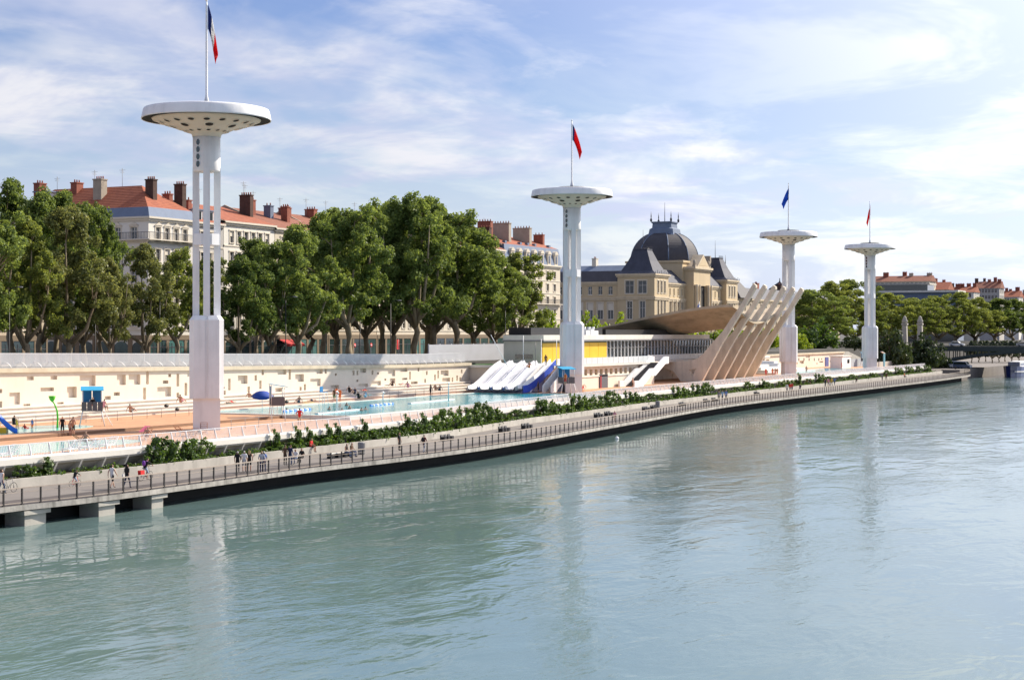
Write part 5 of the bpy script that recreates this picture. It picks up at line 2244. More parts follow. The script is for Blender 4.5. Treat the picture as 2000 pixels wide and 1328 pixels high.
b = MB()
b.grid(sq_rows(dome_prof, dcx, dcy), 0, False, True)
dm = b.build('dome', M_SLATE2, uni)
b = MB()
lp = [(4.1, 31.6), (3.7, 32.6), (3.5, 33.8), (2.9, 34.2), (2.8, 35.4), (3.1, 35.6), (3.1, 35.9), (0.01, 35.95)]
b.grid(sq_rows(lp, dcx, dcy, 0.15), 0, False, True)
b.build('dome_crown', M_ZINC, uni)
b = MB()
for sx in (-1, 1):
    for sy in (-1, 1):
        b.lathe([(0.25, 35.9), (0.35, 36.5), (0.1, 37.0), (0.16, 37.4), (0.02, 38.8)], 6, (dcx + sx * 3.0, dcy + sy * 3.0, 0))
b.tube([(dcx, dcy, 35.9), (dcx, dcy, 41.5)], [0.12, 0.04], 5)
b.build('dome_spire', M_IRON, uni)
for k in range(8):
    th = 0
rb = MB()
for j in range(8):
    line = [sq_rows([p_], dcx, dcy)[0][j] for p_ in dome_prof]
    rb.tube(line, 0.16, 5)
rb.build('dome_rib', M_ZINC, dm)
# south wing running inland
SWL = 46.0
facade(uni, (0.6, PW - 1.2 + SWL, 0), -math.pi / 2, SWL, 0, Hw, 15, [(2.0, 4.2, 1.5), (8.0, 4.4, 1.6), (14.6, 2.2, 1.2)], ST, ['trim', 'blind', 'plain'], margin=0.8, wpart='south_wall')
b = MB()
b.box(1.0, 13, PW - 1.2, PW + SWL - 1.2, 0.1, Hw - 0.05)
b.build('core', ST, uni)
cornice(uni, 0.6, 13, PW - 1.2, PW + SWL - 1.2, Hw, 0.45, 0.4)
cornice(uni, 0.5, 13, PW - 1.1, PW + SWL - 1.3, 13.4, 0.4, 0.25)
b = MB()
y0_, y1_ = PW - 1.2, PW + SWL - 1.2
b.add([(0.2, y0_, Hw + 0.45), (13.4, y0_, Hw + 0.45), (13.4, y1_, Hw + 0.45), (0.2, y1_, Hw + 0.45), (3.2, y0_, Hw + 3.4), (10.4, y0_, Hw + 3.4), (10.4, y1_, Hw + 3.4), (3.2, y1_, Hw + 3.4)], [(0, 4, 7, 3), (1, 2, 6, 5), (0, 1, 5, 4), (3, 7, 6, 2), (4, 5, 6, 7)])
b.build('wing_roof', M_SLATE2, uni)
b = MB()
b.add([(3.2, y0_, Hw + 3.4), (10.4, y0_, Hw + 3.4), (10.4, y1_, Hw + 3.4), (3.2, y1_, Hw + 3.4), (6.2, y0_, Hw + 5.0), (7.4, y0_, Hw + 5.0), (7.4, y1_, Hw + 5.0), (6.2, y1_, Hw + 5.0)], [(0, 4, 7, 3), (1, 2, 6, 5), (0, 1, 5, 4), (3, 7, 6, 2), (4, 5, 6, 7)])
b.build('zinc_ridge', M_ZINC, uni)
chimney(uni, 6.5, PW + 8, Hw + 4.6, 1.6, 1.2, 2.6, M_TRIM, 2)

# ------------------------------------------------------------------ second faculty building, right of the palace
V0, V1 = at_y(1437, 163), at_y(1640, 163)
VL = V1 - V0
fac = thing('slate_roofed_building', 'sandstone building with slate pyramid roofs behind the tops of the ribs', 'building', (V0, 163, Z_QUAY))
Hv = 22.6 - Z_QUAY
facade(fac, (0, 0, 0), 0, VL, 0, Hv, 22, [(1.6, 3.4, 1.3), (6.6, 3.2, 1.3), (11.2, 2.4, 1.2)], M_WALLS['buff'], 'trim', margin=1.0)
facade(fac, (0, 20, 0), -math.pi / 2, 20, 0, Hv, 6, [(1.6, 3.4, 1.3), (6.6, 3.2, 1.3), (11.2, 2.4, 1.2)], M_WALLS['buff'], 'trim', wpart='side_wall')
b = MB()
b.box(0.34, VL, 0.34, 20, 0.1, Hv - 0.05)
b.build('core', M_DARK, fac)
cornice(fac, 0, VL, 0, 20, Hv, 0.5, 0.5)
cornice(fac, -0.05, VL, -0.05, 20, 10.4, 0.35, 0.25)
b = MB()
b.add([(-0.4, -0.4, Hv + 0.5), (VL, -0.4, Hv + 0.5), (VL, 20, Hv + 0.5), (-0.4, 20, Hv + 0.5), (2, 4, Hv + 4.2), (VL, 4, Hv + 4.2), (VL, 16, Hv + 4.2), (2, 16, Hv + 4.2)], [(0, 1, 5, 4), (1, 2, 6, 5), (2, 3, 7, 6), (3, 0, 4, 7), (4, 5, 6, 7)])
b.build('slate_roof', M_SLATE, fac)


def pyr(x, y, hw, z, h, spike):
    b = MB()
    v = [(x - hw, y - hw, z), (x + hw, y - hw, z), (x + hw, y + hw, z), (x - hw, y + hw, z), (x - hw * .45, y - hw * .45, z + h * .62), (x + hw * .45, y - hw * .45, z + h * .62), (x + hw * .45, y + hw * .45, z + h * .62), (x - hw * .45, y + hw * .45, z + h * .62), (x, y, z + h)]
    b.add(v, [(0, 1, 5, 4), (1, 2, 6, 5), (2, 3, 7, 6), (3, 0, 4, 7), (4, 5, 8), (5, 6, 8), (6, 7, 8), (7, 4, 8)])
    o = b.build('pyramid_roof', M_SLATE2, fac)
    b = MB()
    b.lathe([(0.25, 0), (0.12, 0.8), (0.2, 1.2), (0.03, spike)], 6, (x, y, z + h - 0.2))
    b.build('finial', M_IRON, o)


pyr(8, 6, 7.5, Hv + 0.6, 8.6, 5.2)
x_r = at_y(1556, 163) - V0
pyr(x_r, 6, 6.5, Hv + 0.6, 7.0, 0.8)
chimney(fac, at_y(1488, 166) - V0, 5, Hv + 3, 2.0, 1.6, 3.4, M_BRICK, 3)
chimney(fac, at_y(1533, 166) - V0, 5, Hv + 3, 1.6, 1.6, 3.6, M_BRICKD, 3)
chimney(fac, at_y(1545, 166) - V0, 5, Hv + 3, 1.6, 1.6, 3.0, M_RENDER, 3)

# ------------------------------------------------------------------ far right roofs
GF = 'distant houses beyond the bridge'


def far_house(label, px0, px1, x, yeave, yridge, wallm, roofm, D, nch, seed, cols=8, nf=3):
    """house end-on to the camera: long front toward the photographer"""
    r = random.Random(seed)
    y1, y0 = at_x(px0, 600, x)[0], at_x(px1, 600, x)[0]
    ym = (y0 + y1) / 2
    ze = hz(yeave, x, ym)
    zr = hz(yridge, x + D / 2, ym)
    L0 = y1 - y0
    t_ = thing('distant_house', label, 'house', (x, y0, Z_QUAY), 0, GF)
    H = ze - Z_QUAY
    fh = 3.6
    rows = [(H - fh * (nf - k) + 0.9, 2.1, 1.3) for k in range(nf)]
    facade(t_, (0, L0, 0), -math.pi / 2, L0, 0, H, cols, rows, wallm, 'plain', seed=seed)
    facade(t_, (0, 0, 0), 0, D, 0, H, 5, rows, wallm, 'plain', seed=seed, wpart='side_wall')
    b = MB()
    b.box(0.34, D, 0.34, L0, 0.1, H - 0.05)
    b.build('interior', M_DARK, t_)
    b = MB()
    zr -= Z_QUAY
    b.add([(-0.6, -0.5, H), (D, -0.5, H), (D, L0, H), (-0.6, L0, H), (D / 2, -0.5, zr), (D / 2, L0, zr)], [(3, 0, 4, 5), (0, 1, 4), (1, 2, 5, 4), (2, 3, 5), (3, 2, 1, 0)])
    b.build('roof', roofm, t_)
    for k in range(nch):
        fy = (k + 0.5 + r.uniform(-.3, .3)) / nch
        chimney(t_, D / 2 + r.uniform(-2, 2), fy * L0, zr - 1.8, 1.2, r.uniform(1.4, 3.0), r.uniform(3.0, 4.6), r.choice((M_BRICK, M_BRICK, M_BRICKD, M_RENDER)), 3)
    return t_


far_house('long pale block with red roof standing highest behind the last tower', 1690, 1815, 850, 550, 539, W_['cream'], M_TILE2, 16, 5, 1, 14)
far_house('house with bare red roof slope right of the grey modern block', 1796, 1850, 865, 566, 551, W_['buff'], M_TILE, 16, 3, 2, 6)
far_house('pale house under a cluster of brick stacks above the bridge', 1850, 1902, 915, 571, 560, W_['white'], M_TILE, 16, 5, 3, 7)
far_house('tall pale gabled house with dark stacks right of the brick stack cluster', 1900, 1952, 1010, 563, 550, W_['grey'], M_TILE2, 16, 5, 4, 7)
far_house('low red roofed house in the far right row', 1953, 1990, 1090, 580, 568, W_['white'], M_TILE, 16, 3, 5, 6)
far_house('red roofed house cut by the right picture edge', 1988, 2080, 1130, 583, 572, W_['buff'], M_TILE, 16, 3, 6, 12)
# modern grey block
MX = 815.0
my1, my0 = at_x(1702, 600, MX)[0], at_x(1868, 600, MX)[0]
mod = thing('modern_block', 'flat roofed grey glass block among the red roofs behind the last tower', 'building', (MX, my0, Z_QUAY))
ML = my1 - my0
zA, zB, zC = (hz(q, MX, (my0 + my1) / 2) - Z_QUAY for q in (586, 571, 556))
b = MB()
b.box(0, 18, 0, ML, 0, zA)
b.build('lower_storeys', M_GLASSD, mod)
b = MB()
b.box(-1.2, 18, -1.0, ML + 0.5, zB - 0.1, zB + 0.8)
b.build('roof_slab', M_CONC2, mod)
b = MB()
b.box(0.4, 18, 0.4, ML, zA + 0.02, zB - 0.12)
b.build('glazed_storey', M_ZINC, mod)
b = MB()
b.box(3, 18, ML * 0.35, ML, zB + 0.82, zC)
b.build('upper_storey', M_GLASSD, mod)
b = MB()
b.box(2, 18, ML * 0.32, ML + 0.4, zC + 0.02, zC + 0.7)
b.build('top_slab', M_CONC, mod)
for k in range(20):
    q = MB()
    q.box(-0.12, -0.01, 0.4 + k * ML / 20.5, 0.4 + (k + 0.84) * ML / 20.5, zA - 3.2, zA - 0.3)
    q.build('glass_panel', M_ZINC, mod)
# ------------------------------------------------------------------ railings
rl = thing('promenade_railing', 'long dark post railing with pale rails along the promenade edge', 'railing', (0, 0, 0))
pb = MB()
pb.box(-0.05, 0.05, -0.045, 0.045, 0.0, 1.05)
pb.box(-0.10, 0.10, -0.06, 0.06, 0.0, 0.05)
post_me = pb.mesh('post')
post_me.materials.append(M_RAILDK)
pxs = []
x = 66.0
while x < 463:
    pxs.append(x)
    x += 1.5
pts0 = [(x, edge_y(x) + 0.14, Z_PROM) for x in pxs]
for p_ in pts0:
    link('post', post_me, rl, p_)


def ribbon(name, parent, pts, dz, w, h, m):
    b = MB()
    rows = []
    for i, p_ in enumerate(pts):
        a, c = pts[max(i - 1, 0)], pts[min(i + 1, len(pts) - 1)]
        d = Vector((c[0] - a[0], c[1] - a[1], 0)).normalized()
        nx, ny = -d.y, d.x
        z = p_[2] + dz
        rows.append([(p_[0] - nx * w / 2, p_[1] - ny * w / 2, z), (p_[0] + nx * w / 2, p_[1] + ny * w / 2, z), (p_[0] + nx * w / 2, p_[1] + ny * w / 2, z + h), (p_[0] - nx * w / 2, p_[1] - ny * w / 2, z + h)])
    b.grid(rows, 0, False, True)
    return b.build(name, m, parent)


ribbon('top_rail', rl, pts0, 1.05, 0.12, 0.07, M_RAILWD)
ribbon('upper_wire', rl, pts0, 0.80, 0.03, 0.03, M_RAILWD)
ribbon('bottom_rail', rl, pts0, 0.10, 0.06, 0.06, M_RAILWD)

# fence pickets of pool deck edge and quay: too fine to tell apart


def pickets(name, parent, xs_, fy, fz, h, w, m, lean=0.0):
    n = len(xs_)
    V = np.zeros((n, 8, 3))
    for i, x in enumerate(xs_):
        y, z = fy(x), fz(x)
        V[i] = [(x - w, y - w, z), (x + w, y - w, z), (x + w, y + w, z), (x - w, y + w, z), (x - w, y - w + lean, z + h), (x + w, y - w + lean, z + h), (x + w, y + w + lean, z + h), (x - w, y + w + lean, z + h)]
    F_l = np.array([(0, 1, 5, 4), (1, 2, 6, 5), (2, 3, 7, 6), (3, 0, 4, 7)])
    faces = (np.arange(n)[:, None, None] * 8 + F_l[None]).reshape(-1, 4)
    me = bpy.data.meshes.new(name)
    me.from_pydata(V.reshape(-1, 3).tolist(), [], faces.tolist())
    me.materials.append(m)
    o = link(name, me, parent)
    o['kind'] = 'stuff'
    return o


M_PICK = mat('white picket paint', (0.70, 0.71, 0.74), 0.5, 0.03)
df = thing('deck_fence', 'fine white picket fence on the edge of the pool deck', 'fence', (0, 0, 0))
dxs = [64 + 0.16 * k for k in range(int((450 - 64) / 0.16))]
pickets('picket_row', df, dxs, lambda x: deck_y(x) + 0.25, lambda x: 3.44, 0.85, 0.013, M_PICK, 0.12)
pts1 = [(64 + 2.0 * k, deck_y(64 + 2.0 * k) + 0.37, 3.44) for k in range(194)]
ribbon('top_rail', df, pts1, 0.85, 0.06, 0.05, M_PICK)
fb = MB()
fb.beam((0, -0.1, 0), (0, 0.14, 0.9), 0.05, 0.09)
fb.beam((0, 0.0, 0.02), (0, 0.55, 0.0), 0.05, 0.05)
fp_me = fb.mesh('fence_post')
fp_me.materials.append(M_PICK)
for k in range(0, 194):
    link('fence_post', fp_me, df, (64 + 2.0 * k, deck_y(64 + 2.0 * k) + 0.25, 3.44))

qf = thing('quay_fence', 'tall white picket fence on top of the sunlit relief wall', 'fence', (0, 0, 0))
qxs = [62 + 0.145 * k for k in range(int((BW_X1 - 62) / 0.145))]
pickets('picket_row', qf, qxs, lambda x: BW_Y + 0.75, lambda x: coping(x), 1.45, 0.024, M_PICK)
pts2 = [(62 + 2.2 * k, BW_Y + 0.75, coping(62 + 2.2 * k)) for k in range(76)]
ribbon('top_rail', qf, pts2, 1.45, 0.06, 0.05, M_PICK)
ribbon('bottom_rail', qf, pts2, 0.08, 0.05, 0.05, M_GREY)
pr_b = MB()
pr_b.tube([(0.25, -0.75, 0.02), (0.12, -0.7, 0.25), (0.0, -0.45, 0.5), (-0.28, -0.40, 0.62)], [0.05, 0.05, 0.05, 0.035], 6)
pr_b.tube([(0.0, -0.45, 0.5), (0, 0, 0.65)], 0.03, 5)
prop_me = pr_b.mesh('fence_bracket')
prop_me.materials.append(M_WHITE2)
for k in range(75):
    link('fence_bracket', prop_me, qf, (63 + 2.2 * k, BW_Y + 0.7, coping(63 + 2.2 * k)))
# taller screen fence near the pavilion
sf = thing('screen_fence', 'higher stretch of white bar fence between plane trees and pavilion', 'fence', (0, 0, 0))
sx0, sx1 = at_y(838, 122), at_y(986, 122)
pickets('picket_row', sf, [sx0 + 0.16 * k for k in range(int((sx1 - sx0) / 0.16))], lambda x: 122.0, lambda x: Z_QUAY, 2.6, 0.034, M_PICK)
for k in range(8):
    x = sx0 + (sx1 - sx0) * k / 7
    b = MB()
    b.box(x - 0.06, x + 0.06, 122.05, 122.15, Z_QUAY, Z_QUAY + 2.7)
    b.build('fence_post', M_PICK, sf)
# thin masts with guy lines on the terrace
for k, (px, yt, yb_, lab) in enumerate(((992, 654, 712, 'leaning white mast at the left end of the terrace'), (1022, 655, 712, 'white mast left of the yellow panels'), (1046, 668, 715, 'dark slim post on the terrace lawn'), (1057, 662, 712, 'white mast at the left edge of the yellow panels'), (1087, 664, 712, 'white mast close to the second tower'))):
    x, y = at_y(px, 105.5), 105.5
    b = MB()
    b.tube([(x, y, Z_TERR), (x - (1.5 if k == 0 else 0), y + (2 if k == 0 else 0), hz(yt, x, y))], 0.05, 6)
    o = b.build('terrace_mast', M_GREY if k == 2 else M_WHITE2)
    tag(o, lab, 'mast', 'slim masts on the terrace')


def handrail(label, pts, m=M_GREY, h=1.0):
    t_ = thing('handrail', label, 'handrail', (0, 0, 0), 0, 'thin deck handrails')
    for (x, y, z) in pts:
        b = MB()
        b.tube([(x, y, z), (x, y, z + h)], 0.025, 5)
        b.build('post', m, t_)
    for q in (0.5, 0.98):
        b = MB()
        b.tube([(x, y, z + h * q) for x, y, z in pts], 0.02, 5, caps=False)
        b.build('rail', m, t_)
    return t_


handrail('thin rail along the deck behind the near lifeguard stand', [(114 + 2.4 * k, 108.8 + 0.02 * k, Z_UP) for k in range(16)])
handrail('thin rail on the deck between the nearest tower and the main pool', [(131 + 2.2 * k, 92.0 - 0.05 * k, Z_DECK) for k in range(12)])
handrail('short rail on the terrace steps above the splash pool', [(112 + 1.6 * k, 114.0 + 0.6 * k, 4.1 + 0.22 * k) for k in range(5)])
handrail('rail along the terrace foot beside the main pool', [(196 + 2.4 * k, 112.2, Z_UP) for k in range(9)])

# ------------------------------------------------------------------ benches and bins on the promenade
bb = MB()
for k in range(3):
    bb.box(-1.0 + 0.72 * k, -1.0 + 0.72 * k + 0.52, -0.26, 0.26, 0, 0.40)
bl_me = []
for k in range(3):
    q = MB()
    q.xprism([(-0.26, 0), (0.26, 0), (0.28, 0.62), (0.20, 0.60), (0.14, 0.42), (-0.26, 0.42)], -0.27, 0.27)
    me = q.mesh('seat')
    me.materials.append(M_BLACK)
    bl_me.append(me)
q = MB()
q.box(-1.15, 1.15, -0.05, 0.05, 0.06, 0.14)
base_me = q.mesh('base_bar')
base_me.materials.append(M_BLACK)
BENCH = [(873, 860, 'bench of three black seats left of the maroon backpacker'), (985, 843, 'bench of three black seats below the pool slides'), (1029, 837, 'bench of three black seats right of another below the slides'), (1169, 815, 'black bench left of the one with a seated person'), (1189, 812, 'black bench beside the seated person in pale clothes'), (1262, 802, 'black bench left neighbour of the one by the second bin'), (1278, 799, 'black bench right beside the second bin'),
         (1333, 793, 'lone black bench below the nearest rib'), (1380, 786, 'black bench left of the group in blue'), (1396, 784, 'black bench touching the group in blue'), (1478, 771, 'lone black bench below the farthest rib'), (1572, 758, 'black bench with the red topped pair behind it'), (1598, 755, 'black bench next to the group of four'), (1661, 747, 'black bench beside a seated dark figure'), (1716, 742, 'black bench below the farthest tower'), (1766, 737, 'farthest black bench near the bushes')]
for k, (px, py, lab) in enumerate(BENCH):
    x, y = at_z(px, py, Z_PROM)
    t_ = thing('cube_bench', lab, 'bench', (x, y, Z_PROM), 0.05, 'black benches along the promenade')
    for j in range(3):
        o = link('seat', bl_me[0], t_, (-0.85 + 0.85 * j, 0, 0))
    link('base_bar', base_me, t_)
x, y = at_z(665, 893, Z_PROM)
t_ = thing('slab_bench', 'long bench with pale slab on four dark blocks below the vines', 'bench', (x, y, Z_PROM), 0.04)
b = MB()
b.box(-2.1, 2.1, -0.3, 0.3, 0.42, 0.52)
b.build('slab', M_CONC2, t_)
for j in range(4):
    b = MB()
    b.box(-1.95 + 1.12 * j, -1.45 + 1.12 * j, -0.26, 0.26, 0, 0.42)
    b.build('block', M_BLACK, t_)
for px, py, lab in ((706, 887, 'grey cylindrical litter bin beside the long slab bench'), (1284.5, 798, 'grey litter bin beside the benches below the staircase')):
    x, y = at_z(px, py, Z_PROM)
    t_ = thing('litter_bin', lab, 'bin', (x, y, Z_PROM))
    b = MB()
    b.lathe([(0.26, 0), (0.30, 0.05), (0.30, 1.05), (0.25, 1.1)], 14)
    b.build('drum', M_GREY, t_)
    for j in range(14):
        th = 2 * math.pi * j / 14
        b = MB()
        b.cbox(0.315 * math.cos(th), 0.315 * math.sin(th), 0.05, 0.03, 0.07, 1.0, rot=th)
        b.build('slat', mat('bin slat', (0.30, 0.30, 0.30), 0.6), t_)

# ------------------------------------------------------------------ pool furniture


def lifeguard_stand(px, py, z, rotz, label, h=2.3, s=1.0):
    x, y = at_z(px, py, z)
    t_ = thing('lifeguard_stand', label, 'lifeguard stand', (x, y, z), rotz, 'blue roofed lifeguard stands')
    t_.scale = (s, s, s)
    for sx in (-1, 1):
        for sy in (-1, 1):
            b = MB()
            b.tube([(sx * 1.15, sy * 0.75, 0), (sx * 0.85, sy * 0.6, 1.45)], 0.05, 6)
            b.build('leg', M_WHITE2, t_)
    b = MB()
    b.box(-0.95, 0.95, -0.7, 0.7, 1.42, 1.5)
    b.build('platform', M_GREY, t_)
    for k in range(4):
        q = MB()
        q.box(-0.95 + 0.485 * k, -0.95 + 0.485 * k + 0.44, -0.72, -0.68, 1.5, 2.3)
        q.build('guard_panel', mat('guard mesh', (0.13, 0.12, 0.13), 0.7), t_)
    for sx in (-1, 1):
        q = MB()
        q.box(sx * 0.95 - 0.02, sx * 0.95 + 0.02, -0.66, 0.66, 1.5, 2.3)
        q.build('guard_panel', mat('guard mesh', (0.13, 0.12, 0.13), 0.7), t_)
        for sy in (-1, 1):
            q = MB()
            q.tube([(sx * 0.9, sy * 0.68, 1.5), (sx * 0.9, sy * 0.68, 3.45 + 0.15 * sy)], 0.04, 5)
            q.build('post', M_WHITE2, t_)
    for sx in (-1, 1):
        q = MB()
        q.box(sx * 0.44 - 0.40, sx * 0.44 + 0.40, 0.66, 0.70, 2.2, 3.45)
        q.build('back_panel', M_BLUE, t_)
    q = MB()
    q.add([(-1.05, -1.0, 3.35), (1.05, -1.0, 3.35), (1.05, 0.8, 3.66), (-1.05, 0.8, 3.66), (-1.05, -1.0, 3.41), (1.05, -1.0, 3.41), (1.05, 0.8, 3.72), (-1.05, 0.8, 3.72)], [(3, 2, 1, 0), (4, 5, 6, 7), (0, 1, 5, 4), (1, 2, 6, 5), (2, 3, 7, 6), (3, 0, 4, 7)])
    q.build('roof', mat('sky blue roof', (0.04, 0.36, 0.62), 0.4, 0.05), t_)
    q = MB()
    for e in (-0.2, 0.2):
        q.tube([(1.0 + 0.05, e, 1.5), (1.85, e, 0)], 0.03, 5)
    for k in range(6):
        u = (k + 0.5) / 6
        q.box(1.05 + 0.8 * u - 0.08, 1.05 + 0.8 * u + 0.08, -0.2, 0.2, 1.5 - 1.5 * u, 1.53 - 1.5 * u)
    q.build('ladder', M_WHITE2, t_)
    q = MB()
    q.box(-0.25, 0.25, -0.1, 0.35, 1.9, 1.95)
    q.box(-0.25, 0.25, 0.33, 0.38, 1.95, 2.5)
    for sx in (-0.22, 0.22):
        q.box(sx - 0.02, sx + 0.02, -0.08, 0.32, 1.5, 1.9)
    q.build('chair', M_WHITE2, t_)
    return t_


vr = AZ - rad(90) + rad(180)
lifeguard_stand(180, 832, Z_UP, rad(-50), 'lifeguard stand with blue back panels by the splash pool at left')
lifeguard_stand(541, 818, Z_DECK, rad(40), 'lifeguard stand with pale blue roof at the near end of the main pool')
lifeguard_stand(1106, 769, Z_UP, rad(-40), 'lifeguard stand with red cloth in front of the second tower', s=1.05)
lifeguard_stand(1690, 716, Z_UP, rad(-50), 'blue lifeguard stand just left of the farthest tower')
x, y = at_z(1725, 716, Z_UP)
t_ = thing('shower_post', 'white and pale blue panel stand right of the farthest tower', 'stand', (x, y, Z_UP))
b = MB()
b.box(0.8, 1.2, -0.2, 0.2, 0, 3.4)
b.build('post', mat('pale blue panel', (0.25, 0.6, 0.75), 0.5), t_)
b = MB()
b.beam((-1.8, 0, 3.9), (1.3, 0, 3.4), 0.5, 0.12)
b.build('arm', M_WHITE, t_)
# parasol closed blue, and umbrella by the near stand
x, y = at_z(512, 800, Z_UP)
t_ = thing('blue_parasol', 'dark blue tilted parasol beside the main pool lifeguard stand', 'parasol', (x, y, Z_UP))
b = MB()
b.lathe([(1.25, 0.0), (0.8, 0.35), (0.02, 0.6)], 10)
o = b.build('canopy', mat('navy canvas', (0.01, 0.05, 0.30), 0.7), t_)
o.location = (0, 0, 1.55)
o.rotation_euler = (rad(10), rad(-16), 0)
b = MB()
b.tube([(0, 0, 0), (0.05, 0, 2.0)], 0.03, 6)
b.build('pole', M_WHITE2, t_)
# small observation chair
x, y = at_z(632, 792, Z_UP)
t_ = thing('high_chair', 'slim white high chair with blue seat on the far side of the pool', 'chair', (x, y, Z_UP))
for sx in (-1, 1):
    for sy in (-1, 1):
        b = MB()
        b.tube([(sx * 0.45, sy * 0.4, 0), (sx * 0.3, sy * 0.3, 1.6)], 0.03, 5)
        b.build('leg', M_WHITE2, t_)
b = MB()
b.box(-0.35, 0.35, -0.35, 0.35, 1.6, 1.66)
b.build('seat', M_BLUE, t_)
b = MB()
b.box(-0.35, 0.35, 0.3, 0.36, 1.66, 2.3)
b.build('backrest', M_BLUE, t_)

# green flower shower
x, y = at_z(112, 836, Z_UP)
t_ = thing('flower_shower', 'bright green flower shaped water spout in the splash pool', 'water spout', (x, y, Z_UP), AZ - rad(90))
MG = mat('green plastic', (0.10, 0.55, 0.03), 0.35, 0.04)
b = MB()
b.tube([(0, 0, 0), (0.03, 0, 0.9), (-0.02, 0, 1.6), (-0.25, 0, 2.2), (-0.45, 0, 2.5)], [0.10, 0.09, 0.08, 0.07, 0.06], 8)
b.build('stem', MG, t_)
b = MB()
b.lathe([(0.05, -0.05), (0.22, 0.15), (0.34, 0.5), (0.28, 0.52), (0.02, 0.3)], 10, (-0.48, 0, 2.45))
b.build('cup', MG, t_)
# toddler slide
x, y = at_z(12, 846, Z_UP)
t_ = thing('toddler_slide', 'blue and yellow toddler slide at the left picture edge', 'slide', (x, y, Z_UP), AZ - rad(90))
MBL, MY = mat('blue plastic', (0.02, 0.18, 0.75), 0.35, 0.04), mat('yellow plastic', (0.75, 0.45, 0.02), 0.35, 0.04)
rows = []
for i in range(10):
    u = i / 9
    px_, pz_ = -0.6 + 1.5 * u, 1.25 * (1 - u) ** 1.4 + 0.12
    rows.append([(px_, -0.35, pz_ + 0.25), (px_, -0.28, pz_), (px_, 0.28, pz_), (px_, 0.35, pz_ + 0.25), (px_, 0.35, pz_ - 0.1), (px_, -0.35, pz_ - 0.1)])
b = MB()
b.grid(rows, 0, True, True)
b.build('chute', MBL, t_)
b = MB()
b.xprism([(-0.34, 0), (0.34, 0), (0.34, 1.5), (-0.34, 1.5)], -1.1, -0.62)
b.box(-0.62, 0.1, -0.3, 0.3, 0, 0.5)
b.build('steps', MY, t_)
b = MB()
b.tube([(-1.0, -0.36, 1.4), (-1.0, -0.36, 2.0), (-1.0, 0.36, 2.0), (-1.0, 0.36, 1.4)], 0.05, 6)
b.build('hoop', mat('orange plastic', (0.8, 0.22, 0.02), 0.4), t_)

# curved showers in the main pool
for px, py, yt, lab in ((658, 803, 765, 'bent steel water jet in the near part of the main pool'), (748, 790, 766, 'bent steel water jet with spray in the middle of the main pool'), (876, 784, 748, 'bent steel water jet near the slides')):
    x, y = at_z(px, py, 3.8)
    ht = hz(yt, x, y) - 3.8
    b = MB()
    b.tube([(0, 0, 0), (0, 0, ht * 0.85), (0.1, 0.1, ht), (0.9, 0.5, ht * 1.02), (1.5, 0.7, ht * 0.9)], 0.07, 7)
    o = b.build('water_jet', M_WHITE2, None, (x, y, 3.8))
    tag(o, lab, 'water jet', 'water jets in the main pool')
# white floats / lane ropes and foam
for i, (p0, p1, lab) in enumerate((((556, 801), (604, 797), 'lane rope with blue and white floats at the near pool end'), ((725, 790), (766, 786), 'lane rope with white floats toward the slides'))):
    a, c = at_z(*p0, 3.85), at_z(*p1, 3.85)
    t_ = thing('lane_rope', lab, 'lane rope', (0, 0, 0))
    n = 11
    for k in range(n):
        u = k / (n - 1)
        q = MB()
        q.sphere((a[0] + (c[0] - a[0]) * u, a[1] + (c[1] - a[1]) * u, 3.74), (0.35, 0.16, 0.13), 8, 5)
        q.build('float', M_WHITE if k % 2 else MBL, t_)
for k, (p0, p1, lab) in enumerate((((618, 806), (700, 798), 'white divider boom floating in the near pool'), ((800, 786), (885, 778), 'white divider boom floating in the far pool'))):
    a, c = at_z(*p0, 3.84), at_z(*p1, 3.84)
    b = MB()
    b.beam((a[0], a[1], 3.74), (c[0], c[1], 3.74), 0.45, 0.14)
    o = b.build('pool_boom', M_WHITE)
    tag(o, lab, 'boom')

# loungers


def lounger(px, py, z, rotz, label, m=M_TERRA, white=False):
    x, y = at_z(px, py, z)
    t_ = thing('sun_lounger', label, 'sun lounger', (x, y, z), rotz, 'sun loungers on the near deck')
    n = 11
    for k in range(n):
        q = MB()
        u = k / (n - 1)
        if u < 0.62:
            xx, zz, tilt = -0.95 + 1.9 * u, 0.34, 0
        else:
            xx, zz = -0.95 + 1.9 * u - 0.05, 0.34 + (u - 0.62) * 1.5
        q.box(xx - 0.07, xx + 0.07, -0.33, 0.33, zz, zz + 0.03)
        q.build('slat', M_WHITE if white else m, t_)
    for sx in (-0.8, 0.75):
        for sy in (-0.3, 0.3):
            q = MB()
            q.box(sx - 0.03, sx + 0.03, sy - 0.03, sy + 0.03, 0, 0.34)
            q.build('leg', M_WHITE2, t_)
    for sy in (-0.3, 0.3):
        q = MB()
        q.beam((-0.98, sy, 0.31), (0.32, sy, 0.31), 0.05, 0.05)
        q.beam((0.3, sy, 0.31), (0.98, sy, 0.86), 0.05, 0.05)
        q.build('side_rail', M_WHITE2 if white else m, t_)
    return t_


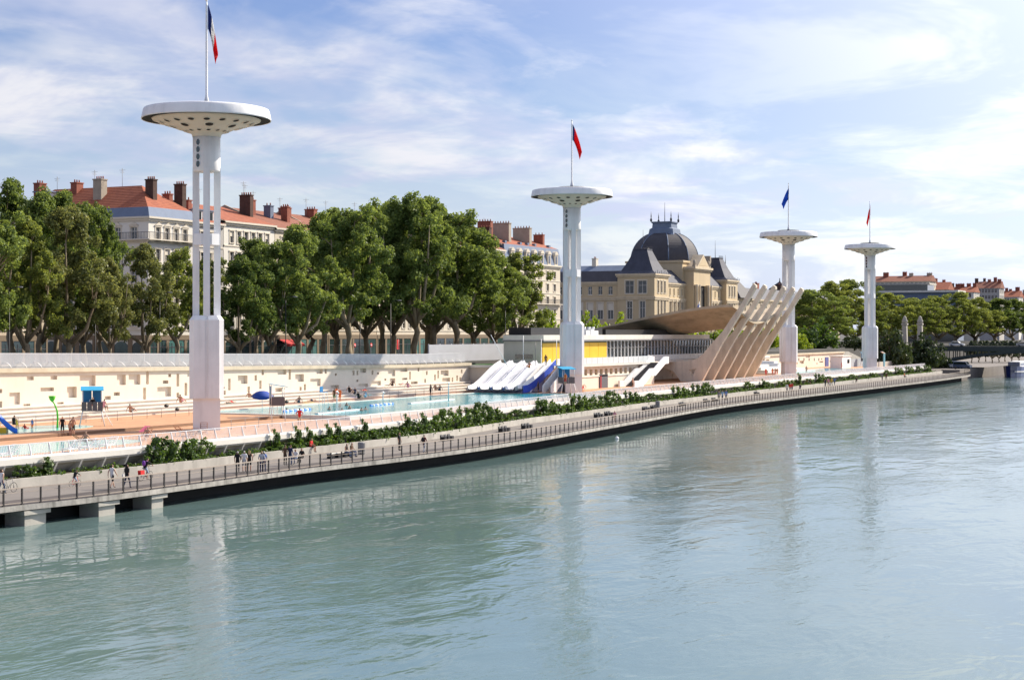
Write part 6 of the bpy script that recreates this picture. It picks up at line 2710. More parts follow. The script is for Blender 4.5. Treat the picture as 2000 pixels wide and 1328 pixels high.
lounger(165, 868, Z_DECK, rad(150), 'brown lounger with a reclining bather by the paddling pool')
lounger(284, 858, Z_DECK, rad(20), 'brown lounger with pink towel left of the big vine')
lounger(360, 851, Z_DECK, rad(170), 'low brown lounger left of the nearest tower foot')
lounger(398, 846, Z_DECK, rad(35), 'brown lounger directly before the nearest tower foot')
lounger(372, 859, Z_DECK, rad(10), 'lower of the two brown loungers left of the tower foot, behind the vine')
lounger(14, 894, Z_DECK, rad(0), 'white slatted lounger at the left edge behind the deck fence', white=True)
lounger(140, 884, Z_DECK, rad(10), 'white slatted lounger in the middle behind the deck fence', white=True)
lounger(175, 880, Z_DECK, rad(-5), 'white slatted lounger second from the big vine behind the deck fence', white=True)
lounger(212, 876, Z_DECK, rad(8), 'white slatted lounger nearest to the big vine', white=True)
x, y = at_z(276, 853, Z_DECK)
b = MB()
b.grid([[(x + 0.9 * u, y - 0.3 + 0.6 * v, Z_DECK + 0.42 + 0.5 * u + 0.02 * math.sin(9 * v)) for v in (0, .3, .6, 1)] for u in (0, .25, .5, .75, 1)])
o = b.build('pink_towel', mat('pink towel', (0.75, 0.16, 0.25), 0.9))
tag(o, 'pink towel hung over a lounger left of the big vine', 'towel')
for k, (px, py, z, col, lab) in enumerate(((448, 781, 4.5, (0.7, 0.25, 0.25), 'pink towel under the bather right of the nearest tower'), (600, 787, 4.1, (0.6, 0.5, 0.1), 'yellow towel on the terrace steps'), (693, 777, 4.1, (0.12, 0.10, 0.35), 'violet towel among the bathers in the tower shadow'), (714, 772, 4.3, (0.1, 0.45, 0.5), 'turquoise towel among the bathers in the tower shadow'), (168, 803, 4.5, (0.3, 0.55, 0.6), 'pale blue towel behind the near lifeguard stand'))):
    x, y = at_z(px, py, z)
    b = MB()
    b.grid([[(x + 1.7 * u, y + 0.8 * v, z + 0.02 + 0.03 * math.sin(7 * u + 5 * v)) for v in (0, .5, 1)] for u in (0, .25, .5, .75, 1)])
    o = b.build('beach_towel', mat('towel %d' % k, col, 0.9))
    tag(o, lab, 'towel', 'beach towels')
for k, (px, py, z, lab) in enumerate(((325, 795, 4.4, 'black sports bag on the steps left of the nearest tower'), (346, 802, 4.1, 'small dark bag on the lower step left of the nearest tower'), (548, 788, 4.1, 'dark bag on the steps behind the main lifeguard stand'), (560, 787, 4.1, 'second dark bag on the steps behind the main lifeguard stand'))):
    x, y = at_z(px, py, z)
    b = MB()
    b.sphere((x, y, z + 0.14), (0.34, 0.2, 0.18), 8, 6)
    b.tube([(x - 0.2, y, z + 0.28), (x, y, z + 0.42), (x + 0.2, y, z + 0.28)], 0.02, 5)
    o = b.build('bag', M_BLACK)
    tag(o, lab, 'bag', 'bags on the terrace steps')

# ------------------------------------------------------------------ quay furniture
GL = 'dark lamp posts on the quay'
for k, (px, y, lab) in enumerate(((18, 124, 'dark lamp post at the far left between two trunks'), (186, 124, 'slim dark lamp post left of the corner house trees'), (312, 124, 'dark lamp post before the teal arched shop windows'), (558, 124, 'dark lamp post in front of the red awning'), (703, 124, 'dark lamp post right of the thick mossy trunk'), (763, 124, 'dark lamp post left of the tall trunk in mid row'), (987, 125, 'dark lamp post at the end of the screen fence'))):
    t_ = thing('lamp_post', lab, 'lamp post', (at_y(px, y), y, Z_QUAY), 0, GL)
    b = MB()
    b.lathe([(0.14, 0), (0.12, 0.8), (0.075, 1.0), (0.055, 8.8)], 8)
    b.build('pole', M_BLACK, t_)
    b = MB()
    b.tube([(0, 0, 8.7), (0.1, -0.3, 9.1), (0.1, -1.2, 9.2)], 0.045, 6)
    b.build('arm', M_BLACK, t_)
    b = MB()
    b.sphere((0.1, -1.4, 9.15), (0.18, 0.38, 0.1), 8, 6)
    b.build('lantern', M_GREY, t_)
for k, (px0, px1, lab) in enumerate(((543, 560, 'left red shop awning under the plane trees'), (563, 578, 'right red shop awning beside the lamp post'))):
    x0, x1 = at_y(px0, FY), at_y(px1, FY)
    t_ = thing('shop_awning', lab, 'awning', (0, 0, 0), 0, 'red shop awnings')
    b = MB()
    zt_a = hz(663, x0, FY)
    b.add([(x0, FY - 0.2, zt_a), (x1, FY - 0.2, zt_a), (x1, FY - 1.8, zt_a - 0.8), (x0, FY - 1.8, zt_a - 0.8), (x1, FY - 1.8, zt_a - 1.15), (x0, FY - 1.8, zt_a - 1.15)], [(0, 1, 2, 3), (3, 2, 4, 5)])
    b.build('canvas', mat('red awning canvas', (0.50, 0.03, 0.03), 0.8), t_)
    b = MB()
    for xx in (x0 + 0.05, x1 - 0.05):
        b.tube([(xx, FY - 0.15, zt_a - 0.9), (xx, FY - 1.78, zt_a - 0.82)], 0.03, 5)
    b.build('arm', M_GREY, t_)
# red banner and round signs
x = at_y(778, 126)
t_ = thing('red_banner', 'red banner on a post near the tall trunks', 'banner', (x, 126, Z_QUAY))
b = MB()
b.tube([(0, 0, 0), (0, 0, 3.6)], 0.05, 6)
b.build('pole', M_GREY, t_)
b = MB()
b.grid([[(-0.1 + 0.6 * u, 0.02 * math.sin(6 * v), 1.9 + 1.5 * v) for v in (0, .3, .6, 1)] for u in (-0.6, 0, .6)])
b.build('cloth', M_RED, t_)
for px, lab in ((692, 'round red and white road sign right of the mossy trunk'), (724, 'round road sign right of the next slim trunk')):
    x = at_y(px, 125)
    t_ = thing('road_sign', lab, 'road sign', (x, 125, Z_QUAY), 0, 'round road signs on the quay')
    b = MB()
    b.tube([(0, 0, 0), (0, 0, 2.9)], 0.04, 6)
    b.build('pole', M_GREY, t_)
    b = MB()
    b.lathe([(0.001, 0), (0.3, 0), (0.3, 0.03), (0.001, 0.03)], 16, caps=False)
    o = b.build('plate', M_RED, t_)
    o.location = (0, -0.06, 2.6)
    o.rotation_euler = (rad(90), 0, 0)
    b = MB()
    b.box(-0.2, 0.2, -0.11, -0.1, 2.55, 2.65)
    b.build('bar', M_WHITE, t_)

# flag behind the sail
x, y = at_y(1364, 125), 125
t_ = thing('small_flag', 'small blue white and red flag just above the sail edge', 'flag', (x, y, Z_QUAY))
b = MB()
zz = hz(589, x, y) - Z_QUAY
b.tube([(-0.5, 0, 0), (0.6, 0, zz)], 0.06, 6)
b.build('pole', M_WHITE2, t_)
for k in range(3):
    b = MB()
    n = 4
    b.grid([[(0.55 + (k + u) * 0.42 - 1.35 * v, 0.1 * math.sin(5 * u + 3 * v), zz - 0.2 - (k + u) * 0.45 - 1.3 * v) for v in (0, .35, .7, 1)] for u in (0, .5, 1)])
    b.build('cloth_band', FLAGM[k], t_)

# ------------------------------------------------------------------ bridge, pylons, vehicles, boat
MBR = mat('dark green bridge steel', (0.030, 0.042, 0.042), 0.6, 0.15, 0.4)
BXA, BXB = 487.0, 505.0
br = thing('road_bridge', 'dark green steel arch bridge at the right edge', 'bridge', (0, 0, 0))
b = MB()
b.box(BXA, BXB, -160, 118, 8.1, 8.5)
b.build('deck', M_ASPH, br)
b = MB()
b.box(BXA - 0.5, BXA, -160, 118, 7.2, 8.6)
b.build('girder', MBR, br)
b = MB()
b.box(BXB, BXB + 0.5, -160, 118, 7.2, 8.6)
b.build('girder', MBR, br)
b = MB()
for k in range(185):
    y = 117 - 1.5 * k
    b.box(BXA - 0.3, BXA - 0.24, y - 0.03, y + 0.03, 8.6, 9.5)
    for j in range(4):
        b.box(BXA - 0.285, BXA - 0.255, y - 0.3 * j - 0.3, y - 0.3 * j - 0.26, 8.6, 9.4)
b.box(BXA - 0.32, BXA - 0.22, -160, 117, 9.4, 9.52)
b.build('parapet', MBR, br)
SP = 72.0
for sx in (BXA - 0.2, BXA + 6, BXB - 6, BXB):
    for sp in range(2):
        ya_ = 106 - SP * sp
        b = MB()
        pts = []
        for k in range(25):
            u = k / 24
            pts.append((sx, ya_ - SP * u, 2.6 + 4.6 * (1 - (2 * u - 1) ** 2)))
        for a, c in zip(pts, pts[1:]):
            b.beam(a, c, 0.5, 0.75)
        b.build('arch_rib', MBR, br)
        for k in range(1, 24):
            if 7.2 - pts[k][2] > 0.4:
                q = MB()
                q.box(sx - 0.12, sx + 0.12, pts[k][1] - 0.12, pts[k][1] + 0.12, pts[k][2], 7.25)
                q.build('spandrel_post', MBR, br)
for sp in range(2):
    b = MB()
    b.box(BXA - 2, BXB + 2, 105.5 - SP * sp, 109.5 - SP * sp, -3, 7.1) if sp else b.box(BXA - 2, BXB + 2, 106, 119, -3, 7.1)
    b.build('pier', M_CONC, br)
for px, Y_, lab in ((1767, 492, 'left of two carved stone pylons at the bridge head'), (1797, 500, 'right of two carved stone pylons at the bridge head')):
    a, c = _dir(px)
    x, y = a * Y_, c * Y_
    t_ = thing('stone_pylon', lab, 'pylon', (x, y, 7.9), 0, 'stone pylons at the bridge head')
    top = hz(617, x, y) - 7.9
    mp_ = mat('pylon stone', (0.42, 0.39, 0.34), 0.85, 0.12, 0.5, stain=0.2)
    b = MB()
    b.lathe([(1.5, -3), (1.5, 1.0), (1.1, 1.2), (0.9, top * 0.70), (1.2, top * 0.72), (1.25, top * 0.77)], 4, smooth=False)
    b.build('shaft', mp_, t_)
    b = MB()
    b.lathe([(0.75, top * 0.77), (0.9, top * 0.84), (0.5, top * 0.92), (0.55, top * 0.95), (0.1, top)], 10)
    b.sphere((0.5, 0, top * 0.83), (0.35, 0.3, 0.7), 8, 6)
    b.sphere((-0.5, 0.1, top * 0.83), (0.35, 0.3, 0.7), 8, 6)
    b.build('carved_top', mp_, t_)


def vehicle(x, y, z, rotz, label, paint, van=False, group=None, name='car'):
    t_ = thing(name, label, 'van' if van else 'car', (x, y, z), rotz, group)
    L0, W0 = (4.9, 1.9) if van else (4.3, 1.75)
    if van:
        prof = [(-2.4, .35), (2.4, .35), (2.45, .95), (1.75, 1.15), (1.2, 2.0), (-2.35, 2.05), (-2.45, 1.0)]
        glass = [(1.62, 1.16), (1.15, 1.88), (-2.1, 1.88), (-2.15, 1.2)]
    else:
        prof = [(-2.1, .3), (2.1, .3), (2.15, .75), (1.2, .9), (0.55, 1.42), (-1.0, 1.45), (-1.75, .98), (-2.12, .9)]
        glass = [(1.05, .93), (0.5, 1.36), (-0.95, 1.38), (-1.55, .98)]
    b = MB()
    n = len(prof)
    rows = []
    for yy, sc_ in ((-W0 / 2, 0.93), (-W0 / 2 + 0.12, 1.0), (W0 / 2 - 0.12, 1.0), (W0 / 2, 0.93)):
        rows.append([(px_ * (0.98 if sc_ < 1 else 1), yy, .3 + (pz_ - .3) * (0.97 if sc_ < 1 else 1)) for px_, pz_ in prof])
    b.grid(rows, 0, False, True)
    b.add(rows[0], [tuple(range(n))])
    b.add(rows[-1], [tuple(range(n - 1, -1, -1))])
    b.build('body', paint, t_)
    for s_ in (-1, 1):
        q = MB()
        q.yprism(glass, s_ * W0 / 2 - 0.012, s_ * W0 / 2 + 0.012)
        q.build('side_window', M_GLASSD, t_)
    q = MB()
    (a0, z0_), (a1, z1_) = (prof[3], prof[4])
    q.beam((a0 - 0.05, 0, z0_ + 0.06), (a1 + 0.06, 0, z1_ - 0.04), W0 * 0.8, 0.05, up=(1, 0, 1))
    q.build('windscreen', M_GLASSD, t_)
    for sx in (-1, 1):
        for s_ in (-1, 1):
            q = MB()
            q.lathe([(0.001, -0.11), (0.31, -0.11), (0.33, -0.06), (0.33, 0.06), (0.31, 0.11), (0.001, 0.11)], 14, caps=False)
            o = q.build('wheel', M_BLACK, t_)
            o.location = (sx * L0 * 0.31, s_ * (W0 / 2 - 0.1), 0.33)
            o.rotation_euler = (rad(90), 0, 0)
            q = MB()
            q.lathe([(0.001, 0.12 * s_ * -1), (0.19, 0.12 * s_ * -1)], 10, caps=False)
            h_ = q.build('hubcap', M_GREY, o)
    for s_ in (-1, 1):
        q = MB()
        q.box(L0 / 2 - 0.12, L0 / 2 + 0.01, s_ * 0.62 - 0.16, s_ * 0.62 + 0.16, .62, .76)
        q.build('headlight', M_WHITE, t_)
    return t_


PAINT = {c: mat('car paint ' + c, v, 0.3, 0.03, spec=0.6) for c, v in (('white', (.75, .76, .78)), ('silver', (.45, .46, .48)), ('red', (.32, .03, .03)), ('blue', (.06, .09, .16)), ('dark', (.04, .04, .045)))}
vx, vy = at_z(1848, 719, 2.4)
vehicle(vx, vy + 4, 2.4, rad(80), 'dark parked car leftmost of the vehicles below the bridge', PAINT['dark'], group='vehicles parked below the bridge')
vx, vy = at_z(1856, 717, 2.4)
vehicle(vx, vy + 5, 2.4, rad(80), 'red parked car behind the white van below the bridge', PAINT['red'], group='vehicles parked below the bridge')
vx, vy = at_z(1866, 719, 2.4)
vehicle(vx, vy, 2.4, rad(-100), 'white van parked below the bridge left of the blue one', PAINT['white'], True, 'vehicles parked below the bridge', 'van')
vx, vy = at_z(1880, 720, 2.4)
vehicle(vx, vy, 2.4, rad(-100), 'blue grey van parked rightmost below the bridge', PAINT['blue'], True, 'vehicles parked below the bridge', 'van')
a, c = _dir(1866)
yv = BXA / a * c
vehicle(BXA + 2.2, yv, 8.504, rad(-90), 'white car driving on the bridge deck', PAINT['white'])
a, c = _dir(1998)
vehicle(BXA + 2.2, BXA / a * c, 8.504, rad(-90), 'silver car on the bridge at the right picture edge', PAINT['silver'])

# moored blue boat
a, c = _dir(1969)
Y_ = 482
bx, by = a * Y_, c * Y_
bt = thing('blue_boat', 'dark blue boat with white stripe cut by the right picture edge', 'boat', (bx, by, 0))
rows = []
for i in range(9):
    u = i / 8
    xx = 30 * u
    w2 = 2.6 * min(1, (u * 4 + 0.25)) if u < .3 else 2.6
    rows.append([(xx, -w2, 2.4 + 0.6 * (1 - u) ** 3), (xx + 0.6 * (1 - u), -w2 * .85, -0.4), (xx + 0.6 * (1 - u), w2 * .85, -0.4), (xx, w2, 2.4 + 0.6 * (1 - u) ** 3)])
b = MB()
b.grid(rows, 0, False, True)
b.add(rows[0], [(0, 1, 2, 3)])
b.add(rows[-1], [(3, 2, 1, 0)])
b.build('hull', mat('navy hull', (0.012, 0.03, 0.16), 0.4), bt)
b = MB()
b.beam((0.4, -1.75, 1.35), (9, -2.66, 1.2), 0.1, 0.25)
b.beam((9, -2.66, 1.2), (30, -2.66, 1.2), 0.1, 0.25)
b.build('white_stripe', M_WHITE, bt)
b = MB()
b.box(10, 26, -1.7, 1.7, 2.4, 4.0)
b.build('cabin', M_WHITE, bt)
b = MB()
b.box(11, 25, -1.75, -1.7, 2.9, 3.6)
b.build('cabin_window', M_GLASSD, bt)

# young trees on the lower quay behind the bridge
for k, px in enumerate((1898, 1912, 1925, 1938, 1951, 1963, 1976, 1990)):
    Y_ = 560 + 14 * (k % 3)
    a, c = _dir(px)
    x, y = a * Y_, c * Y_
    t_ = thing('young_tree', 'young dark tree, %s from the left on the lower quay under the bridge' % ordinal(k + 1), 'tree', (x, y, 2.4), k * 1.1, 'young trees on the lower quay')
    t_.scale = (0.9, 0.9, 0.75)
    a_ = link('trunk', TREES[k % 3][0], t_)
    c_ = link('crown', TREES[k % 3][1], t_)
    c_.material_slots[0].link = 'OBJECT'
    c_.material_slots[0].material = LEAF_C
# white buoy in the stream
x, y = at_z(1205, 857, 0)
t_ = thing('white_buoy', 'small white buoy floating on the open river', 'buoy', (x, y, 0))
b = MB()
b.sphere((0, 0, 0.08), (0.24, 0.24, 0.2), 10, 8)
b.build('float', M_WHITE, t_)
b = MB()
b.lathe([(0.06, 0.26), (0.04, 0.32), (0.05, 0.34), (0.02, 0.36)], 8)
b.build('eye', M_WHITE2, t_)
# ------------------------------------------------------------------ people
SKIN = [mat('skin a', (0.48, 0.27, 0.18), 0.6, 0.05), mat('skin b', (0.58, 0.36, 0.26), 0.6, 0.05), mat('skin c', (0.24, 0.12, 0.07), 0.6, 0.05)]
HAIR = {'dark': mat('dark hair', (0.015, 0.011, 0.009), 0.6, 0.2), 'brown': mat('brown hair', (0.07, 0.035, 0.018), 0.6, 0.2), 'fair': mat('fair hair', (0.35, 0.24, 0.12), 0.6, 0.2), 'grey': mat('grey hair', (0.4, 0.39, 0.38), 0.6, 0.1)}
CL = {k: mat('cloth ' + k, v, 0.85, 0.08, 2.0) for k, v in dict(white=(.72, .72, .72), black=(.012, .012, .014), navy=(.02, .03, .08), jeans=(.06, .09, .17), blue=(.13, .22, .50), lightblue=(.35, .48, .62), red=(.58, .02, .02), orange=(.70, .16, .03), maroon=(.16, .035, .035), grey=(.22, .22, .23), lightgrey=(.48, .48, .50), beige=(.48, .40, .30), pink=(.65, .30, .36), purple=(.20, .06, .35), yellow=(.65, .48, .06), brown=(.12, .07, .04), green=(.06, .20, .08)).items()}

# joints: name -> (x, y, z); figure faces -y
BASE = dict(pelvis=(0, 0, .95), spine=(0, .01, 1.12), chest=(0, .01, 1.30), neck=(0, .01, 1.47), head=(0, -.015, 1.57), crown=(0, -.005, 1.71),
            shl=(.17, .01, 1.41), ell=(.24, .03, 1.14), wrl=(.26, -.05, .90), hal=(.26, -.07, .82),
            shr=(-.17, .01, 1.41), elr=(-.24, .03, 1.14), wrr=(-.26, -.05, .90), har=(-.26, -.07, .82),
            hpl=(.09, 0, .91), knl=(.10, -.02, .50), anl=(.10, .02, .09), tol=(.11, -.14, .04),
            hpr=(-.09, 0, .91), knr=(-.10, -.02, .50), anr=(-.10, .02, .09), tor=(-.11, -.14, .04))


def upper(b, dz, dy, lean):
    """shift torso: lean forward by angle about the pelvis"""
    o = dict(b)
    pz = b['pelvis'][2]
    for k in ('spine', 'chest', 'neck', 'head', 'crown', 'shl', 'ell', 'wrl', 'hal', 'shr', 'elr', 'wrr', 'har'):
        x, y, z = b[k]
        zz, yy = z - pz, y
        o[k] = (x, yy * math.cos(lean) - zz * math.sin(lean) + dy, zz * math.cos(lean) + yy * math.sin(lean) + pz + dz)
    for k in ('pelvis', 'hpl', 'hpr'):
        x, y, z = b[k]
        o[k] = (x, y + dy, z + dz)
    return o


def mk_poses():
    P = {'stand': dict(BASE)}
    w = dict(BASE)
    w.update(knl=(.10, -.20, .52), anl=(.10, -.34, .10), tol=(.10, -.49, .07), knr=(-.10, .06, .50), anr=(-.10, .34, .15), tor=(-.10, .22, .05), ell=(.23, .14, 1.16), wrl=(.23, .16, .93), hal=(.23, .15, .85), elr=(-.23, -.08, 1.16), wrr=(-.22, -.24, .98), har=(-.22, -.30, .92))
    P['walk'] = w
    w2 = dict(BASE)
    w2.update(knl=(.10, .08, .51), anl=(.10, .26, .14), tol=(.10, .14, .05), knr=(-.10, -.18, .51), anr=(-.10, -.24, .09), tor=(-.10, -.39, .05), ell=(.24, -.06, 1.15), wrl=(.20, -.22, 1.02), hal=(.16, -.28, 1.02), elr=(-.24, .10, 1.15), wrr=(-.24, .10, .92), har=(-.24, .08, .84))
    P['walk2'] = w2
    s = upper(BASE, -.43, .0, rad(6))
    s.update(knl=(.12, -.44, .50), anl=(.12, -.42, .09), tol=(.13, -.58, .04), knr=(-.12, -.44, .50), anr=(-.12, -.46, .09), tor=(-.13, -.62, .04), wrl=(.16, -.30, .66), hal=(.13, -.37, .62), wrr=(-.16, -.30, .66), har=(-.13, -.37, .62), ell=(.25, -.04, .74), elr=(-.25, -.04, .74))
    P['sit'] = s
    g = upper(BASE, -.82, .10, rad(-8))
    g.update(knl=(.13, -.36, .42), anl=(.12, -.62, .09), tol=(.12, -.77, .05), knr=(-.13, -.36, .38), anr=(-.12, -.66, .09), tor=(-.12, -.81, .05), ell=(.30, .26, .36), wrl=(.30, .40, .12), hal=(.30, .42, .05), elr=(-.22, -.02, .42), wrr=(-.14, -.26, .44), har=(-.13, -.33, .44))
    P['ground'] = g
    l = {}
    for k, (x, y, z) in BASE.items():
        l[k] = (x * 1.05, z - .9, .13 - y * 0.5)
    l.update(ell=(.34, .42, .12), wrl=(.30, .70, .09), hal=(.26, .78, .08), elr=(-.32, .28, .12), wrr=(-.36, .05, .09), har=(-.36, -.03, .08), knl=(.11, -.42, .30), anl=(.11, -.72, .08), tol=(.11, -.88, .12))
    P['lie'] = l
    c = upper(BASE, .0, .06, rad(28))
    c.update(knl=(.11, -.33, .70), anl=(.11, -.20, .28), tol=(.11, -.36, .24), knr=(-.11, -.22, .52), anr=(-.11, .02, .12), tor=(-.11, -.13, .06), ell=(.24, -.50, 1.13), wrl=(.22, -.62, 1.02), hal=(.20, -.66, 1.02), elr=(-.24, -.50, 1.13), wrr=(-.22, -.62, 1.02), har=(-.20, -.66, 1.02))
    P['cycle'] = c
    d = upper(BASE, -.06, .12, rad(70))
    d.update(knl=(.12, -.08, .50), knr=(-.12, -.08, .50), ell=(.22, -.52, .86), wrl=(.18, -.58, .60), hal=(.16, -.58, .52), elr=(-.22, -.52, .86), wrr=(-.18, -.58, .60), har=(-.16, -.58, .52))
    P['bend'] = d
    h = dict(BASE)
    h.update(ell=(.36, .08, 1.16), wrl=(.20, -.04, 1.02), hal=(.15, -.07, .98), elr=(-.36, .08, 1.16), wrr=(-.20, -.04, 1.02), har=(-.15, -.07, .98))
    P['hips'] = h
    r = dict(BASE)
    r.update(elr=(-.30, -.14, 1.22), wrr=(-.24, -.36, 1.34), har=(-.22, -.43, 1.38), ell=(.24, .04, 1.15), wrl=(.20, -.16, 1.00), hal=(.17, -.22, 1.0))
    P['point'] = r
    return P


EDG = [('pelvis', 'spine', 2), ('spine', 'chest', 2), ('chest', 'neck', 2), ('neck', 'head', 0), ('head', 'crown', 1),
       ('chest', 'shl', 2), ('shl', 'ell', 3), ('ell', 'wrl', 4), ('wrl', 'hal', 0), ('chest', 'shr', 2), ('shr', 'elr', 3), ('elr', 'wrr', 4), ('wrr', 'har', 0),
       ('pelvis', 'hpl', 5), ('hpl', 'knl', 5), ('knl', 'anl', 6), ('anl', 'tol', 7), ('pelvis', 'hpr', 5), ('hpr', 'knr', 5), ('knr', 'anr', 6), ('anr', 'tor', 7)]
RADI = dict(pelvis=(.15, .115), spine=(.135, .10), chest=(.165, .115), neck=(.058, .06), head=(.078, .095), crown=(.072, .088), shl=(.068, .068), ell=(.043, .043), wrl=(.030, .030), hal=(.036, .024), shr=(.068, .068), elr=(.043, .043), wrr=(.030, .030), har=(.036, .024),
            hpl=(.088, .095), knl=(.058, .06), anl=(.040, .042), tol=(.038, .030), hpr=(.088, .095), knr=(.058, .06), anr=(.040, .042), tor=(.038, .030))


def skin_mesh(name, J):
    keys = list(J)
    idx = {k: i for i, k in enumerate(keys)}
    me = bpy.data.meshes.new('figure_frame')
    me.from_pydata([J[k] for k in keys], [(idx[a], idx[b]) for a, b, _ in EDG], [])
    ob = bpy.data.objects.new('figure_frame', me)
    COL.objects.link(ob)
    sk = ob.modifiers.new('skin', 'SKIN')
    sk.use_smooth_shade = True
    for k in keys:
        v = me.skin_vertices[0].data[idx[k]]
        v.radius = RADI[k]
        v.use_root = (k == 'pelvis')
    sb = ob.modifiers.new('sub', 'SUBSURF')
    sb.levels = 1
    sb.render_levels = 1
    dg = bpy.context.evaluated_depsgraph_get()
    dg.update()
    ev = ob.evaluated_get(dg)
    tmp = bpy.data.meshes.new_from_object(ev, preserve_all_data_layers=False, depsgraph=dg)
    COL.objects.unlink(ob)
    bpy.data.objects.remove(ob)
    V = [tuple(v.co) for v in tmp.vertices]
    Fc = [tuple(p.vertices) for p in tmp.polygons]
    segs = [(Vector(J[a]), Vector(J[b]), m, RADI[a][0], RADI[b][0]) for a, b, m in EDG]
    hd, cr = Vector(J['head']), Vector(J['crown'])
    up = (cr - Vector(J['neck'])).normalized()
    fwd = Vector((0, -1, 0))
    fwd = (fwd - up * fwd.dot(up)).normalized()
    mi = []
    for p in tmp.polygons:
        c = Vector(p.center)
        best, bm = 1e9, 0
        for a, b, m, ra, rb_ in segs:
            d = b - a
            t = max(0, min(1, (c - a).dot(d) / d.length_squared))
            q = (c - a - d * t).length - (ra + (rb_ - ra) * t) * 0.9
            if q < best:
                best, bm, bt = q, m, t
        if bm == 1 or (bm == 0 and (c - hd).length < .16):
            rel = c - hd
            bm = 1 if (rel.dot(up) > .10 or (rel.dot(fwd) < -0.02 and rel.dot(up) > -.06)) else 0
        mi.append(bm)
    mb_ = MB()
    mb_.v, mb_.f, mb_.m, mb_.s = V, Fc, mi, [True] * len(Fc)
    # nose, ears, eyes
    side = up.cross(fwd)

    def bit(o, a, b, c, m):
        mb_.add([o + a, o + b, o - b, o + c], [(0, 1, 3), (0, 3, 2), (1, 2, 3), (0, 2, 1)], m)
    fc = hd + up * .045
    bit(fc + fwd * .085, fwd * .04 - up * .02, side * .016 - up * .03, up * .035, 0)
    for s_ in (-1, 1):
        bit(fc + side * (.078 * s_), side * (.025 * s_), up * .03, fwd * -.02, 0)
        mb_.sphere(tuple(fc + fwd * .088 + side * (.03 * s_) + up * .02), .009, 5, 4, 1)
    mb_.sphere(tuple(fc + fwd * .082 - up * .055), (.024, .010, .006), 6, 4, 0)
    # fingers
    for hk, wk, s_ in (('hal', 'wrl', 1), ('har', 'wrr', -1)):
        h_, w_ = Vector(J[hk]), Vector(J[wk])
        d = (h_ - w_).normalized()
        ref = Vector((0, -1, 0)) if abs(d.y) < 0.8 else Vector((1, 0, 0))
        ac = (ref - d * ref.dot(d)).normalized()
        palm_n = d.cross(ac)
        for f, ln in zip((-1.5, -.5, .5, 1.5), (.058, .07, .075, .064)):
            b0 = h_ + ac * (f * .016) + d * .012
            b1 = b0 + d * ln * .55
            b2 = b1 + (d + palm_n * .5 * s_).normalized() * ln * .5
            mb_.tube([b0, b1, b2], [.0085, .008, .006], 5, 0)
        b0 = h_ + ac * .03 - d * .01
        mb_.tube([b0, b0 + (ac + d * .7) * .03, b0 + (ac * .7 + d * 1.6) * .035], [.010, .009, .007], 5, 0)
    bpy.data.meshes.remove(tmp)
    out = mb_.mesh(name)
    return out


POSE_J = mk_poses()
POSE = {k: skin_mesh('person_' + k, j) for k, j in POSE_J.items()}
for me in POSE.values():
    for k in range(8):
        me.materials.append(SKIN[0])
# hair and bag children
hb = MB()
hb.grid([[(.085 * math.cos(th) * sc_, .03 + .075 * math.sin(th) * sc_, z) for th in [rad(10) + rad(160) * k / 6 for k in range(7)]] for z, sc_ in ((1.68, 1.0), (1.58, 1.18), (1.46, 1.2), (1.34, .95))])
LONG_HAIR = hb.mesh('long_hair')
LONG_HAIR.materials.append(HAIR['dark'])
bp_ = MB()
bp_.sphere((0, .21, 1.26), (.15, .10, .22), 10, 8)
bp_.tube([(.1, .12, 1.42), (.12, -.1, 1.40), (.1, -.11, 1.25)], .018, 5)
bp_.tube([(-.1, .12, 1.42), (-.12, -.1, 1.40), (-.1, -.11, 1.25)], .018, 5)
BACKPACK = bp_.mesh('backpack')
BACKPACK.materials.append(CL['black'])
bg_ = MB()
bg_.box(.24, .34, -.15, .12, .78, 1.02)
bg_.tube([(.28, -.1, 1.02), (.2, 0, 1.42), (.28, .08, 1.02)], .012, 5)
SHBAG = bg_.mesh('shoulder_bag')
SHBAG.materials.append(CL['white'])

FACE = {'L': -math.pi / 2, 'R': math.pi / 2, 'river': 0.0, 'in': math.pi, 'cam': -rad(55), 'away': rad(125)}


def person(px, py, z, pose, face, label, top='black', arms=None, bottom='jeans', shins=None, shoes='black', hair='dark', skin=0, s=1.0, group='walkers', long_hair=False, pack=None, bag=False, pos=None):
    x, y = pos if pos else at_z(px, py, z)
    if z < 2 and not pos:
        y = max(y, edge_y(x) + 0.9)
    o = link('person', POSE[pose], None, (x, y, z), FACE[face] if isinstance(face, str) else face)
    o.scale = (s, s, s)
    tag(o, label, 'person', group)
    sk = SKIN[skin]
    g = lambda c: sk if c in (None, 'skin') else CL[c]
    ms = [sk, HAIR[hair], g(top), g(arms), sk, g(bottom), g(shins), sk if shoes is None else g(shoes)]
    for k, m in enumerate(ms):
        o.material_slots[k].link = 'OBJECT'
        o.material_slots[k].material = m
    if long_hair:
        h_ = link('hair', LONG_HAIR, o)
        h_.material_slots[0].link = 'OBJECT'
        h_.material_slots[0].material = HAIR[hair]
    if pack:
        h_ = link('backpack', BACKPACK, o)
        h_.material_slots[0].link = 'OBJECT'
        h_.material_slots[0].material = CL[pack]
    if bag:
        link('shoulder_bag', SHBAG, o)
    return o


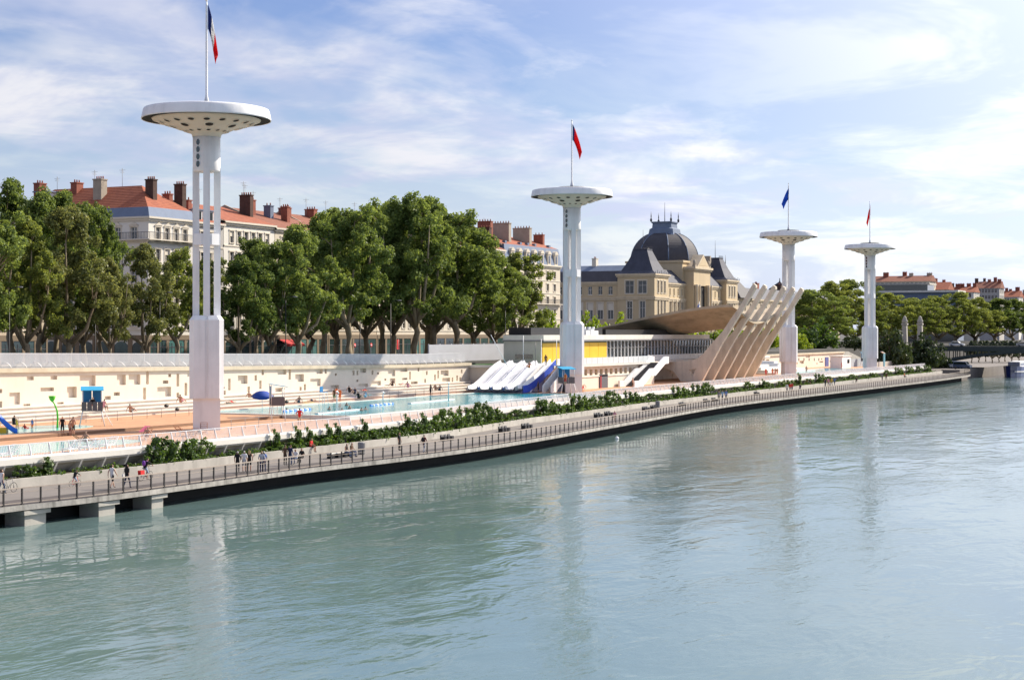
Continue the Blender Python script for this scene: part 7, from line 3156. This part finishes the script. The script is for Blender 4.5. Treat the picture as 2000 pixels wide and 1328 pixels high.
def bicycle(x, y, z, rotz, label, paint, s=1.0, pannier=None):
    """wheels along local y, riding toward -y"""
    t_ = thing('bicycle', label, 'bicycle', (x, y, z), rotz, 'bicycles on the promenade')
    t_.scale = (s, s, s)
    for yy in (-.55, .50):
        w = MB()
        n = 20
        rows = []
        for k in range(n):
            th = 2 * math.pi * k / n
            c_, s2 = math.cos(th), math.sin(th)
            rows.append([(dx, yy + (.33 + dr) * c_, .34 + (.33 + dr) * s2) for dx, dr in ((-.02, 0), (0, -.02), (.02, 0), (0, .02))])
        rows.append(rows[0])
        w.grid(rows, 0, True, True)
        wo = w.build('wheel', M_BLACK, t_)
        sp = MB()
        for k in range(10):
            th = 2 * math.pi * k / 10
            sp.tube([(0, yy, .34), (0, yy + .32 * math.cos(th), .34 + .32 * math.sin(th))], .005, 3)
        sp.tube([(-.05, yy, .34), (.05, yy, .34)], .03, 6)
        sp.build('spokes', M_GREY, wo)
    f = MB()
    bbx, seat, head = (0, .02, .30), (0, .22, .88), (0, -.42, .90)
    for a, b in ((bbx, seat), (seat, head), (bbx, (0, -.38, .78)), (bbx, (0, .50, .34)), ((0, .19, .80), (0, .50, .34)), (head, (0, -.55, .34)), (head, (0, -.38, 1.02))):
        f.tube([a, b], .02, 6)
    f.build('frame', paint, t_)
    f = MB()
    f.tube([(-.27, -.50, 1.04), (-.15, -.40, 1.04), (.15, -.40, 1.04), (.27, -.50, 1.04)], .015, 6)
    f.build('handlebar', M_GREY, t_)
    f = MB()
    f.sphere((0, .24, .93), (.07, .13, .035), 8, 6)
    f.build('saddle', M_BLACK, t_)
    f = MB()
    f.tube([(-.1, .02, .30), (.1, .02, .30)], .02, 6)
    f.box(.08, .16, -.06, .06, .15, .18)
    f.box(-.16, -.08, -.02, .10, .42, .45)
    f.build('pedals', M_GREY, t_)
    if pannier:
        f = MB()
        f.xprism([(.28, .40), (.70, .40), (.74, .78), (.26, .78)], -.14, .14)
        f.build('rear_panel', pannier, t_)
    return t_


ZP = Z_PROM
# cyclists
def rider(px, py, face, s, plabel, blabel, paint, pannier=None, **kw):
    x, y = at_z(px, py, ZP)
    person(px, py, ZP + 0.02 * s, 'cycle', face, plabel, s=s, pos=(x, y), **kw)
    bicycle(x, y, ZP, FACE[face] if isinstance(face, str) else face, blabel, paint, s, pannier)


rider(284, 938, 'R', 1.0, 'cyclist in black with a purple backpack riding right', 'grey bicycle with a red rear panel under the black clad cyclist', M_GREY, M_RED, top='black', arms='black', bottom='lightblue', shins=None, pack='purple')
rider(146, 951, 'R', 0.74, 'child in dark cap and top riding a small red bicycle', 'small red bicycle under the child', M_RED, top='black', arms='black', bottom='lightblue', shins=None)
x_, y_ = at_z(3, 965, ZP)
person(3, 965, ZP, 'walk2', 'R', 'person in white top and blue jeans at the left picture edge', top='white', bottom='jeans', shins='jeans', hair='brown', skin=1)
x_, y_ = at_z(16, 962, ZP)
bicycle(x_, y_, ZP, FACE['R'], 'grey bicycle wheeled along at the left picture edge', M_GREY)
W = 'people on the promenade'
PROM = [
    (219, 954, 'walk', 'R', 'man in white vest and black shorts walking right near the left end', dict(top='white', bottom='black', skin=1, hair='brown')),
    (248, 954, 'walk2', 'R', 'long haired woman in black with a white bag behind the man in the vest', dict(top='black', arms='black', bottom='navy', shins='navy', long_hair=True, bag=True)),
    (464, 923, 'walk', 'away', 'person in black jacket leftmost of the group of five strollers', dict(top='black', arms='black', bottom='black', shins='black', hair='grey')),
    (477, 922, 'walk2', 'away', 'man in loose white shirt second of the group of five', dict(top='white', arms='white', bottom='grey', shins=None, hair='grey')),
    (487, 921, 'stand', 'away', 'woman in short black dress third of the group of five', dict(top='black', bottom='black', shins=None, hair='fair', long_hair=True)),
    (511, 923, 'walk2', 'away', 'person in pale grey shirt and dark trousers fourth of the group of five', dict(top='lightgrey', arms='lightgrey', bottom='navy', shins='navy', hair='fair')),
    (520, 923, 'walk', 'away', 'man in blue shirt and dark jeans rightmost of the group of five', dict(top='blue', arms='blue', bottom='navy', shins='navy', hair='grey')),
    (557, 909, 'point', 'R', 'standing person in brown top beside the seated pair', dict(top='brown', arms='brown', bottom='black', shins='black')),
    (567, 909, 'stand', 'R', 'standing person in dark top and jeans beside the seated pair', dict(top='navy', arms='navy', bottom='jeans', shins='jeans')),
    (578, 906, 'sit', 'L', 'seated person in white top and jeans among the dark clad group', dict(top='white', arms='white', bottom='jeans', shins='jeans')),
    (590, 904, 'sit', 'L', 'seated person all in black among the dark clad group', dict(top='black', arms='black', bottom='black', shins='black')),
    (676, 894, 'sit', 'river', 'seated woman in dark top on the slab bench, left of two', dict(top='black', bottom='jeans', shins='jeans', long_hair=True)),
    (686, 892, 'sit', 'river', 'seated person in blue jeans on the slab bench by the bin', dict(top='brown', arms='brown', bottom='jeans', shins='jeans')),
    (780, 880, 'stand', 'river', 'lone person all in black standing by the planter wall', dict(top='black', arms='black', bottom='black', shins='black')),
    (856, 886, 'walk', 'R', 'walker in maroon top with black backpack and pale trousers', dict(top='maroon', arms='maroon', bottom='lightgrey', shins='lightgrey', pack='black')),
    (1201, 822, 'sit', 'L', 'seated person in pale pink top beside a black bench', dict(top='pink', bottom='beige', shins=None, hair='brown')),
    (1404, 784, 'stand', 'L', 'person in grey leftmost of the group in blue', dict(top='grey', arms='grey', bottom='black', shins='black')),
    (1411, 783, 'walk', 'L', 'person in light blue top in the middle of the group in blue', dict(top='lightblue', arms='lightblue', bottom='navy', shins='navy')),
    (1418, 782, 'stand', 'L', 'person in dark blue rightmost of the group in blue', dict(top='blue', arms='blue', bottom='black', shins='black')),
    (1537, 767, 'walk', 'R', 'person in white top left of two in red', dict(top='white', arms='white', bottom='navy', shins='navy')),
    (1543, 766, 'walk2', 'R', 'person in red top with dark trousers next to the one in white', dict(top='red', arms='red', bottom='grey', shins='grey')),
    (1547, 765, 'walk', 'R', 'person in red top right of another in red', dict(top='red', bottom='jeans', shins=None)),
    (1576, 757, 'hips', 'river', 'person in red standing behind a black bench', dict(top='red', arms='red', bottom='red', shins=None)),
    (1583, 757, 'stand', 'river', 'person in black standing right of the one in red behind a bench', dict(top='black', arms='black', bottom='black', shins='black')),
    (1563, 763, 'sit', 'L', 'seated dark figure at the left end of the bench below the third tower', dict(top='navy', arms='navy', bottom='navy', shins='navy')),
    (1612, 756, 'walk', 'L', 'person in dark top leftmost of the group of four', dict(top='navy', bottom='black', shins='black')),
    (1618, 755, 'stand', 'L', 'person in pink top second of the group of four', dict(top='pink', bottom='grey', shins=None)),
    (1624, 754, 'walk2', 'L', 'person in yellow top third of the group of four', dict(top='yellow', bottom='black', shins='black')),
    (1630, 753, 'walk', 'L', 'person in blue rightmost of the group of four', dict(top='blue', arms='blue', bottom='navy', shins='navy')),
    (1673, 748, 'sit', 'L', 'dark seated figure beside the bench left of the last tower', dict(top='black', arms='black', bottom='black', shins='black')),
    (1694, 742, 'stand', 'L', 'person in pale clothes standing below the last tower', dict(top='white', arms='white', bottom='lightblue', shins='lightblue')),
    (1701, 742, 'stand', 'R', 'person in black beside the pale one below the last tower', dict(top='black', arms='black', bottom='black', shins='black')),
    (1723, 744, 'walk', 'R', 'left walker of a dark pair right of the last tower', dict(top='grey', arms='grey', bottom='black', shins='black')),
    (1731, 743, 'walk2', 'R', 'right walker of a dark pair right of the last tower', dict(top='brown', arms='brown', bottom='black', shins='black')),
    (1766, 738, 'sit', 'river', 'person in orange top on the farthest bench', dict(top='orange', arms='orange', bottom='black', shins='black')),
    (1866, 728, 'walk', 'R', 'tiny dark walker near the tip of the promenade', dict(top='black', arms='black', bottom='black', shins='black')),
]
for (px, py, po, fa, lab, kw) in PROM:
    dz = 0.0
    person(px, py, ZP + dz, po, fa, lab, group=W, **kw)
x_ = at_y(607, 83.0)
y_ = kerb_y(x_) + 0.2
person(0, 0, 1.58, 'sit', 'river', 'person in red sitting on the planter wall among the vines', pos=(at_y(607, y_), y_), top='red', arms='red', bottom='black', shins=None, group=W)

B = 'bathers'
SW = dict(top=None, arms=None, bottom='navy', shins=None, shoes=None)


def sw(**k):
    d = dict(SW)
    d.update(k)
    return d


ZU, ZD = Z_UP, Z_DECK
POOLP = [
    (122, 851, ZD, 'stand', 'cam', 'woman in black swimsuit standing between the two shallow pools', sw(top='black', bottom='black')),
    (137, 851, ZD, 'stand', 'R', 'child in dark trunks beside the taller bather between the shallow pools', sw(bottom='maroon', s=.78)),
    (143, 851, ZD, 'hips', 'R', 'tanned bather in dark trunks behind the child between the shallow pools', sw(bottom='black')),
    (585, 831, ZD, 'hips', 'away', 'lifeguard in red shirt standing on the deck before the main pool', dict(top='red', arms='red', bottom='beige', shins=None, shoes=None)),
    (27, 838, ZU, 'sit', 'R', 'bather in dark swimsuit sitting by the toddler slide', sw(top='black', bottom='black')),
    (33, 836, ZU + .3, 'stand', 'R', 'small child in yellow beside the bather at the toddler slide', sw(top='yellow', bottom='yellow', s=.5)),
    (50, 841, ZU - .2, 'ground', 'R', 'child in red playing in the splash pool', sw(top='red', bottom='red', s=.75)),
    (63, 841, ZU - .2, 'stand', 'L', 'child in blue standing in the splash pool', sw(top='blue', bottom='orange', s=.65)),
    (203, 803, 4.3, 'sit', 'R', 'bather in pink behind the near lifeguard stand', sw(top='pink', bottom='black')),
    (256, 805, 4.3, 'ground', 'R', 'man in black trunks sitting on the steps left of the nearest tower', sw(bottom='black')),
    (354, 786, 5.0, 'ground', 'R', 'bather sitting on the top step close to the nearest tower', sw(bottom='pink')),
    (165, 864, ZD + .36, 'ground', 'L', 'bather reclining on a brown lounger by the paddling pool', sw(bottom='black')),
    (286, 854, ZD + .36, 'ground', 'L', 'bather on the lounger with the pink towel', sw(bottom='maroon')),
    (391, 846, ZD + .36, 'lie', 'L', 'dark haired bather lying on the lounger at the tower foot', sw(bottom='black')),
    (450, 788, 4.5, 'lie', 'R', 'bather lying on a pink towel right of the nearest tower', sw(bottom='red')),
    (488, 778, 4.6, 'ground', 'R', 'bather sitting on the steps left of the blue parasol', sw(bottom='black')),
    (583, 787, 4.2, 'ground', 'L', 'bather on the yellow towel on the steps', sw(bottom='navy')),
    (609, 784, 4.2, 'lie', 'L', 'sunbather stretched on the steps left of the high chair', sw(bottom='navy')),
    (653, 785, ZU, 'stand', 'R', 'bather with dark hair left of two standing by the pool rim', sw(bottom='green', top='brown')),
    (664, 785, ZU, 'hips', 'L', 'bather in orange right of two standing by the pool rim', sw(top='orange', bottom='orange')),
    (659, 769, 4.6, 'ground', 'R', 'reddish bather seated above the two standing at the pool rim', sw(top='orange', bottom='red')),
    (683, 766, 4.7, 'ground', 'R', 'bather in black leftmost of those in the tower shadow', sw(top='black', bottom='black')),
    (692, 770, 4.6, 'ground', 'L', 'bather in dark suit second of those in the tower shadow', sw(top='navy', bottom='black')),
    (712, 764, 4.8, 'lie', 'R', 'bather in red lying in the tower shadow', sw(top='red', bottom='red')),
    (701, 778, 4.3, 'ground', 'R', 'bather in black on the lower step in the tower shadow', sw(top='black', bottom='black')),
    (713, 776, 4.3, 'ground', 'L', 'bather in turquoise on the lower step in the tower shadow', sw(top='lightblue', bottom='lightblue')),
    (766, 754, 5.1, 'ground', 'L', 'tanned bather right of the tower shadow on the top step', sw(bottom='black', skin=2)),
    (785, 752, 5.1, 'lie', 'R', 'sunbather lying on the top step right of the tower shadow', sw(bottom='pink')),
    (797, 757, 5.0, 'ground', 'R', 'bather in pink leftmost on the steps toward the slides', sw(top='pink', bottom='pink')),
    (841, 774, ZU, 'stand', 'in', 'bather in black standing by the rim toward the slides', sw(top='black', bottom='black')),
    (851, 762, 4.4, 'ground', 'R', 'bather seated left of a pair on the steps near the slides', sw(bottom='black')),
    (858, 763, 4.4, 'ground', 'L', 'bather seated right of a pair on the steps near the slides', sw(bottom='navy')),
    (1033, 719, 7.6, 'ground', 'L', 'tanned bather seated at the top of the white slide lanes', sw(bottom='orange')),
    (1066, 715, 7.55, 'stand', 'L', 'tanned bather standing on the terrace above the slides', sw(bottom='black', skin=2)),
    (1104, 752, 5.0, 'stand', 'L', 'lifeguard in orange vest on the stand before the second tower', dict(top='orange', arms='orange', bottom='red', shins=None, shoes=None)),
    (1139, 766, ZU, 'bend', 'R', 'bather bending over a bag right of the second tower', sw(bottom='red')),
    (1236, 758, ZU, 'stand', 'river', 'tanned man at the foot of the zigzag staircase', sw(bottom='brown', skin=0)),
    (1051, 768, ZU, 'stand', 'river', 'bather in dark suit between the blue slide and its stair', sw(top='black', bottom='navy')),
    (1269, 702, 7.55, 'stand', 'river', 'person in violet at the top of the staircase, left of two', dict(top='purple', arms='purple', bottom='lightgrey', shins=None)),
    (1281, 702, 7.55, 'stand', 'river', 'person in violet at the top of the staircase, right of two', dict(top='purple', bottom='black', shins='black')),
    (1496, 736, ZU, 'stand', 'R', 'bather in red alone between ribs and third tower', sw(top='red', bottom='red')),
    (1509, 735, ZU, 'stand', 'R', 'bather in orange left of a trio near the third tower', sw(top='orange', bottom='red')),
    (1514, 735, ZU, 'walk', 'R', 'bather in red trunks in the middle of a trio near the third tower', sw(bottom='red')),
    (1518, 735, ZU, 'stand', 'L', 'bather in orange trunks right of a trio near the third tower', sw(bottom='orange')),
    (1553, 731, ZU, 'bend', 'R', 'bather bending just right of the third tower', sw(bottom='red')),
    (1575, 730, ZU, 'stand', 'R', 'bather at the rim of the far pool', sw(bottom='maroon')),
    (1644, 721, ZU, 'stand', 'river', 'person in red before the small white cabin', dict(top='red', arms='red', bottom='red', shins=None, shoes=None)),
]
for (px, py, z, po, fa, lab, kw) in POOLP:
    person(px, py, z, po, fa, lab, group=B, **kw)
# seated lifeguard on the near stand
ls = bpy.data.objects['lifeguard_stand']
person(0, 0, Z_UP + 1.47, 'sit', rad(-50), 'lifeguard in black sitting on the near stand with blue back panels', pos=(ls.location.x + 0.1, ls.location.y), top='black', arms='black', bottom='orange', shins=None, shoes=None, group=B)
# swimmers up to the chest
for k, (px, py, lab, hr) in enumerate(((643, 800, 'swimmer left of the near water jet', 'dark'), (668, 803, 'swimmer right of the near water jet', 'dark'), (683, 798, 'fair haired swimmer left of the white spray', 'fair'), (706, 802, 'swimmer in front of the white spray', 'dark'), (714, 800, 'swimmer right of another before the spray', 'dark'), (677, 792, 'swimmer farther back by the far rim', 'brown'), (560, 803, 'swimmer beside the near lane rope', 'dark'))):
    x, y = at_z(px, py, 3.70)
    person(0, 0, 3.70 - 1.32, 'stand', 'R', lab, pos=(x, y), top=None, bottom='navy', shins=None, shoes=None, hair=hr, group='swimmers')

for t_ in list(bpy.data.objects):
    if t_.type == 'EMPTY' and t_.parent is None and not t_.children:
        bpy.data.objects.remove(t_)
